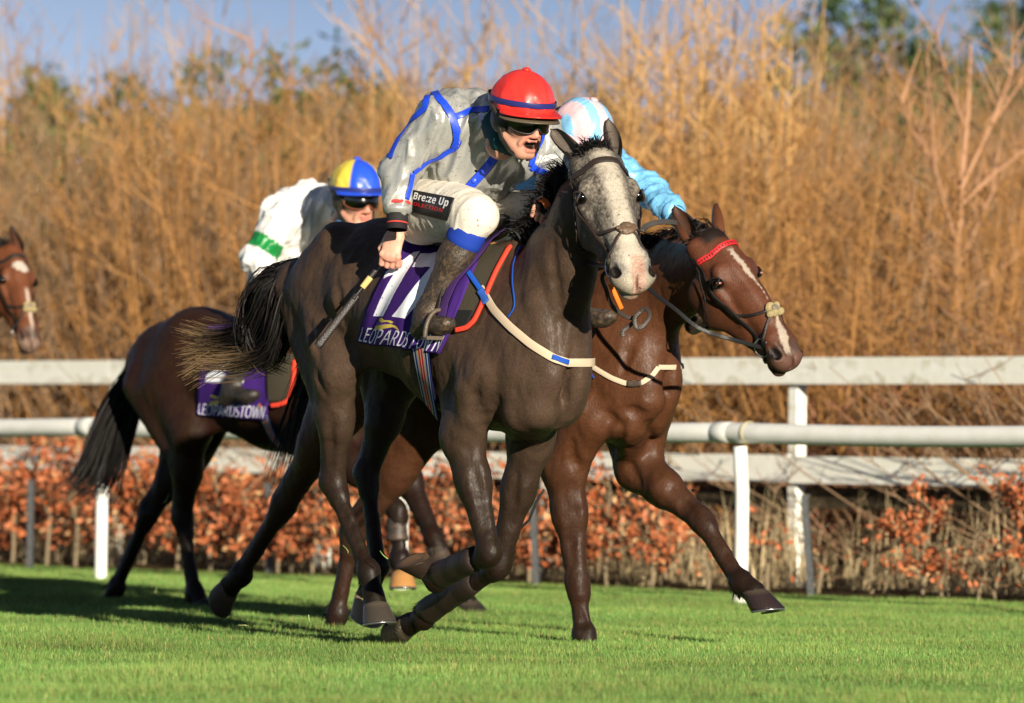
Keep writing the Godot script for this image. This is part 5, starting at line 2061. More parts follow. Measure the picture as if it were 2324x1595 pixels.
	part(gr, "breast_girth_tab", body_strap(g, [[1252, 810], [1270, 818], [1284, 821]], 0.02, 0.004, 0.013, Color(0.015, 0.07, 0.36), 25).mesh(go), M.web)
	part(gr, "buckle", body_strap(g, [[1094, 662], [1102, 672], [1110, 690]], 0.03, 0.006, 0.016, Color(0.03, 0.1, 0.4), 25).mesh(go), M.web)
	part(gr, "breast_girth_lace", body_strap(g, [[1180, 560], [1166, 600], [1164, 640], [1170, 690], [1166, 704], [1154, 720]], 0.007, 0.004, 0.004, Color(0.012, 0.07, 0.36), 25).mesh(go), M.web)
	var gm2 := mat(Color.WHITE, 0.8, 0.3)
	gm2.albedo_texture = girth_print()
	gm2.uv1_scale = Vector3(1, 4, 1)
	g.lean = 1.2
	part(gr, "girth", body_strap(g, [[962, 790], [966, 820], [972, 860], [980, 900], [985, 925]], 0.115, 0.006, 0.014, Color.WHITE, 25.4).mesh(go), gm2)
	g.erase("lean")
	# saddle under the rider
	var sf := Build.new()
	sf.tube([hp(g, -0.05, 1.62, 0) - go, hp(g, 0.1, 1.6, 0) - go, hp(g, 0.3, 1.63, 0) - go, hp(g, 0.42, 1.68, 0) - go], [0.05, 0.12, 0.11, 0.04], 14, Color(0.02, 0.018, 0.018), g.r, 0.35)
	part(gr, "saddle", sf.mesh(), M.leather)
	part(gr, "saddle_flap_edge", body_strap(g, [[1118, 522], [1090, 548], [1064, 582]], 0.016, 0.008, 0.03, Color(0.03, 0.14, 0.42), 25).mesh(go), M.web)
	part(gr, "saddle_flap_edge", body_strap(g, [[1128, 536], [1100, 560], [1070, 596], [1040, 640]], 0.022, 0.008, 0.026, Color(0.02, 0.02, 0.025), 25).mesh(go), M.leather)
	# reins of the grey
	var rein := Build.new()
	var rp := [gs.ring_r, spot(1322, 592, 24.6), spot(1290, 530, 24.62), spot(1258, 490, 24.68), spot(1236, 458, 24.74), spot(1222, 440, 24.85)]
	rein_strap(rein, rp, g, 0.02, Color(0.03, 0.022, 0.018), go)
	part(gr, "rein", rein.mesh(), M.leather)
	rein = Build.new()
	rein_strap(rein, [spot(1244, 472, 24.71), spot(1236, 457, 24.73), spot(1225, 452, 24.8)], g, 0.026, Color(0.5, 0.11, 0.02), go)
	part(gr, "rein_grip", rein.mesh(), M.web, "orange end of the rein grip")
	rein = Build.new()
	rein_strap(rein, [gs.ring_l, spot(1372, 620, 24.55), spot(1376, 660, 24.6), spot(1392, 698, 24.65), spot(1432, 722, 24.7), spot(1462, 700, 24.7), spot(1474, 716, 24.68), spot(1460, 738, 24.66), spot(1444, 744, 24.66), spot(1440, 722, 24.66), spot(1452, 706, 24.66)], g, 0.016, Color(0.035, 0.026, 0.02), go)
	part(gr, "rein", rein.mesh(), M.leather)
	rein = Build.new()
	rein_strap(rein, [spot(1440, 728, 24.69), spot(1425, 742, 24.7), spot(1412, 752, 24.7), spot(1414, 764, 24.7)], g, 0.016, Color(0.035, 0.026, 0.02), go)
	part(gr, "rein_end", rein.mesh(), M.leather)
	rein = Build.new()
	rein_strap(rein, [spot(1384, 644, 24.57), spot(1394, 664, 24.57), spot(1402, 682, 24.58), spot(1410, 700, 24.6)], g, 0.017, Color(0.75, 0.17, 0.02), go)
	part(gr, "rein_marker", rein.mesh(), M.web, "orange marker on the loose rein")

	# ================= the brown horse dressed
	var bo: Vector3 = bay.o
	var br := thing("brown_horse", bo, "bright brown horse with narrow white blaze and red browband, foreleg stretched forward", "horse", "")
	part(br, "body", (jobs[bay_at].out as Build).mesh(bo), M.coat)
	var rich := Color(0.145, 0.05, 0.024)
	finish_head(br, bo, hb, bT, HF, func(p: Vector3, n: Vector3) -> Color:
		var a := mot.get_noise_3dv(p * 50.0)
		var c := rich * (1.0 + a * 0.25)
		c = c.lerp(Color(0.06, 0.03, 0.02), smoothstep(-0.12, -0.22, p.z) * 0.4)
		c = c.lerp(Color(0.02, 0.013, 0.01), smoothstep(0.045 + 0.02 * a, 0.015, p.y) * smoothstep(0.07, 0.045, absf(p.x)))
		var wx := 0.0105 + 0.008 * a - 0.008 * smoothstep(0.2, 0.3, p.y) + 0.014 * smoothstep(0.4, 0.5, p.y)
		var blaze := smoothstep(wx + 0.004, wx - 0.004, absf(p.x - 0.012 * sin(p.y * 14.0))) * smoothstep(0.08, 0.11, p.y) * smoothstep(-0.06, -0.03, p.z) * smoothstep(0.6, 0.57, p.y)
		c = c.lerp(Color(0.55, 0.47, 0.4), blaze)
		var mz := smoothstep(0.49, 0.56, p.y) * (1.0 - blaze)
		c = c.lerp(Color(0.07, 0.05, 0.042), mz * 0.75)
		c = c.lerp(Color(0.3, 0.14, 0.1), smoothstep(0.57, 0.6, p.y) * smoothstep(-0.11, -0.09, p.z) * 0.35)
		var eye := Vector2(p.y - 0.19, p.z + 0.069).length()
		c = c.lerp(Color(0.025, 0.015, 0.012), smoothstep(0.04, 0.02, eye) * 0.85)
		c = c.lerp(Color(0.01, 0.006, 0.006), smoothstep(0.03, 0.02, Vector3(absf(p.x) - 0.05, (p.y - 0.56) * 0.75, p.z + 0.056).length()))
		return c, {"ear_r": [Vector3(-0.28, -0.93, -0.05), Vector3(0.15, 0.2, 1)], "ear_lx": 0.078, "ear_len": 0.2, "ear_l": [Vector3(-0.62, -0.78, -0.05), Vector3(-0.9, 0.1, 0.5)], "ear_col": Color(0.16, 0.055, 0.025), "ear_in": Color(0.09, 0.04, 0.025), "lid": Color(0.02, 0.013, 0.01), "eye_white": true})
	M.bit = mat(Color(0.05, 0.045, 0.042), 0.45)
	var bs := bridle(br, bo, HF, bT, {"leather": Color(0.012, 0.011, 0.011), "brow": Color(0.5, 0.018, 0.022), "brow_w": 0.024, "brow_teeth": true, "wool": true})
	add_hooves(br, bay, BL, bo, {"lf": [Vector3(0.12, -1, 0.12), Vector3(1, -0.05, 0.4), Color(0.025, 0.018, 0.016)], "rh": [hu(bay, 462, 1345, 0.12) - hu(bay, 545, 1318, 0.12), Vector3(-0.1, -1, -0.3), Color(0.08, 0.055, 0.04)], "lh": [Vector3(0, -1, 0), bay.f], "rf": [Vector3(0.1, -1, 0.1), bay.f]}, Color(0.03, 0.022, 0.018), Color(0.05, 0.035, 0.025))
	var bt := []
	for q in [[[-1.46, 1.44, 0], [-1.56, 1.4, 0], [-1.7, 1.2, 0.02], [-1.78, 0.98, 0.03], [-1.8, 0.72, 0.05]], [[-1.46, 1.42, 0], [-1.6, 1.36, -0.02], [-1.8, 1.12, -0.02], [-1.9, 0.9, -0.02], [-1.98, 0.66, 0]]]:
		var pts := []
		for p in q: pts.append(hp(bay, p[0], p[1], p[2]))
		bt.append([pts, 300, 0.025, 0.05, 0.005, 0.7])
	tail(br, bo, bt, 6, black, Color(0.02, 0.013, 0.01))
	mb = Build.new()
	roots = []
	dirs = []
	for q in [[1400, 590], [1470, 556], [1530, 545], [1580, 535], [1600, 522]]:
		roots.append(hu(bay, q[0], q[1], 0.0) - bo)
		dirs.append(Vector3(-0.6, 0.12, -0.2))
	mane(mb, 14, roots, dirs, 260, 0.04, 0.1, black, bay.field)
	L0 = Transform3D(bT.basis, bT.origin - bo)
	mane(mb, 15, [L0 * Vector3(0.05, -0.01, -0.08), L0 * Vector3(0, -0.02, -0.06), L0 * Vector3(-0.05, -0.01, -0.08)], [Vector3(-0.5, 0.15, -0.2), Vector3(-0.4, 0.1, -0.2), Vector3(-0.4, 0.1, -0.2)], 60, 0.03, 0.045, Color(0.012, 0.009, 0.008), bay.field)
	part(br, "mane", mb.mesh(), M.hair)
	girth_b = body_strap(bay, [[1318, 806], [1350, 835], [1388, 858], [1420, 870], [1456, 869], [1478, 854], [1492, 834]], 0.022, 0.006, 0.005, Color(0.5, 0.41, 0.3), 26.3)
	around_breast(bay, girth_b, bay.last, -0.22, 1.8, 0.25, 0.022, 0.006, 0.005, Color(0.5, 0.41, 0.3))
	part(br, "breast_girth", girth_b.mesh(bo), M.web, "narrow cream breast girth")
	part(br, "breast_girth_buckle", body_strap(bay, [[1424, 870], [1440, 871], [1456, 869]], 0.024, 0.006, 0.011, Color(0.05, 0.035, 0.025), 26.3).mesh(bo), M.leather)
	part(br, "breast_girth_lace", body_strap(bay, [[1322, 812], [1334, 832], [1352, 858]], 0.007, 0.004, 0.012, Color(0.012, 0.06, 0.3), 26.3).mesh(bo), M.web)
	rein = Build.new()
	rein_strap(rein, [bs.ring_r, spot(1660, 770, 25.75), spot(1610, 755, 25.75), spot(1575, 738, 25.75), spot(1530, 700, 25.8), spot(1480, 662, 25.9), spot(1420, 600, 26.1), spot(1380, 540, 26.3)], bay, 0.017, Color(0.014, 0.013, 0.013), bo)
	part(br, "rein", rein.mesh(), M.leather)
	rein = Build.new()
	rein_strap(rein, [spot(1455, 524, 25.9), spot(1468, 512, 25.95), spot(1495, 504, 26.0), spot(1530, 505, 26.1), spot(1560, 520, 26.25)], bay, 0.022, Color(0.05, 0.045, 0.04), bo)
	part(br, "rein", rein.mesh(), M.leather)
	var st := Build.new()
	st.tube([hu(bay, 1235, 1110, 0.2) - bo, hu(bay, 1216, 1140, 0.22) - bo, hu(bay, 1200, 1180, 0.23) - bo, hu(bay, 1162, 1216, 0.25) - bo], [0.006], 6, Color(0.008, 0.008, 0.008))
	part(br, "girth_strap_end", st.mesh(), M.leather)
	cm = mat(Color.WHITE, 0.85, 0.25)
	cm.albedo_texture = cloth_tex

	# ================= the dark horse behind
	var do: Vector3 = d.o
	var dr := thing("dark_horse", do, "dark brown horse behind at left, black tail streaming, cloth half hidden", "horse", "")
	part(dr, "body", (jobs[d_at].out as Build).mesh(do), M.coat)
	var plain_face := func(p: Vector3, n: Vector3) -> Color:
		var c := dc * (1.0 + 0.2 * mot.get_noise_3dv(p * 50.0))
		return c.lerp(Color(0.03, 0.02, 0.018), smoothstep(0.48, 0.56, p.y) * 0.7)
	var ears := {"ear_r": [Vector3(0.2, -0.95, -0.2), Vector3(0.5, 0, 0.8)], "ear_l": [Vector3(-0.2, -0.95, -0.2), Vector3(-0.5, 0, 0.8)], "ear_col": dc, "ear_in": dm, "lid": dl}
	finish_head(dr, do, hb, dT, HF, plain_face, ears)
	bridle(dr, do, HF, dT, {"leather": Color(0.015, 0.012, 0.011), "wool": true})
	add_hooves(dr, d, DL, do, {"rf": [Vector3(0.02, -1, 0.12), Vector3(0.1, 0, 1), Color(0.4, 0.2, 0.07)], "lf": [Vector3(0.15, -1, 0), Vector3(0.9, 0, 0.5)]}, Color(0.025, 0.02, 0.018), Color(0.1, 0.07, 0.04))
	boots(dr, d, (DL.rf[2] as Vector3).lerp(DL.rf[3], 0.1), (DL.rf[2] as Vector3).lerp(DL.rf[3], 0.62), do, Color(0.06, 0.04, 0.03))
	boots(dr, d, (DL.lf[2] as Vector3).lerp(DL.lf[3], 0.1), (DL.lf[2] as Vector3).lerp(DL.lf[3], 0.6), do, Color(0.06, 0.04, 0.03))
	var dt := []
	for q in [[[345, 800], [320, 815], [285, 870], [255, 950], [225, 1040], [195, 1090], [140, 1122]], [[345, 806], [318, 830], [290, 900], [262, 980], [240, 1060], [222, 1110], [180, 1130]], [[340, 812], [305, 850], [262, 900], [228, 970], [200, 1040], [170, 1090], [132, 1110]], [[345, 815], [322, 860], [298, 930], [280, 1000], [262, 1060], [245, 1100], [232, 1130]]]:
		var pts := []
		for p in q: pts.append(spot(p[0], p[1], 32.6))
		dt.append([pts, 330, 0.02, 0.036, 0.006, 0.42])
	tail(dr, do, dt, 7, Color(0.005, 0.004, 0.004), Color(0.012, 0.009, 0.008))
	fb = flank_sheet(d, Vector2(470, 740), Vector2(640, 735), Vector2(612, 955), Vector2(446, 945), Vector2(-4, 0), 24, 20, 0.016, 0.02, 9, 32.4)
	var cm2 := mat(Color.WHITE, 0.85, 0.25)
	cm2.albedo_texture = cloth_print("2", 8)
	part(dr, "number_cloth", sheet_mesh(fb, 20, do), cm2)
	fb = flank_sheet(d, Vector2(604, 800), Vector2(672, 800), Vector2(664, 912), Vector2(610, 918), Vector2(0, 0), 10, 10, 0.02, 0.002, 5, 32.2)
	part(dr, "saddle_pad", sheet_mesh(fb, 10, do), pm)
	part(dr, "saddle_pad_trim", body_strap(d, [[674, 820], [672, 870], [662, 908], [640, 916], [622, 918]], 0.022, 0.01, 0.022, Color(0.72, 0.06, 0.035), 32).mesh(do), M.web)
	part(dr, "girth", body_strap(d, [[590, 900], [605, 945], [622, 985], [640, 1010]], 0.062, 0.006, 0.012, Color.WHITE, 32.3).mesh(do), gm2)

	# ================= the fourth
	var eo: Vector3 = e.o
	var er := thing("chestnut_horse", eo, "red brown horse whose head with white star enters at the left edge", "horse", "")
	part(er, "body", (jobs[e_at].out as Build).mesh(eo), M.coat)
	finish_head(er, eo, hb, eT, HF, func(p: Vector3, n: Vector3) -> Color:
		var a := mot.get_noise_3dv(p * 40.0)
		var c := Color(0.2, 0.066, 0.026) * (1.0 + a * 0.2)
		var star := Vector2(p.x * 0.9 + (p.y - 0.14) * 0.25, (p.y - 0.14) * 1.1).length()
		c = c.lerp(Color(0.7, 0.62, 0.55), smoothstep(0.042, 0.034, star + a * 0.014) * smoothstep(-0.06, -0.03, p.z))
		c = c.lerp(Color(0.62, 0.5, 0.42), smoothstep(0.014, 0.008, absf(p.x + 0.005)) * smoothstep(0.26, 0.3, p.y) * smoothstep(-0.05, -0.03, p.z))
		c = c.lerp(Color(0.05, 0.035, 0.03), smoothstep(0.48, 0.55, p.y) * 0.8)
		c = c.lerp(Color(0.4, 0.26, 0.2), smoothstep(0.56, 0.59, p.y) * 0.5)
		return c, {"ear_r": [Vector3(0.2, -0.95, -0.2), Vector3(0.5, 0, 0.8)], "ear_l": [Vector3(-0.06, -1.0, -0.05), Vector3(-0.5, 0, 0.8)], "ear_col": Color(0.12, 0.045, 0.02), "ear_in": dm, "lid": dl})
	bridle(er, eo, HF, eT, {"leather": Color(0.014, 0.012, 0.011), "wool": true})
	add_hooves(er, e, EL, eo, {}, Color(0.03, 0.022, 0.018), Color(0.1, 0.07, 0.04))
	var et := []
	et.append([[hp(e, -1.2, 1.48, 0), hp(e, -1.35, 1.45, 0), hp(e, -1.55, 1.2, 0), hp(e, -1.65, 0.9, 0)], 250, 0.025, 0.05, 0.006, 0.7])
	tail(er, eo, et, 8, black, Color(0.012, 0.009, 0.008))
	mb = Build.new()
	roots = [hp(e, 0.05, 1.62, 0) - eo, hp(e, 0.3, 1.68, 0) - eo, hp(e, 0.55, 1.84, 0) - eo, eT * Vector3(0, 0, -0.1) - eo]
	dirs = [Vector3(-0.3, 0.5, -0.2), Vector3(-0.3, 0.5, -0.2), Vector3(-0.3, 0.5, -0.2), Vector3(0, 0.8, 0.2)]
	mane(mb, 16, roots, dirs, 200, 0.05, 0.12, black, e.field)
	part(er, "mane", mb.mesh(), M.hair)
	riders(g, bay, d, gs)

func rein_strap(b: Build, pts: Array, h: Dictionary, width: float, col: Color, origin: Vector3) -> void:
	var out := []
	var nn := []
	var n := pts.size()
	for i in n - 1:
		for k in 6 if i < n - 2 else 7:
			var g1: Vector3 = pts[i]
			var p := g1.cubic_interpolate(pts[i + 1], pts[maxi(0, i - 1)], pts[mini(n - 1, i + 2)], k / 6.0)
			out.append(p - origin)
			nn.append(Vector3(0, 0.15, 1))
	b.strap(out, nn, width, 0.005, col)

# ------------------------------------------------------------------ people
func face_field(open_mouth: bool) -> Field:
	var F := Field.new()
	var X := Vector3.RIGHT
	F.add(Vector3(0, 0.035, -0.02), Vector3(0, 0.035, 0.005), v2(0.074, 0.098), v2(0.074, 0.094), X, 0.02)
	F.add(Vector3(0, -0.02, 0.02), Vector3(0, -0.095, 0.035), v2(0.064, 0.066), v2(0.042, 0.045), X, 0.03)
	F.add(Vector3(-0.012, -0.122, 0.062), Vector3(0.012, -0.122, 0.062), v2(0.017, 0.017), v2(0.017, 0.017), Vector3.UP, 0.03)
	for s in [-1.0, 1.0]:
		F.add(Vector3(0.042 * s, -0.035, 0.062), Vector3(0.05 * s, -0.04, 0.045), v2(0.023, 0.02), v2(0.022, 0.02), Vector3.UP, 0.025)
		F.add(Vector3(0.058 * s, -0.075, 0.0), Vector3(0.02 * s, -0.122, 0.045), v2(0.016, 0.022), v2(0.018, 0.018), X, 0.025)
		F.add(Vector3(0.02 * s, -0.005, 0.078), Vector3(0.05 * s, -0.002, 0.062), v2(0.012, 0.012), v2(0.012, 0.012), Vector3.UP, 0.02)
		F.add(Vector3(0.077 * s, -0.01, -0.015), Vector3(0.075 * s, -0.045, -0.008), v2(0.01, 0.018), v2(0.009, 0.012), X, 0.01)
		F.add(Vector3(0.032 * s, -0.022, 0.088), Vector3(0.033 * s, -0.022, 0.096), v2(0.014, 0.01), v2(0.016, 0.012), X, 0.012, Color.WHITE, true)
		F.add(Vector3(0.012 * s, -0.058, 0.094), Vector3(0.012 * s, -0.057, 0.1), v2(0.007, 0.006), v2(0.007, 0.006), X, 0.006)
		F.add(Vector3(0.024 * s, -0.055, 0.088), Vector3(0.034 * s, -0.088, 0.066), v2(0.008, 0.006), v2(0.01, 0.008), X, 0.012)
	F.add(Vector3(0, -0.012, 0.086), Vector3(0, -0.052, 0.107), v2(0.0075, 0.01), v2(0.011, 0.011), X, 0.012)
	if open_mouth:
		F.add(Vector3(-0.016, -0.076, 0.088), Vector3(0.016, -0.076, 0.088), v2(0.006, 0.006), v2(0.006, 0.006), Vector3.UP, 0.008)
		F.add(Vector3(-0.014, -0.108, 0.084), Vector3(0.014, -0.108, 0.084), v2(0.007, 0.006), v2(0.007, 0.006), Vector3.UP, 0.008)
		F.add(Vector3(-0.017, -0.092, 0.088), Vector3(0.017, -0.092, 0.088), v2(0.009, 0.022), v2(0.009, 0.022), Vector3.UP, 0.006, Color.WHITE, true)
	else:
		F.add(Vector3(-0.016, -0.08, 0.088), Vector3(0.016, -0.08, 0.088), v2(0.005, 0.005), v2(0.005, 0.005), Vector3.UP, 0.006)
		F.add(Vector3(-0.014, -0.092, 0.086), Vector3(0.014, -0.092, 0.086), v2(0.006, 0.005), v2(0.006, 0.005), Vector3.UP, 0.006)
	F.add(Vector3(0, -0.06, -0.03), Vector3(0, -0.125, -0.11), v2(0.052, 0.054), v2(0.055, 0.055), X, 0.03)
	return F

# a hand closed round a rod that runs along x; y towards the knuckles, z out of the back of the hand, thumb at +x
func hand_field() -> Field:
	var F := Field.new()
	var X := Vector3.RIGHT
	F.add(Vector3(0, -0.04, 0), Vector3(0, 0.005, 0), v2(0.027, 0.021), v2(0.03, 0.018), X, 0.02)
	F.add(Vector3(0, 0.01, 0), Vector3(0, 0.075, 0.002), v2(0.033, 0.016), v2(0.039, 0.013), X, 0.02)
	F.add(Vector3(0.02, 0.01, -0.01), Vector3(0.03, 0.04, -0.014), v2(0.016, 0.014), v2(0.014, 0.013), X, 0.015)
	var lens := [0.9, 1.0, 0.97, 0.8]
	for i in 4:
		var x := -0.031 + 0.0205 * i if i < 3 else 0.031
		var l: float = [0.8, 0.97, 1.05, 0.95][i]
		var a := Vector3(x, 0.076, 0.001)
		var b := a + Vector3(0, 0.036, -0.021) * l
		var c := b + Vector3(0, -0.004, -0.027) * l
		var d := c + Vector3(0, -0.02, -0.006) * l
		F.add(a, b, v2(0.0105, 0.0105), v2(0.0095, 0.0095), X, 0.006)
		F.add(b, c, v2(0.0095, 0.0095), v2(0.009, 0.009), X, 0.004)
		F.add(c, d, v2(0.009, 0.009), v2(0.0078, 0.0078), X, 0.004)
		F.add(a + Vector3(0, 0.0, 0.006), a + Vector3(0, 0.004, 0.006), v2(0.0085, 0.008), v2(0.0085, 0.008), X, 0.006)
	F.add(Vector3(0.03, 0.02, -0.012), Vector3(0.05, 0.055, -0.026), v2(0.013, 0.013), v2(0.0105, 0.0105), X, 0.012)
	F.add(Vector3(0.05, 0.055, -0.026), Vector3(0.042, 0.082, -0.042), v2(0.0105, 0.0105), v2(0.0085, 0.0085), X, 0.004)
	return F

func placed(src: Build, T: Transform3D, origin: Vector3, col: Callable) -> Build:
	var b := Build.new()
	b.idx = src.idx.duplicate()
	b.v = src.v.duplicate()
	b.n = src.n.duplicate()
	b.c.resize(b.v.size())
	b.uv.resize(b.v.size())
	var flip := T.basis.determinant() < 0
	var nb := T.basis.orthonormalized()
	for i in b.v.size():
		b.c[i] = col.call(src.v[i], src.n[i])
		b.v[i] = T * src.v[i] - origin
		b.n[i] = (T.basis * src.n[i]).normalized()
	if flip:
		for i in range(0, b.idx.size(), 3):
			var q := b.idx[i + 1]
			b.idx[i + 1] = b.idx[i + 2]
			b.idx[i + 2] = q
	return b

# wrinkles: push the cloth in and out along its normals; the folds run across the stretch direction
func cloth_post(col: Callable, amp: float, freq: Vector3, seed_: int, basis: Basis) -> Callable:
	var n := FastNoiseLite.new()
	n.seed = seed_
	n.frequency = 1.0
	n.fractal_octaves = 3
	return func(b: Build) -> void:
		for i in b.v.size():
			var p := b.v[i]
			var q := (basis.transposed() * p) * freq
			var w := n.get_noise_3dv(q)
			var w2 := n.get_noise_3dv(q.rotated(Vector3(0.5, 0.3, 0.8).normalized(), 0.9) * 1.3 + Vector3.ONE * 9.0)
			var f := pow(1.0 - minf(1.0, absf(w) * 1.6), 2.0) * 1.1 + pow(1.0 - minf(1.0, absf(w2) * 1.6), 2.0) * 0.7 - 0.75
			b.c[i] = col.call(p)
			b.v[i] = p + b.n[i] * f * amp
		b.normals()

var helmet_rows := 14

# skull cap with its silk: local axes x right, y up, z to the face
func helmet(root: Node3D, T: Transform3D, panel: Callable, peak_col: Color, band, mat_: Material, opts := {}) -> void:
	var hn := Node3D.new()
	hn.name = "helmet"
	root.add_child(hn, true)
	var b := Build.new()
	var k := 56
	var rows := 16
	var nz := FastNoiseLite.new()
	nz.seed = 91
	nz.frequency = 1.0
	for i in rows + 1:
		var th := lerpf(0.0, 1.66, i / float(rows))
		for j in k:
			var a := TAU * j / k
			var d := Vector3(sin(th) * sin(a), cos(th), sin(th) * cos(a))
			var squash := 1.0 if th < 1.5 else 1.0 - (th - 1.5) * 0.18
			var r := Vector3(0.108, 0.128, 0.132) * squash
			var pucker := 0.0022 * sin(a * 8.0) * smoothstep(0.4, 1.2, th) + 0.003 * nz.get_noise_3dv(d * 5.0) + 0.0045 * nz.get_noise_3dv(Vector3(a * 9.0, th * 2.0, 1)) * smoothstep(0.9, 1.4, th) - 0.0022 * exp(-pow(sin(a * 2.0) * 9.0, 2.0))
			b.v.append(T * (Vector3(0, 0.032, -0.008) + d * (r + Vector3.ONE * pucker)))
			b.c.append(panel.call(a, th, d))
			b.uv.append(Vector2.ZERO)
	for i in rows:
		for j in k:
			b.quad(i * k + j, i * k + (j + 1) % k, (i + 1) * k + (j + 1) % k, (i + 1) * k + j)
	part(hn, "cap", b.mesh(), mat_)
	b = Build.new()
	b.sphere(T * Vector3(0, 0.163, -0.006), Vector3(0.016, 0.008, 0.016), T.basis, 12, opts.get("button", peak_col))
	part(hn, "button", b.mesh(), mat_)
	for layer in (2 if opts.has("shell") else 1):
		b = Build.new()
		var cols := 25
		var pr := 6
		for side in 2:
			for i in pr:
				for j in cols:
					var a := lerpf(-1.32, 1.32, j / float(cols - 1))
					var t := i / float(pr - 1)
					var reach := (0.046 if layer == 0 else 0.04) * pow(cos(a * 1.08), 0.7)
					var base := Vector3(sin(a) * 0.109, 0.03 - layer * 0.014, cos(a) * 0.132 - 0.008)
					var p := base + Vector3(sin(a) * 0.5, -0.12 - layer * 0.22, cos(a)).normalized() * reach * t + Vector3.DOWN * (0.005 * side + 0.012 * t * t * sin(a) * sin(a))
					b.v.append(T * p)
					b.c.append(peak_col if layer == 0 else opts.shell)
					b.uv.append(Vector2.ZERO)
			for i in pr - 1:
				for j in cols - 1:
					var q := side * pr * cols + i * cols + j
					if side == 0: b.quad(q, q + 1, q + cols + 1, q + cols)
					else: b.quad(q, q + cols, q + cols + 1, q + 1)
		for j in cols - 1:
			var q := (pr - 1) * cols + j
			b.quad(q, q + 1, q + pr * cols + 1, q + pr * cols)
		part(hn, "peak", b.mesh(), mat_ if layer == 0 else M.leather)
	if band != null:
		b = Build.new()
		var pts := []
		var nn := []
		for i in 41:
			var a := TAU * i / 40.0
			var d := Vector3(sin(a), 0, cos(a))
			var y: float = opts.get("band_y", 0.05)
			pts.append(T * (Vector3(0, y + 0.004 * cos(a), -0.008) + d * Vector3(0.1105, 0, 0.1345)))
			nn.append(T.basis * d)
		b.strap(pts, nn, 0.022, 0.003, band)
		part(hn, "band", b.mesh(), mat_)
	# dark shell over ears and nape with the chin harness
	b = Build.new()
	for s in [-1.0, 1.0]:
		b.sphere(T * Vector3(0.072 * s, -0.018, -0.022), Vector3(0.026, 0.05, 0.055), T.basis, 14, Color(0.035, 0.028, 0.022))
		b.strap([T * Vector3(0.09 * s, -0.03, -0.01), T * Vector3(0.08 * s, -0.08, 0.012), T * Vector3(0.056 * s, -0.118, 0.035), T * Vector3(0.01 * s, -0.148, 0.055)], [T.basis * Vector3(s, 0, 0.2), T.basis * Vector3(s, 0, 0.2), T.basis * Vector3(s, -0.5, 0.2), T.basis * Vector3(0.2 * s, -1, 0.2)], 0.02, 0.005, Color(0.03, 0.025, 0.02))
	b.sphere(T * Vector3(0, -0.02, -0.07), Vector3(0.08, 0.06, 0.05), T.basis, 16, Color(0.035, 0.03, 0.025))
	part(hn, "harness", b.mesh(), M.leather)

func goggles(root: Node3D, T: Transform3D, lens: Material, frame: Color, strap: Color, mud_k := 0.0) -> void:
	var gn := Node3D.new()
	gn.name = "goggles"
	root.add_child(gn, true)
	var b := Build.new()
	var cols := 31
	var rows := 7
	var edge_t := []
	var edge_b := []
	for i in rows:
		for j in cols:
			var a := lerpf(-1.25, 1.25, j / float(cols - 1))
			var t := i / float(rows - 1)
			var low := -0.047 + 0.02 * exp(-pow(a / 0.2, 2.0)) + 0.02 * pow(absf(a) / 1.25, 4.0)
			var y := lerpf(0.006, low, t)
			var p := Vector3(sin(a) * 0.087, y, 0.012 + cos(a) * 0.1 + 0.004 * sin(PI * t))
			b.v.append(T * p)
			b.c.append(Color.WHITE)
			b.uv.append(Vector2(j / float(cols - 1), t))
			if i == 0: edge_t.append(T * p)
			if i == rows - 1: edge_b.append(T * p)
	for i in rows - 1:
		for j in cols - 1:
			b.quad(i * cols + j, i * cols + j + 1, (i + 1) * cols + j + 1, (i + 1) * cols + j)
	part(gn, "lens", b.mesh(), lens)
	b = Build.new()
	edge_b.reverse()
	var loop := edge_t + edge_b
	loop.append(edge_t[0])
	b.tube(loop, [0.0032], 6, frame)
	part(gn, "frame", b.mesh(), M.leather)
	b = Build.new()
	for s in [-1.0, 1.0]:
		b.strap([T * Vector3(0.084 * s, -0.012, 0.045), T * Vector3(0.1 * s, 0.0, 0.0), T * Vector3(0.107 * s, 0.035, -0.05), T * Vector3(0.07 * s, 0.06, -0.125), T * Vector3(0, 0.065, -0.146)], [T.basis * Vector3(s, 0, 0.3), T.basis * Vector3(s, 0, 0), T.basis * Vector3(s, 0, -0.3), T.basis * Vector3(s * 0.5, 0, -1), T.basis * Vector3(0, 0, -1)], 0.016, 0.003, strap)
	part(gn, "strap", b.mesh(), M.leather)

func person_frame(origin_px: Vector3, face: Vector3, up: Vector3, sc: float) -> Transform3D:
	var z := face.normalized()
	var y := (up - z * up.dot(z)).normalized()
	return Transform3D(Basis(y.cross(z), y, z) * sc, spot(origin_px.x, origin_px.y, origin_px.z))

var RD := {}

func limb(F: Field, a: Vector3, b: Vector3, ra: float, rb: float, side: Vector3, k := 0.05, flat := 1.0) -> void:
	F.add(a, b, v2(ra, ra * flat), v2(rb, rb * flat), side, k)

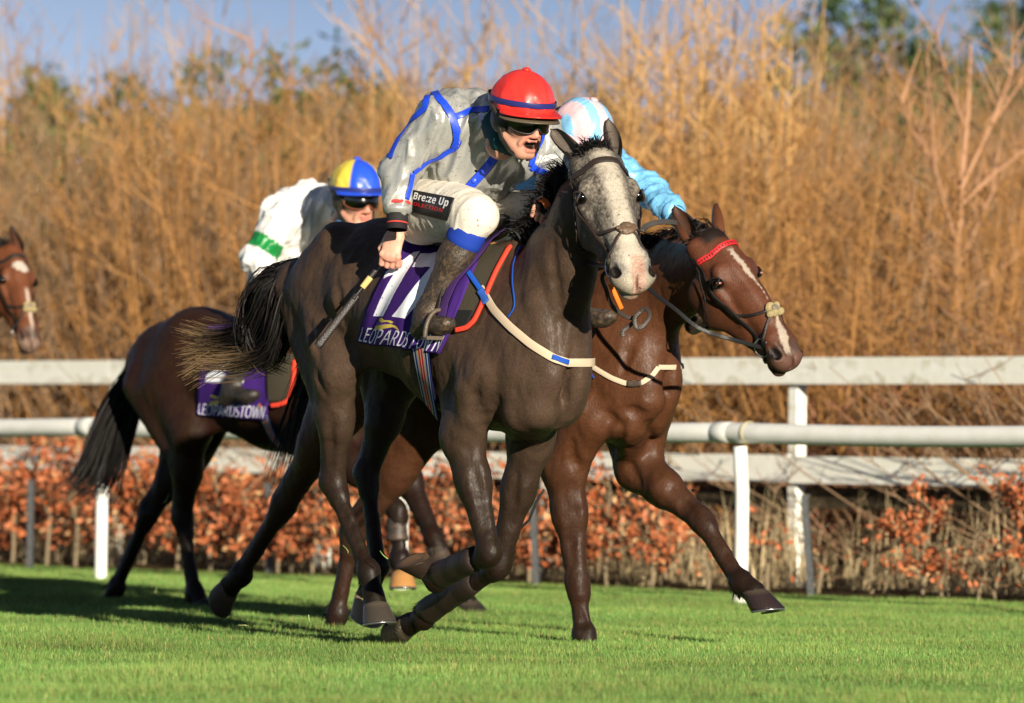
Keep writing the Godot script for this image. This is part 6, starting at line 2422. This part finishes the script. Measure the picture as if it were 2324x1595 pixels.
func riders_fields(g: Dictionary, bay: Dictionary, d: Dictionary) -> void:
	RD.face_open = mesh_job(face_field(true), 0.0042, func(_b: Build) -> void: pass)
	RD.face = mesh_job(face_field(false), 0.005, func(_b: Build) -> void: pass)
	RD.hand = mesh_job(hand_field(), 0.0036, func(_b: Build) -> void: pass)
	# ---- silver and blue rider on the grey
	var R: Vector3 = g.r
	var J := {}
	J.pelvis = hu(g, 985, 468, 0.0)
	J.waist = hu(g, 1020, 405, 0.0)
	J.chest = hu(g, 1078, 308, 0.02)
	J.neck = hu(g, 1132, 262, 0.04)
	J.sr = hu(g, 1000, 268, 0.19)
	J.sl = hu(g, 1225, 308, -0.17)
	J.er = hu(g, 905, 392, 0.3)
	J.wr = hu(g, 901, 500, 0.32)
	J.el = hu(g, 1262, 374, -0.2)
	J.wl = hu(g, 1240, 446, -0.05)
	J.hr = hu(g, 962, 478, 0.11)
	J.hl = hu(g, 1000, 478, -0.11)
	J.kr = hu(g, 1082, 487, 0.16)
	J.kl = hu(g, 1195, 478, -0.15)
	J.ar = hu(g, 962, 722, 0.28)
	J.al = J.ar - R * 0.6
	RD.g = J
	var F := Field.new()
	F.add(J.waist, J.chest, v2(0.155, 0.115), v2(0.19, 0.13), R, 0.06)
	F.add(J.chest, J.neck, v2(0.18, 0.12), v2(0.085, 0.085), R, 0.06)
	F.add(J.pelvis.lerp(J.waist, 0.35), J.waist, v2(0.16, 0.11), v2(0.155, 0.115), R, 0.05)
	F.add(J.sr, J.chest, v2(0.085, 0.085), v2(0.1, 0.1), Vector3.UP, 0.07)
	F.add(J.sl, J.chest, v2(0.085, 0.085), v2(0.1, 0.1), Vector3.UP, 0.07)
	F.add(hu(g, 1060, 375, 0.05), hu(g, 1180, 345, -0.07), v2(0.125, 0.1), v2(0.1, 0.09), Vector3.UP, 0.06)
	F.add(hu(g, 1020, 400, 0.07), hu(g, 1120, 395, -0.06), v2(0.1, 0.07), v2(0.1, 0.07), Vector3.UP, 0.06)
	F.add(hu(g, 985, 232, 0.17), hu(g, 1075, 245, 0.06), v2(0.04, 0.035), v2(0.06, 0.05), Vector3.UP, 0.06)
	limb(F, J.sr, J.er, 0.088, 0.064, R, 0.035)
	limb(F, J.er, J.er.lerp(J.wr, 0.7), 0.062, 0.05, R, 0.03)
	limb(F, J.sl, J.el, 0.085, 0.065, R, 0.035)
	limb(F, J.el, J.el.lerp(J.wl, 0.7), 0.062, 0.05, R, 0.03)
	RD.g_jacket_f = F
	var silver := Color(0.4, 0.405, 0.385)
	RD.g_jacket = mesh_job(F, 0.0085, cloth_post(func(_p: Vector3) -> Color: return silver, 0.015, Vector3(7, 1.5, 6), 33, Basis(R, Vector3(0.5, 0.7, 0.5).normalized(), Vector3(0.4, -0.5, 0.7).normalized())))
	F = Field.new()
	F.add(J.hr, J.hl, v2(0.125, 0.13), v2(0.125, 0.13), Vector3.UP, 0.05)
	F.add(J.pelvis, J.waist, v2(0.15, 0.11), v2(0.145, 0.1), R, 0.05)
	limb(F, J.hr, J.kr, 0.12, 0.072, R, 0.04)
	limb(F, J.hr.lerp(J.kr, 0.25) + Vector3.UP * 0.012, J.hr.lerp(J.kr, 0.8) + Vector3.UP * 0.008, 0.112, 0.088, R, 0.05)
	limb(F, J.hl, J.kl, 0.11, 0.075, R, 0.04)
	limb(F, J.kr + Vector3.DOWN * 0.01, J.kr.lerp(J.ar, 0.16), 0.07, 0.066, R, 0.05)
	limb(F, J.kl, J.kl.lerp(J.al, 0.16), 0.07, 0.06, R, 0.04)
	RD.g_breeches_f = F
	var cream := Color(0.66, 0.61, 0.52)
	RD.g_breeches = mesh_job(F, 0.009, cloth_post(func(_p: Vector3) -> Color: return cream, 0.003, Vector3(4, 12, 4), 35, Basis(Vector3.UP, hp(g, 1, 0, 0.3).direction_to(hp(g, 0, 0, 0)), R)))
	RD.g_boots_f = []
	RD.g_boots = []
	for s in 2:
		F = Field.new()
		var k: Vector3 = J.kr if s == 0 else J.kl
		var a: Vector3 = J.ar if s == 0 else J.al
		boot_field(F, g, k, a)
		RD.g_boots_f.append(F)
		RD.g_boots.append(mesh_job(F, 0.008, boot_post(44)))
	RD.g_core = core_job(J, R)
	# ---- light blue rider on the brown horse
	R = bay.r
	J = {}
	J.pelvis = hu(bay, 1190, 470, 0)
	J.waist = hu(bay, 1225, 440, 0)
	J.chest = hu(bay, 1300, 390, 0)
	J.neck = hu(bay, 1330, 350, 0)
	J.sr = hu(bay, 1215, 372, 0.19)
	J.sl = hu(bay, 1400, 395, -0.19)
	J.er = hu(bay, 1195, 425, 0.24)
	J.wr = hu(bay, 1330, 520, 0.08)
	J.el = hu(bay, 1470, 430, -0.22)
	J.wl = hu(bay, 1540, 492, -0.12)
	J.hr = hu(bay, 1160, 490, 0.11)
	J.hl = hu(bay, 1230, 490, -0.11)
	J.kr = hu(bay, 1275, 560, 0.22)
	J.kl = hu(bay, 1400, 560, -0.22)
	J.ar = hu(bay, 1316, 706, 0.34)
	J.al = J.ar - R * 0.68
	RD.b = J
	F = Field.new()
	F.add(J.pelvis.lerp(J.waist, 0.3), J.chest, v2(0.15, 0.12), v2(0.19, 0.13), R, 0.06)
	F.add(J.chest, J.neck, v2(0.17, 0.12), v2(0.08, 0.08), R, 0.06)
	for q in [[J.sr, J.er, J.wr], [J.sl, J.el, J.wl]]:
		F.add(q[0], J.chest, v2(0.085, 0.085), v2(0.1, 0.1), Vector3.UP, 0.07)
		limb(F, q[0], q[1], 0.085, 0.064, R, 0.035)
		limb(F, q[1], q[1].lerp(q[2], 0.8), 0.062, 0.048, R, 0.03)
	var sky := Color(0.16, 0.42, 0.68)
	RD.b_jacket = mesh_job(F, 0.0105, cloth_post(func(_p: Vector3) -> Color: return sky, 0.018, Vector3(7, 2.2, 7), 37, Basis(R, Vector3(0.5, 0.7, 0.5).normalized(), Vector3(0.4, -0.5, 0.7).normalized())))
	F = Field.new()
	breeches_field(F, J, R)
	RD.b_breeches = mesh_job(F, 0.014, cloth_post(func(_p: Vector3) -> Color: return cream, 0.004, Vector3(5, 9, 5), 38, Basis()))
	RD.b_boots = []
	for s in 2:
		F = Field.new()
		boot_field(F, bay, J.kr if s == 0 else J.kl, J.ar if s == 0 else J.al)
		RD.b_boots.append(mesh_job(F, 0.011, boot_post(45)))
	RD.b_core = core_job(J, R)
	# ---- white and green rider behind
	R = d.r
	J = {}
	J.pelvis = hu(d, 625, 645, 0)
	J.waist = hu(d, 650, 575, 0)
	J.chest = hu(d, 695, 495, 0.0)
	J.neck = hu(d, 765, 462, 0.0)
	J.sr = hu(d, 640, 490, 0.19)
	J.sl = hu(d, 800, 505, -0.19)
	J.er = hu(d, 582, 585, 0.3)
	J.wr = hu(d, 650, 672, 0.2)
	J.el = hu(d, 830, 590, -0.3)
	J.wl = hu(d, 760, 650, -0.15)
	J.hr = hu(d, 618, 668, 0.11)
	J.hl = hu(d, 670, 660, -0.11)
	J.kr = hu(d, 628, 700, 0.2)
	J.kl = hu(d, 790, 700, -0.2)
	J.ar = hu(d, 522, 885, 0.3)
	J.al = J.ar - R * 0.6
	RD.d = J
	F = Field.new()
	F.add(J.pelvis.lerp(J.waist, 0.3), J.chest, v2(0.15, 0.12), v2(0.19, 0.13), R, 0.06)
	F.add(J.chest, J.neck, v2(0.18, 0.13), v2(0.085, 0.085), R, 0.06)
	F.add(hu(d, 690, 440, 0.08), hu(d, 745, 442, 0.02), v2(0.06, 0.05), v2(0.05, 0.05), Vector3.UP, 0.06)
	for q in [[J.sr, J.er, J.wr], [J.sl, J.el, J.wl]]:
		F.add(q[0], J.chest, v2(0.088, 0.088), v2(0.1, 0.1), Vector3.UP, 0.07)
		limb(F, q[0], q[1], 0.088, 0.066, R, 0.035)
		limb(F, q[1], q[1].lerp(q[2], 0.8), 0.064, 0.05, R, 0.03)
	RD.d_jacket_f = F
	var green := Color(0.008, 0.2, 0.045)
	var er: Vector3 = J.er
	var sr: Vector3 = J.sr
	var el: Vector3 = J.el
	var sl: Vector3 = J.sl
	var ca: Vector3 = J.waist
	var cb: Vector3 = J.chest
	var band := func(p: Vector3) -> Color:
		var white2 := Color(0.72, 0.71, 0.7)
		for q in [[sr, er], [sl, el]]:
			var ax: Vector3 = q[1] - q[0]
			var t: float = (p - (q[0] as Vector3)).dot(ax) / ax.length_squared()
			var off: float = (p - (q[0] as Vector3) - ax * t).length()
			if off < 0.115 and t > 0.55 and t < 0.86: return green
		var ax2 := (cb - ca).normalized()
		var t2 := (p - cb).dot(ax2)
		if t2 > -0.14 and t2 < -0.075 and (p - cb - ax2 * t2).length() < 0.25:
			var s1 := (p - sr).dot((er - sr).normalized())
			if s1 < 0.02 or (p - sr).length() > 0.24: return green
		return white2
	RD.d_jacket = mesh_job(F, 0.0095, cloth_post(band, 0.022, Vector3(6, 1.9, 6), 39, Basis(R, Vector3(0.5, 0.7, 0.5).normalized(), Vector3(0.4, -0.5, 0.7).normalized())))
	F = Field.new()
	breeches_field(F, J, R)
	RD.d_breeches = mesh_job(F, 0.014, cloth_post(func(_p: Vector3) -> Color: return cream, 0.004, Vector3(5, 9, 5), 38, Basis()))
	RD.d_boots = []
	for s in 2:
		F = Field.new()
		boot_field(F, d, J.kr if s == 0 else J.kl, J.ar if s == 0 else J.al)
		RD.d_boots.append(mesh_job(F, 0.012, boot_post(46, 0.25)))
	RD.d_core = core_job(J, R)

func breeches_field(F: Field, J: Dictionary, R: Vector3) -> void:
	F.add(J.hr, J.hl, v2(0.12, 0.125), v2(0.12, 0.125), Vector3.UP, 0.05)
	F.add(J.pelvis, J.waist, v2(0.15, 0.11), v2(0.14, 0.1), R, 0.05)
	limb(F, J.hr, J.kr, 0.11, 0.074, R, 0.04)
	limb(F, J.hl, J.kl, 0.11, 0.074, R, 0.04)
	limb(F, J.kr, J.kr.lerp(J.ar, 0.2), 0.07, 0.06, R, 0.04)
	limb(F, J.kl, J.kl.lerp(J.al, 0.2), 0.07, 0.06, R, 0.04)

func boot_field(F: Field, h: Dictionary, k: Vector3, a: Vector3) -> void:
	var R: Vector3 = h.r
	var ax := (a - k).normalized()
	var top := k.lerp(a, 0.17)
	F.add(top, k.lerp(a, 0.42), v2(0.06, 0.072), v2(0.058, 0.07), R, 0.03)
	F.add(k.lerp(a, 0.4), a - ax * 0.02, v2(0.057, 0.068), v2(0.04, 0.048), R, 0.03)
	var fw: Vector3 = h.f
	var heel := a + Vector3.DOWN * 0.045 - fw * 0.035
	F.add(a - ax * 0.03, heel, v2(0.04, 0.046), v2(0.034, 0.036), R, 0.03)
	F.add(a + Vector3.DOWN * 0.02 + fw * 0.01, a + fw * 0.13 + Vector3.DOWN * 0.03, v2(0.04, 0.042), v2(0.043, 0.03), R, 0.03)
	F.add(a + fw * 0.12 + Vector3.DOWN * 0.032, a + fw * 0.17 + Vector3.DOWN * 0.022, v2(0.043, 0.028), v2(0.036, 0.024), R, 0.03)

func boot_post(s: int, dirt := 1.0) -> Callable:
	var n := FastNoiseLite.new()
	n.seed = s
	n.frequency = 1.0
	n.fractal_octaves = 4
	return func(b: Build) -> void:
		for i in b.v.size():
			var p := b.v[i]
			var w := n.get_noise_3dv(p * Vector3(9, 22, 9))
			var m := clampf(0.5 + n.get_noise_3dv(p * 26.0) * 0.35 + n.get_noise_3dv(p * 110.0) * 0.8, 0, 1)
			b.c[i] = Color(0.016, 0.014, 0.013).lerp(Color(0.13, 0.085, 0.05), m * m * dirt)
			b.v[i] = p + b.n[i] * (0.4 - absf(w)) * 0.0035
		b.normals()

func core_job(J: Dictionary, R: Vector3) -> int:
	var F := Field.new()
	F.add(J.pelvis, J.chest, v2(0.12, 0.085), v2(0.14, 0.09), R, 0.05)
	F.add(J.chest, J.neck, v2(0.11, 0.07), v2(0.055, 0.058), R, 0.05)
	for q in [[J.sr, J.er, J.wr], [J.sl, J.el, J.wl]]:
		limb(F, J.chest, q[0], 0.06, 0.055, R, 0.04)
		limb(F, q[0], q[1], 0.052, 0.04, R)
		limb(F, q[1], q[2], 0.04, 0.027, R)
	for q in [[J.hr, J.kr, J.ar], [J.hl, J.kl, J.al]]:
		limb(F, q[0], q[1], 0.085, 0.055, R)
		limb(F, q[1], q[2], 0.05, 0.035, R)
	return mesh_job(F, 0.017, func(b: Build) -> void: b.c.fill(Color(0.52, 0.28, 0.2)))

func skin(mot: FastNoiseLite, mouth: bool, mudk: float) -> Callable:
	return func(p: Vector3, n: Vector3) -> Color:
		var c := Color(0.56, 0.29, 0.2)
		c = c.lerp(Color(0.6, 0.2, 0.14), smoothstep(0.035, 0.01, absf(p.y + 0.05)) * smoothstep(0.06, 0.09, p.z) * 0.5)
		var dm := Vector2(p.x * 0.75, p.y + 0.092).length()
		if mouth:
			c = c.lerp(Color(0.46, 0.19, 0.14), smoothstep(0.032, 0.024, dm) * smoothstep(0.05, 0.07, p.z))
			c = c.lerp(Color(0.015, 0.008, 0.007), smoothstep(0.017, 0.011, Vector2(p.x * 0.6, p.y + 0.09).length()) * smoothstep(0.03, 0.05, p.z))
		else:
			c = c.lerp(Color(0.45, 0.15, 0.12), smoothstep(0.014, 0.008, Vector2(p.x * 0.4, p.y + 0.086).length()) * smoothstep(0.05, 0.07, p.z))
		if mot.get_noise_3dv(p * 160.0) > 0.62 - mudk: c = Color(0.12, 0.075, 0.05)
		return c

func silk_material(s: int, rough: float, metal := 0.0, specks := 220, big := 5.0) -> StandardMaterial3D:
	var im := Image.create(512, 512, false, Image.FORMAT_RGBA8)
	im.fill(Color.WHITE)
	mud(im, rng(s), specks, Color(0.36, 0.26, 0.17), big)
	mud(im, rng(s + 1), specks, Color(0.62, 0.52, 0.42), big * 0.7)
	var m := vmat(rough, 0.5)
	m.metallic = metal
	m.albedo_texture = ImageTexture.create_from_image(im)
	relief(m, noise_tex(s + 2, 0.012, 256, 3), 0.22, Vector3.ONE * 3.1)
	return m

func fixed(b: Build, o: Vector3) -> ArrayMesh:
	return b.mesh(o)

func forearm_rings(root: Node3D, el: Vector3, wr: Vector3, origin: Vector3, rows: Array) -> void:
	var ax := (wr - el).normalized()
	for q in rows:
		var b := Build.new()
		var prof := []
		for i in 7:
			var t := i / 6.0
			prof.append(Vector2(lerpf(q[0], q[1], t), q[2] + q[3] * sin(PI * t)))
		b.lathe(el - origin, ax, Vector3.FORWARD, prof, 22, 0.92, q[4])
		part(root, q[5], b.mesh(), M.web if q[6] == 0 else M.silver)

func patch_print() -> ImageTexture:
	var im := Image.create(384, 224, false, Image.FORMAT_RGBA8)
	im.fill(Color(0.06, 0.055, 0.055))
	var bold := SystemFont.new()
	bold.font_names = PackedStringArray(["Droid Sans"])
	bold.font_weight = 700
	draw_text(im, "Bre:ze Up", bold, 64, Rect2(48, 24, 300, 92), Color(0.9, 0.9, 0.9))
	draw_text(im, "COLECTION", bold, 48, Rect2(30, 118, 290, 34), Color(0.72, 0.1, 0.1))
	mud(im, rng(66), 60, Color(0.3, 0.26, 0.22), 2.0)
	return ImageTexture.create_from_image(im)

func riders(g: Dictionary, bay: Dictionary, d: Dictionary, gs: Dictionary) -> void:
	var mot := FastNoiseLite.new()
	mot.seed = 72
	mot.frequency = 1.0
	M.silver = silk_material(140, 0.34, 0.38, 260, 5.0)
	M.silk = silk_material(150, 0.4, 0.0, 420, 5.0)
	M.cap_silk = silk_material(160, 0.32, 0.0, 120, 4.0)
	M.cotton = silk_material(170, 0.75, 0.0, 110, 8.0)
	M.skin = mat(Color.WHITE, 0.5, 0.4)
	M.skin.vertex_color_use_as_albedo = true
	M.skin.subsurf_scatter_enabled = true
	M.skin.subsurf_scatter_strength = 0.15
	M.lens = mat(Color(0.03, 0.022, 0.016), 0.12, 0.7)
	M.lens.albedo_texture = noise_tex(180, 0.03, 128, 4, Color(0.25, 0.2, 0.16), Color(1, 1, 1))
	# ================= silver and blue
	var J: Dictionary = RD.g
	var o: Vector3 = J.pelvis
	var who := thing("person", o, "jockey in silver and blue silks with red cap, mouth open, whip hand down", "person")
	var T := person_frame(Vector3(1184, 262, 24.78), Vector3(0.52, -0.22, 0.8), Vector3(0.08, 1, 0.15), 1.07)
	var body := Build.new()
	body.add(placed(jobs[RD.g_core].out, Transform3D(), o, func(_p: Vector3, _n: Vector3) -> Color: return Color(0.52, 0.28, 0.2)))
	body.add(placed(jobs[RD.face_open].out, T, o, skin(mot, true, 0.08)))
	var ax: Vector3 = (J.wr - J.er).normalized()
	var whip_a := spot(888, 566, 25.33)
	var whip_b := spot(722, 784, 25.28)
	var wd := (whip_b - whip_a).normalized()
	# the right hand: knuckles down, back of the hand to the lens, rod across the fist
	var hz := Vector3(-0.25, 0.12, 0.95)
	var hx := -wd
	var hy := Vector3(-0.22, -0.95, 0.1)
	hz = (hz - hy.normalized() * hz.dot(hy.normalized())).normalized()
	var hb := Basis(hy.normalized().cross(hz), hy.normalized(), hz)
	var TH := Transform3D(hb * 1.06, spot(897, 533, 25.24))
	body.add(placed(jobs[RD.hand].out, TH, o, func(p: Vector3, _n: Vector3) -> Color:
		return Color(0.58, 0.32, 0.23).lerp(Color(0.6, 0.22, 0.16), smoothstep(0.06, 0.1, p.y) * 0.5) * (1.0 + 0.2 * mot.get_noise_3dv(p * 60.0))))
	var TL := Transform3D(Basis(J.wl.direction_to(J.el).cross(Vector3.BACK).normalized(), -J.wl.direction_to(J.el), Vector3.BACK).orthonormalized(), J.wl)
	body.add(placed(jobs[RD.hand].out, TL, o, func(p: Vector3, _n: Vector3) -> Color: return Color(0.56, 0.3, 0.21)))
	part(who, "body", body.mesh(), M.skin)
	part(who, "jacket", (jobs[RD.g_jacket].out as Build).mesh(o), M.silver)
	part(who, "breeches", (jobs[RD.g_breeches].out as Build).mesh(o), M.cotton)
	for s in 2:
		var bt := part(who, "boot", (jobs[RD.g_boots[s]].out as Build).mesh(o), M.leather)
		var k: Vector3 = J.kr if s == 0 else J.kl
		var a: Vector3 = J.ar if s == 0 else J.al
		var cuff := Build.new()
		var prof := []
		for i in 8: prof.append(Vector2(lerpf(0.05, 0.128, i / 7.0), [0.064, 0.068, 0.069, 0.0695, 0.069, 0.069, 0.0685, 0.064][i]))
		cuff.lathe(k - o, a - k, R_of(g), prof, 24, 1.12, Color(0.014, 0.045, 0.32))
		part(bt, "cuff", cuff.mesh(), M.web)
	var lt := Transform3D(T.basis, T.origin - o)
	var red := Color(0.72, 0.035, 0.028)
	helmet(who, lt, func(a: float, th: float, dd: Vector3) -> Color: return red * (1.0 + 0.06 * signf(sin(a * 4.0))), red * 0.8, Color(0.02, 0.025, 0.14), M.cap_silk, {"shell": Color(0.09, 0.068, 0.045), "band_y": 0.052, "button": red})
	goggles(who, lt, M.lens, Color(0.02, 0.018, 0.016), Color(0.05, 0.04, 0.03))
	var gb := Build.new()
	gb.tube([lt * Vector3(0, -0.08, -0.045), lt * Vector3(0, -0.105, -0.08), (lt * Vector3(0, -0.12, -0.1)).lerp(J.neck - o, 0.5), J.neck - o], [0.063, 0.066, 0.07, 0.076], 18, Color(0.01, 0.06, 0.07))
	part(who, "neck_warmer", gb.mesh(), M.web)
	var jf := {"field": RD.g_jacket_f, "r": Vector3(0, 0, 1), "skin": jobs[RD.g_jacket].out}
	var blue := Color(0.015, 0.06, 0.62)
	for q in [[[[986, 209], [1006, 232], [1024, 261], [1035, 292], [1039, 318], [1031, 337]], 0.032], [[[972, 222], [966, 244], [928, 280], [904, 330], [886, 360]], 0.03], [[[1031, 266], [1072, 250], [1108, 246]], 0.026], [[[1031, 337], [986, 360], [950, 380], [936, 390]], 0.02], [[[934, 390], [926, 425], [920, 452]], 0.022], [[[1136, 338], [1101, 385], [1069, 417], [1050, 437]], 0.036], [[[1232, 300], [1216, 337], [1204, 376]], 0.026], [[[1206, 376], [1222, 388], [1240, 396]], 0.03]]:
		part(who, "seam_tape", body_strap(jf, q[0], q[1], 0.004, 0.0035, blue, 24.9, 9).mesh(o), M.silk)
	for q in [[1110, 370], [1078, 405], [1056, 430]]:
		var dr := ray(q[0], q[1]).normalized()
		var hitp = RD.g_jacket_f.hit(cam_t.origin + dr * 24.0, dr, 2.0)
		if hitp != null:
			var bb := Build.new()
			bb.sphere(hitp + RD.g_jacket_f.normal(hitp) * (stand_off(jobs[RD.g_jacket].out, hitp, RD.g_jacket_f.normal(hitp)) + 0.008) - o, Vector3(0.011, 0.011, 0.005), Basis(), 12, blue * 1.2)
			part(who, "button", bb.mesh(), M.silk)
	var fl: float = (J.wr - J.er).length()
	forearm_rings(who, J.er, J.wr, o, [[fl * 0.62, fl * 0.69, 0.058, 0.003, Color(0.55, 0.05, 0.05), "cuff_band", 0], [fl * 0.68, fl * 0.88, 0.049, 0.012, Color(0.4, 0.405, 0.385), "cuff_frill", 1], [fl * 0.86, fl * 1.06, 0.043, 0.002, Color(0.02, 0.02, 0.022), "wrist_band", 0], [fl * 1.05, fl * 1.075, 0.0445, 0.001, Color(0.6, 0.06, 0.05), "wrist_stripe", 0], [fl * 1.07, fl * 1.2, 0.0425, 0.002, Color(0.016, 0.015, 0.016), "wrist_band", 0]])
	var bf := {"field": RD.g_breeches_f, "r": Vector3(0, 0, 1)}
	var pm := mat(Color.WHITE, 0.5, 0.5)
	pm.albedo_texture = patch_print()
	part(who, "thigh_patch", sheet_mesh(flank_sheet(bf, Vector2(932, 430), Vector2(1034, 449), Vector2(1016, 503), Vector2(920, 478), Vector2.ZERO, 14, 22, 0.008, 0.002, 2), 22, o), pm)
	# whip
	var wo := whip_a
	var wh := thing("riding_whip", wo, "black riding whip with cream collar, held downwards by the silver jockey", "whip")
	var wb := Build.new()
	var ws := whip_a - wd * 0.03
	var hnd := []
	var hr := []
	for i in 15:
		hnd.append(ws + wd * 0.19 * i / 14.0 - wo)
		hr.append(0.0095 if i % 2 else 0.0115)
	wb.tube(hnd, hr, 10, Color(0.02, 0.018, 0.016))
	part(wh, "handle", wb.mesh(), M.leather)
	wb = Build.new()
	wb.tube([ws + wd * 0.165 - wo, ws + wd * 0.215 - wo], [0.0125, 0.012], 10, Color(0.55, 0.4, 0.16))
	part(wh, "collar", wb.mesh(), M.web)
	wb = Build.new()
	var L := whip_a.distance_to(whip_b)
	wb.tube([ws + wd * 0.2 - wo, ws + wd * 0.24 - wo, ws + wd * 0.27 - wo], [0.008, 0.009, 0.012], 10, Color(0.025, 0.022, 0.018), Vector3(0, 0.3, 1), 0.6)
	wb.tube([ws + wd * 0.25 - wo, ws + wd * (L * 0.7) - wo, ws + wd * (L + 0.02) - wo, ws + wd * (L + 0.035) - wo], [0.013, 0.0145, 0.0165, 0.0155], 12, Color(0.013, 0.011, 0.009), wd.cross(Vector3.BACK), 0.4)
	part(wh, "flap", wb.mesh(), M.leather)
	# stirrup: iron round the boot, leather up to the saddle
	var so := Node3D.new()
	so.name = "stirrup"
	var gr := get_node("grey_horse")
	var go: Vector3 = gr.position
	gr.add_child(so, true)
	var fa: Vector3 = J.ar + (g.f as Vector3) * 0.1 + Vector3.DOWN * 0.03 - go
	var rb := Build.new()
	var arc := []
	for i in 15:
		var an := PI * i / 14.0
		arc.append(fa + R_of(g) * cos(an) * 0.062 + Vector3.UP * (sin(an) * 0.105 - 0.045) + (g.f as Vector3) * 0.01)
	rb.tube(arc, [0.009], 8, Color(0.09, 0.065, 0.045))
	rb.box(fa + Vector3.DOWN * 0.046, R_of(g) * 0.062, Vector3.UP * 0.007, (g.f as Vector3) * 0.024, Color(0.09, 0.065, 0.045))
	part(so, "iron", rb.mesh(), M.leather)
	rb = Build.new()
	rb.strap([fa + Vector3.UP * 0.06, fa + Vector3.UP * 0.2 - R_of(g) * 0.03, hp(g, 0.3, 1.6, 0.17) - go], [R_of(g), R_of(g), R_of(g)], 0.02, 0.005, Color(0.03, 0.022, 0.018))
	part(so, "leather", rb.mesh(), M.leather)

	# ================= light blue
	J = RD.b
	o = J.pelvis
	who = thing("person", o, "jockey in light blue silks and pink and blue striped cap, mostly hidden", "person")
	T = person_frame(Vector3(1318, 316, 26.2), Vector3(0.6, -0.45, 0.65), Vector3(0.1, 1, 0.1), 1.05)
	body = Build.new()
	body.add(placed(jobs[RD.b_core].out, Transform3D(), o, func(_p: Vector3, _n: Vector3) -> Color: return Color(0.52, 0.28, 0.2)))
	body.add(placed(jobs[RD.face].out, T, o, skin(mot, false, 0.05)))
	part(who, "body", body.mesh(), M.skin)
	part(who, "jacket", (jobs[RD.b_jacket].out as Build).mesh(o), M.silk)
	part(who, "breeches", (jobs[RD.b_breeches].out as Build).mesh(o), M.cotton)
	for s in 2: part(who, "boot", (jobs[RD.b_boots[s]].out as Build).mesh(o), M.leather)
	for w in [[J.el, J.wl, -1.0], [J.er, J.wr, 1.0]]:
		var gl := Build.new()
		var y: Vector3 = ((w[1] - w[0]) as Vector3).normalized()
		var z := (Vector3(0.1, 0.6, 0.6) - y * Vector3(0.1, 0.6, 0.6).dot(y)).normalized()
		gl.add(placed(jobs[RD.hand].out, Transform3D(Basis(y.cross(z) * w[2], y, z) * 1.1, w[1]), o, func(_p: Vector3, _n: Vector3) -> Color: return Color(0.014, 0.013, 0.014)))
		part(who, "glove", gl.mesh(), M.leather)
		forearm_rings(who, w[0], w[1], o, [[(w[1] - w[0]).length() * 0.76, (w[1] - w[0]).length() * 0.9, 0.042, 0.009, Color(0.16, 0.42, 0.68), "cuff", 0]])
	lt = Transform3D(T.basis, T.origin - o)
	helmet(who, lt, func(a: float, th: float, dd: Vector3) -> Color:
		var x := dd.x * 0.94 + 0.02
		return Color(0.68, 0.46, 0.5) if posmod(int(floor(x / 0.33 + 0.5)), 2) == 0 else Color(0.22, 0.5, 0.76), Color(0.6, 0.42, 0.46), null, M.cap_silk, {})
	goggles(who, lt, M.lens, Color(0.02, 0.018, 0.016), Color(0.03, 0.03, 0.03))

	# ================= white and green
	J = RD.d
	o = J.pelvis
	who = thing("person", o, "jockey in white silks with green bands, blue and yellow quartered cap", "person")
	T = person_frame(Vector3(808, 446, 31.1), Vector3(0.5, -0.12, 0.85), Vector3(0.02, 1, 0.1), 1.1)
	body = Build.new()
	body.add(placed(jobs[RD.d_core].out, Transform3D(), o, func(_p: Vector3, _n: Vector3) -> Color: return Color(0.52, 0.28, 0.2)))
	body.add(placed(jobs[RD.face].out, T, o, skin(mot, false, 0.05)))
	for w in [[J.el, J.wl, -1.0], [J.er, J.wr, 1.0]]:
		var y: Vector3 = ((w[1] - w[0]) as Vector3).normalized()
		var z := (Vector3(0.1, 0.6, 0.6) - y * Vector3(0.1, 0.6, 0.6).dot(y)).normalized()
		body.add(placed(jobs[RD.hand].out, Transform3D(Basis(y.cross(z) * w[2], y, z) * 1.05, w[1]), o, func(_p: Vector3, _n: Vector3) -> Color: return Color(0.55, 0.3, 0.21)))
	part(who, "body", body.mesh(), M.skin)
	part(who, "jacket", (jobs[RD.d_jacket].out as Build).mesh(o), M.silk)
	part(who, "breeches", (jobs[RD.d_breeches].out as Build).mesh(o), M.cotton)
	for s in 2: part(who, "boot", (jobs[RD.d_boots[s]].out as Build).mesh(o), M.leather)
	lt = Transform3D(T.basis, T.origin - o)
	var yb := Color(0.02, 0.08, 0.66)
	helmet(who, lt, func(a: float, th: float, dd: Vector3) -> Color:
		return yb if posmod(int(floor((a + PI / 4.0) / (PI / 2.0))), 2) == 0 else Color(0.72, 0.55, 0.07), yb, Color(0.02, 0.03, 0.16), M.cap_silk, {"band_y": 0.034, "button": yb})
	goggles(who, lt, M.lens, Color(0.2, 0.06, 0.03), Color(0.09, 0.07, 0.05))
	gb = Build.new()
	gb.tube([lt * Vector3(0, -0.1, -0.045), lt * Vector3(0, -0.145, -0.05), lt * Vector3(0, -0.2, -0.06)], [0.064, 0.072, 0.085], 18, Color(0.2, 0.4, 0.58))
	part(who, "neck_warmer", gb.mesh(), M.web)

func R_of(h: Dictionary) -> Vector3:
	return h.r

func _ready() -> void:
	light_and_lens()
	ground()
	rails()
	hedge()
	thicket()
	far_trees()
	grass()
	animals()
	torn_grass()
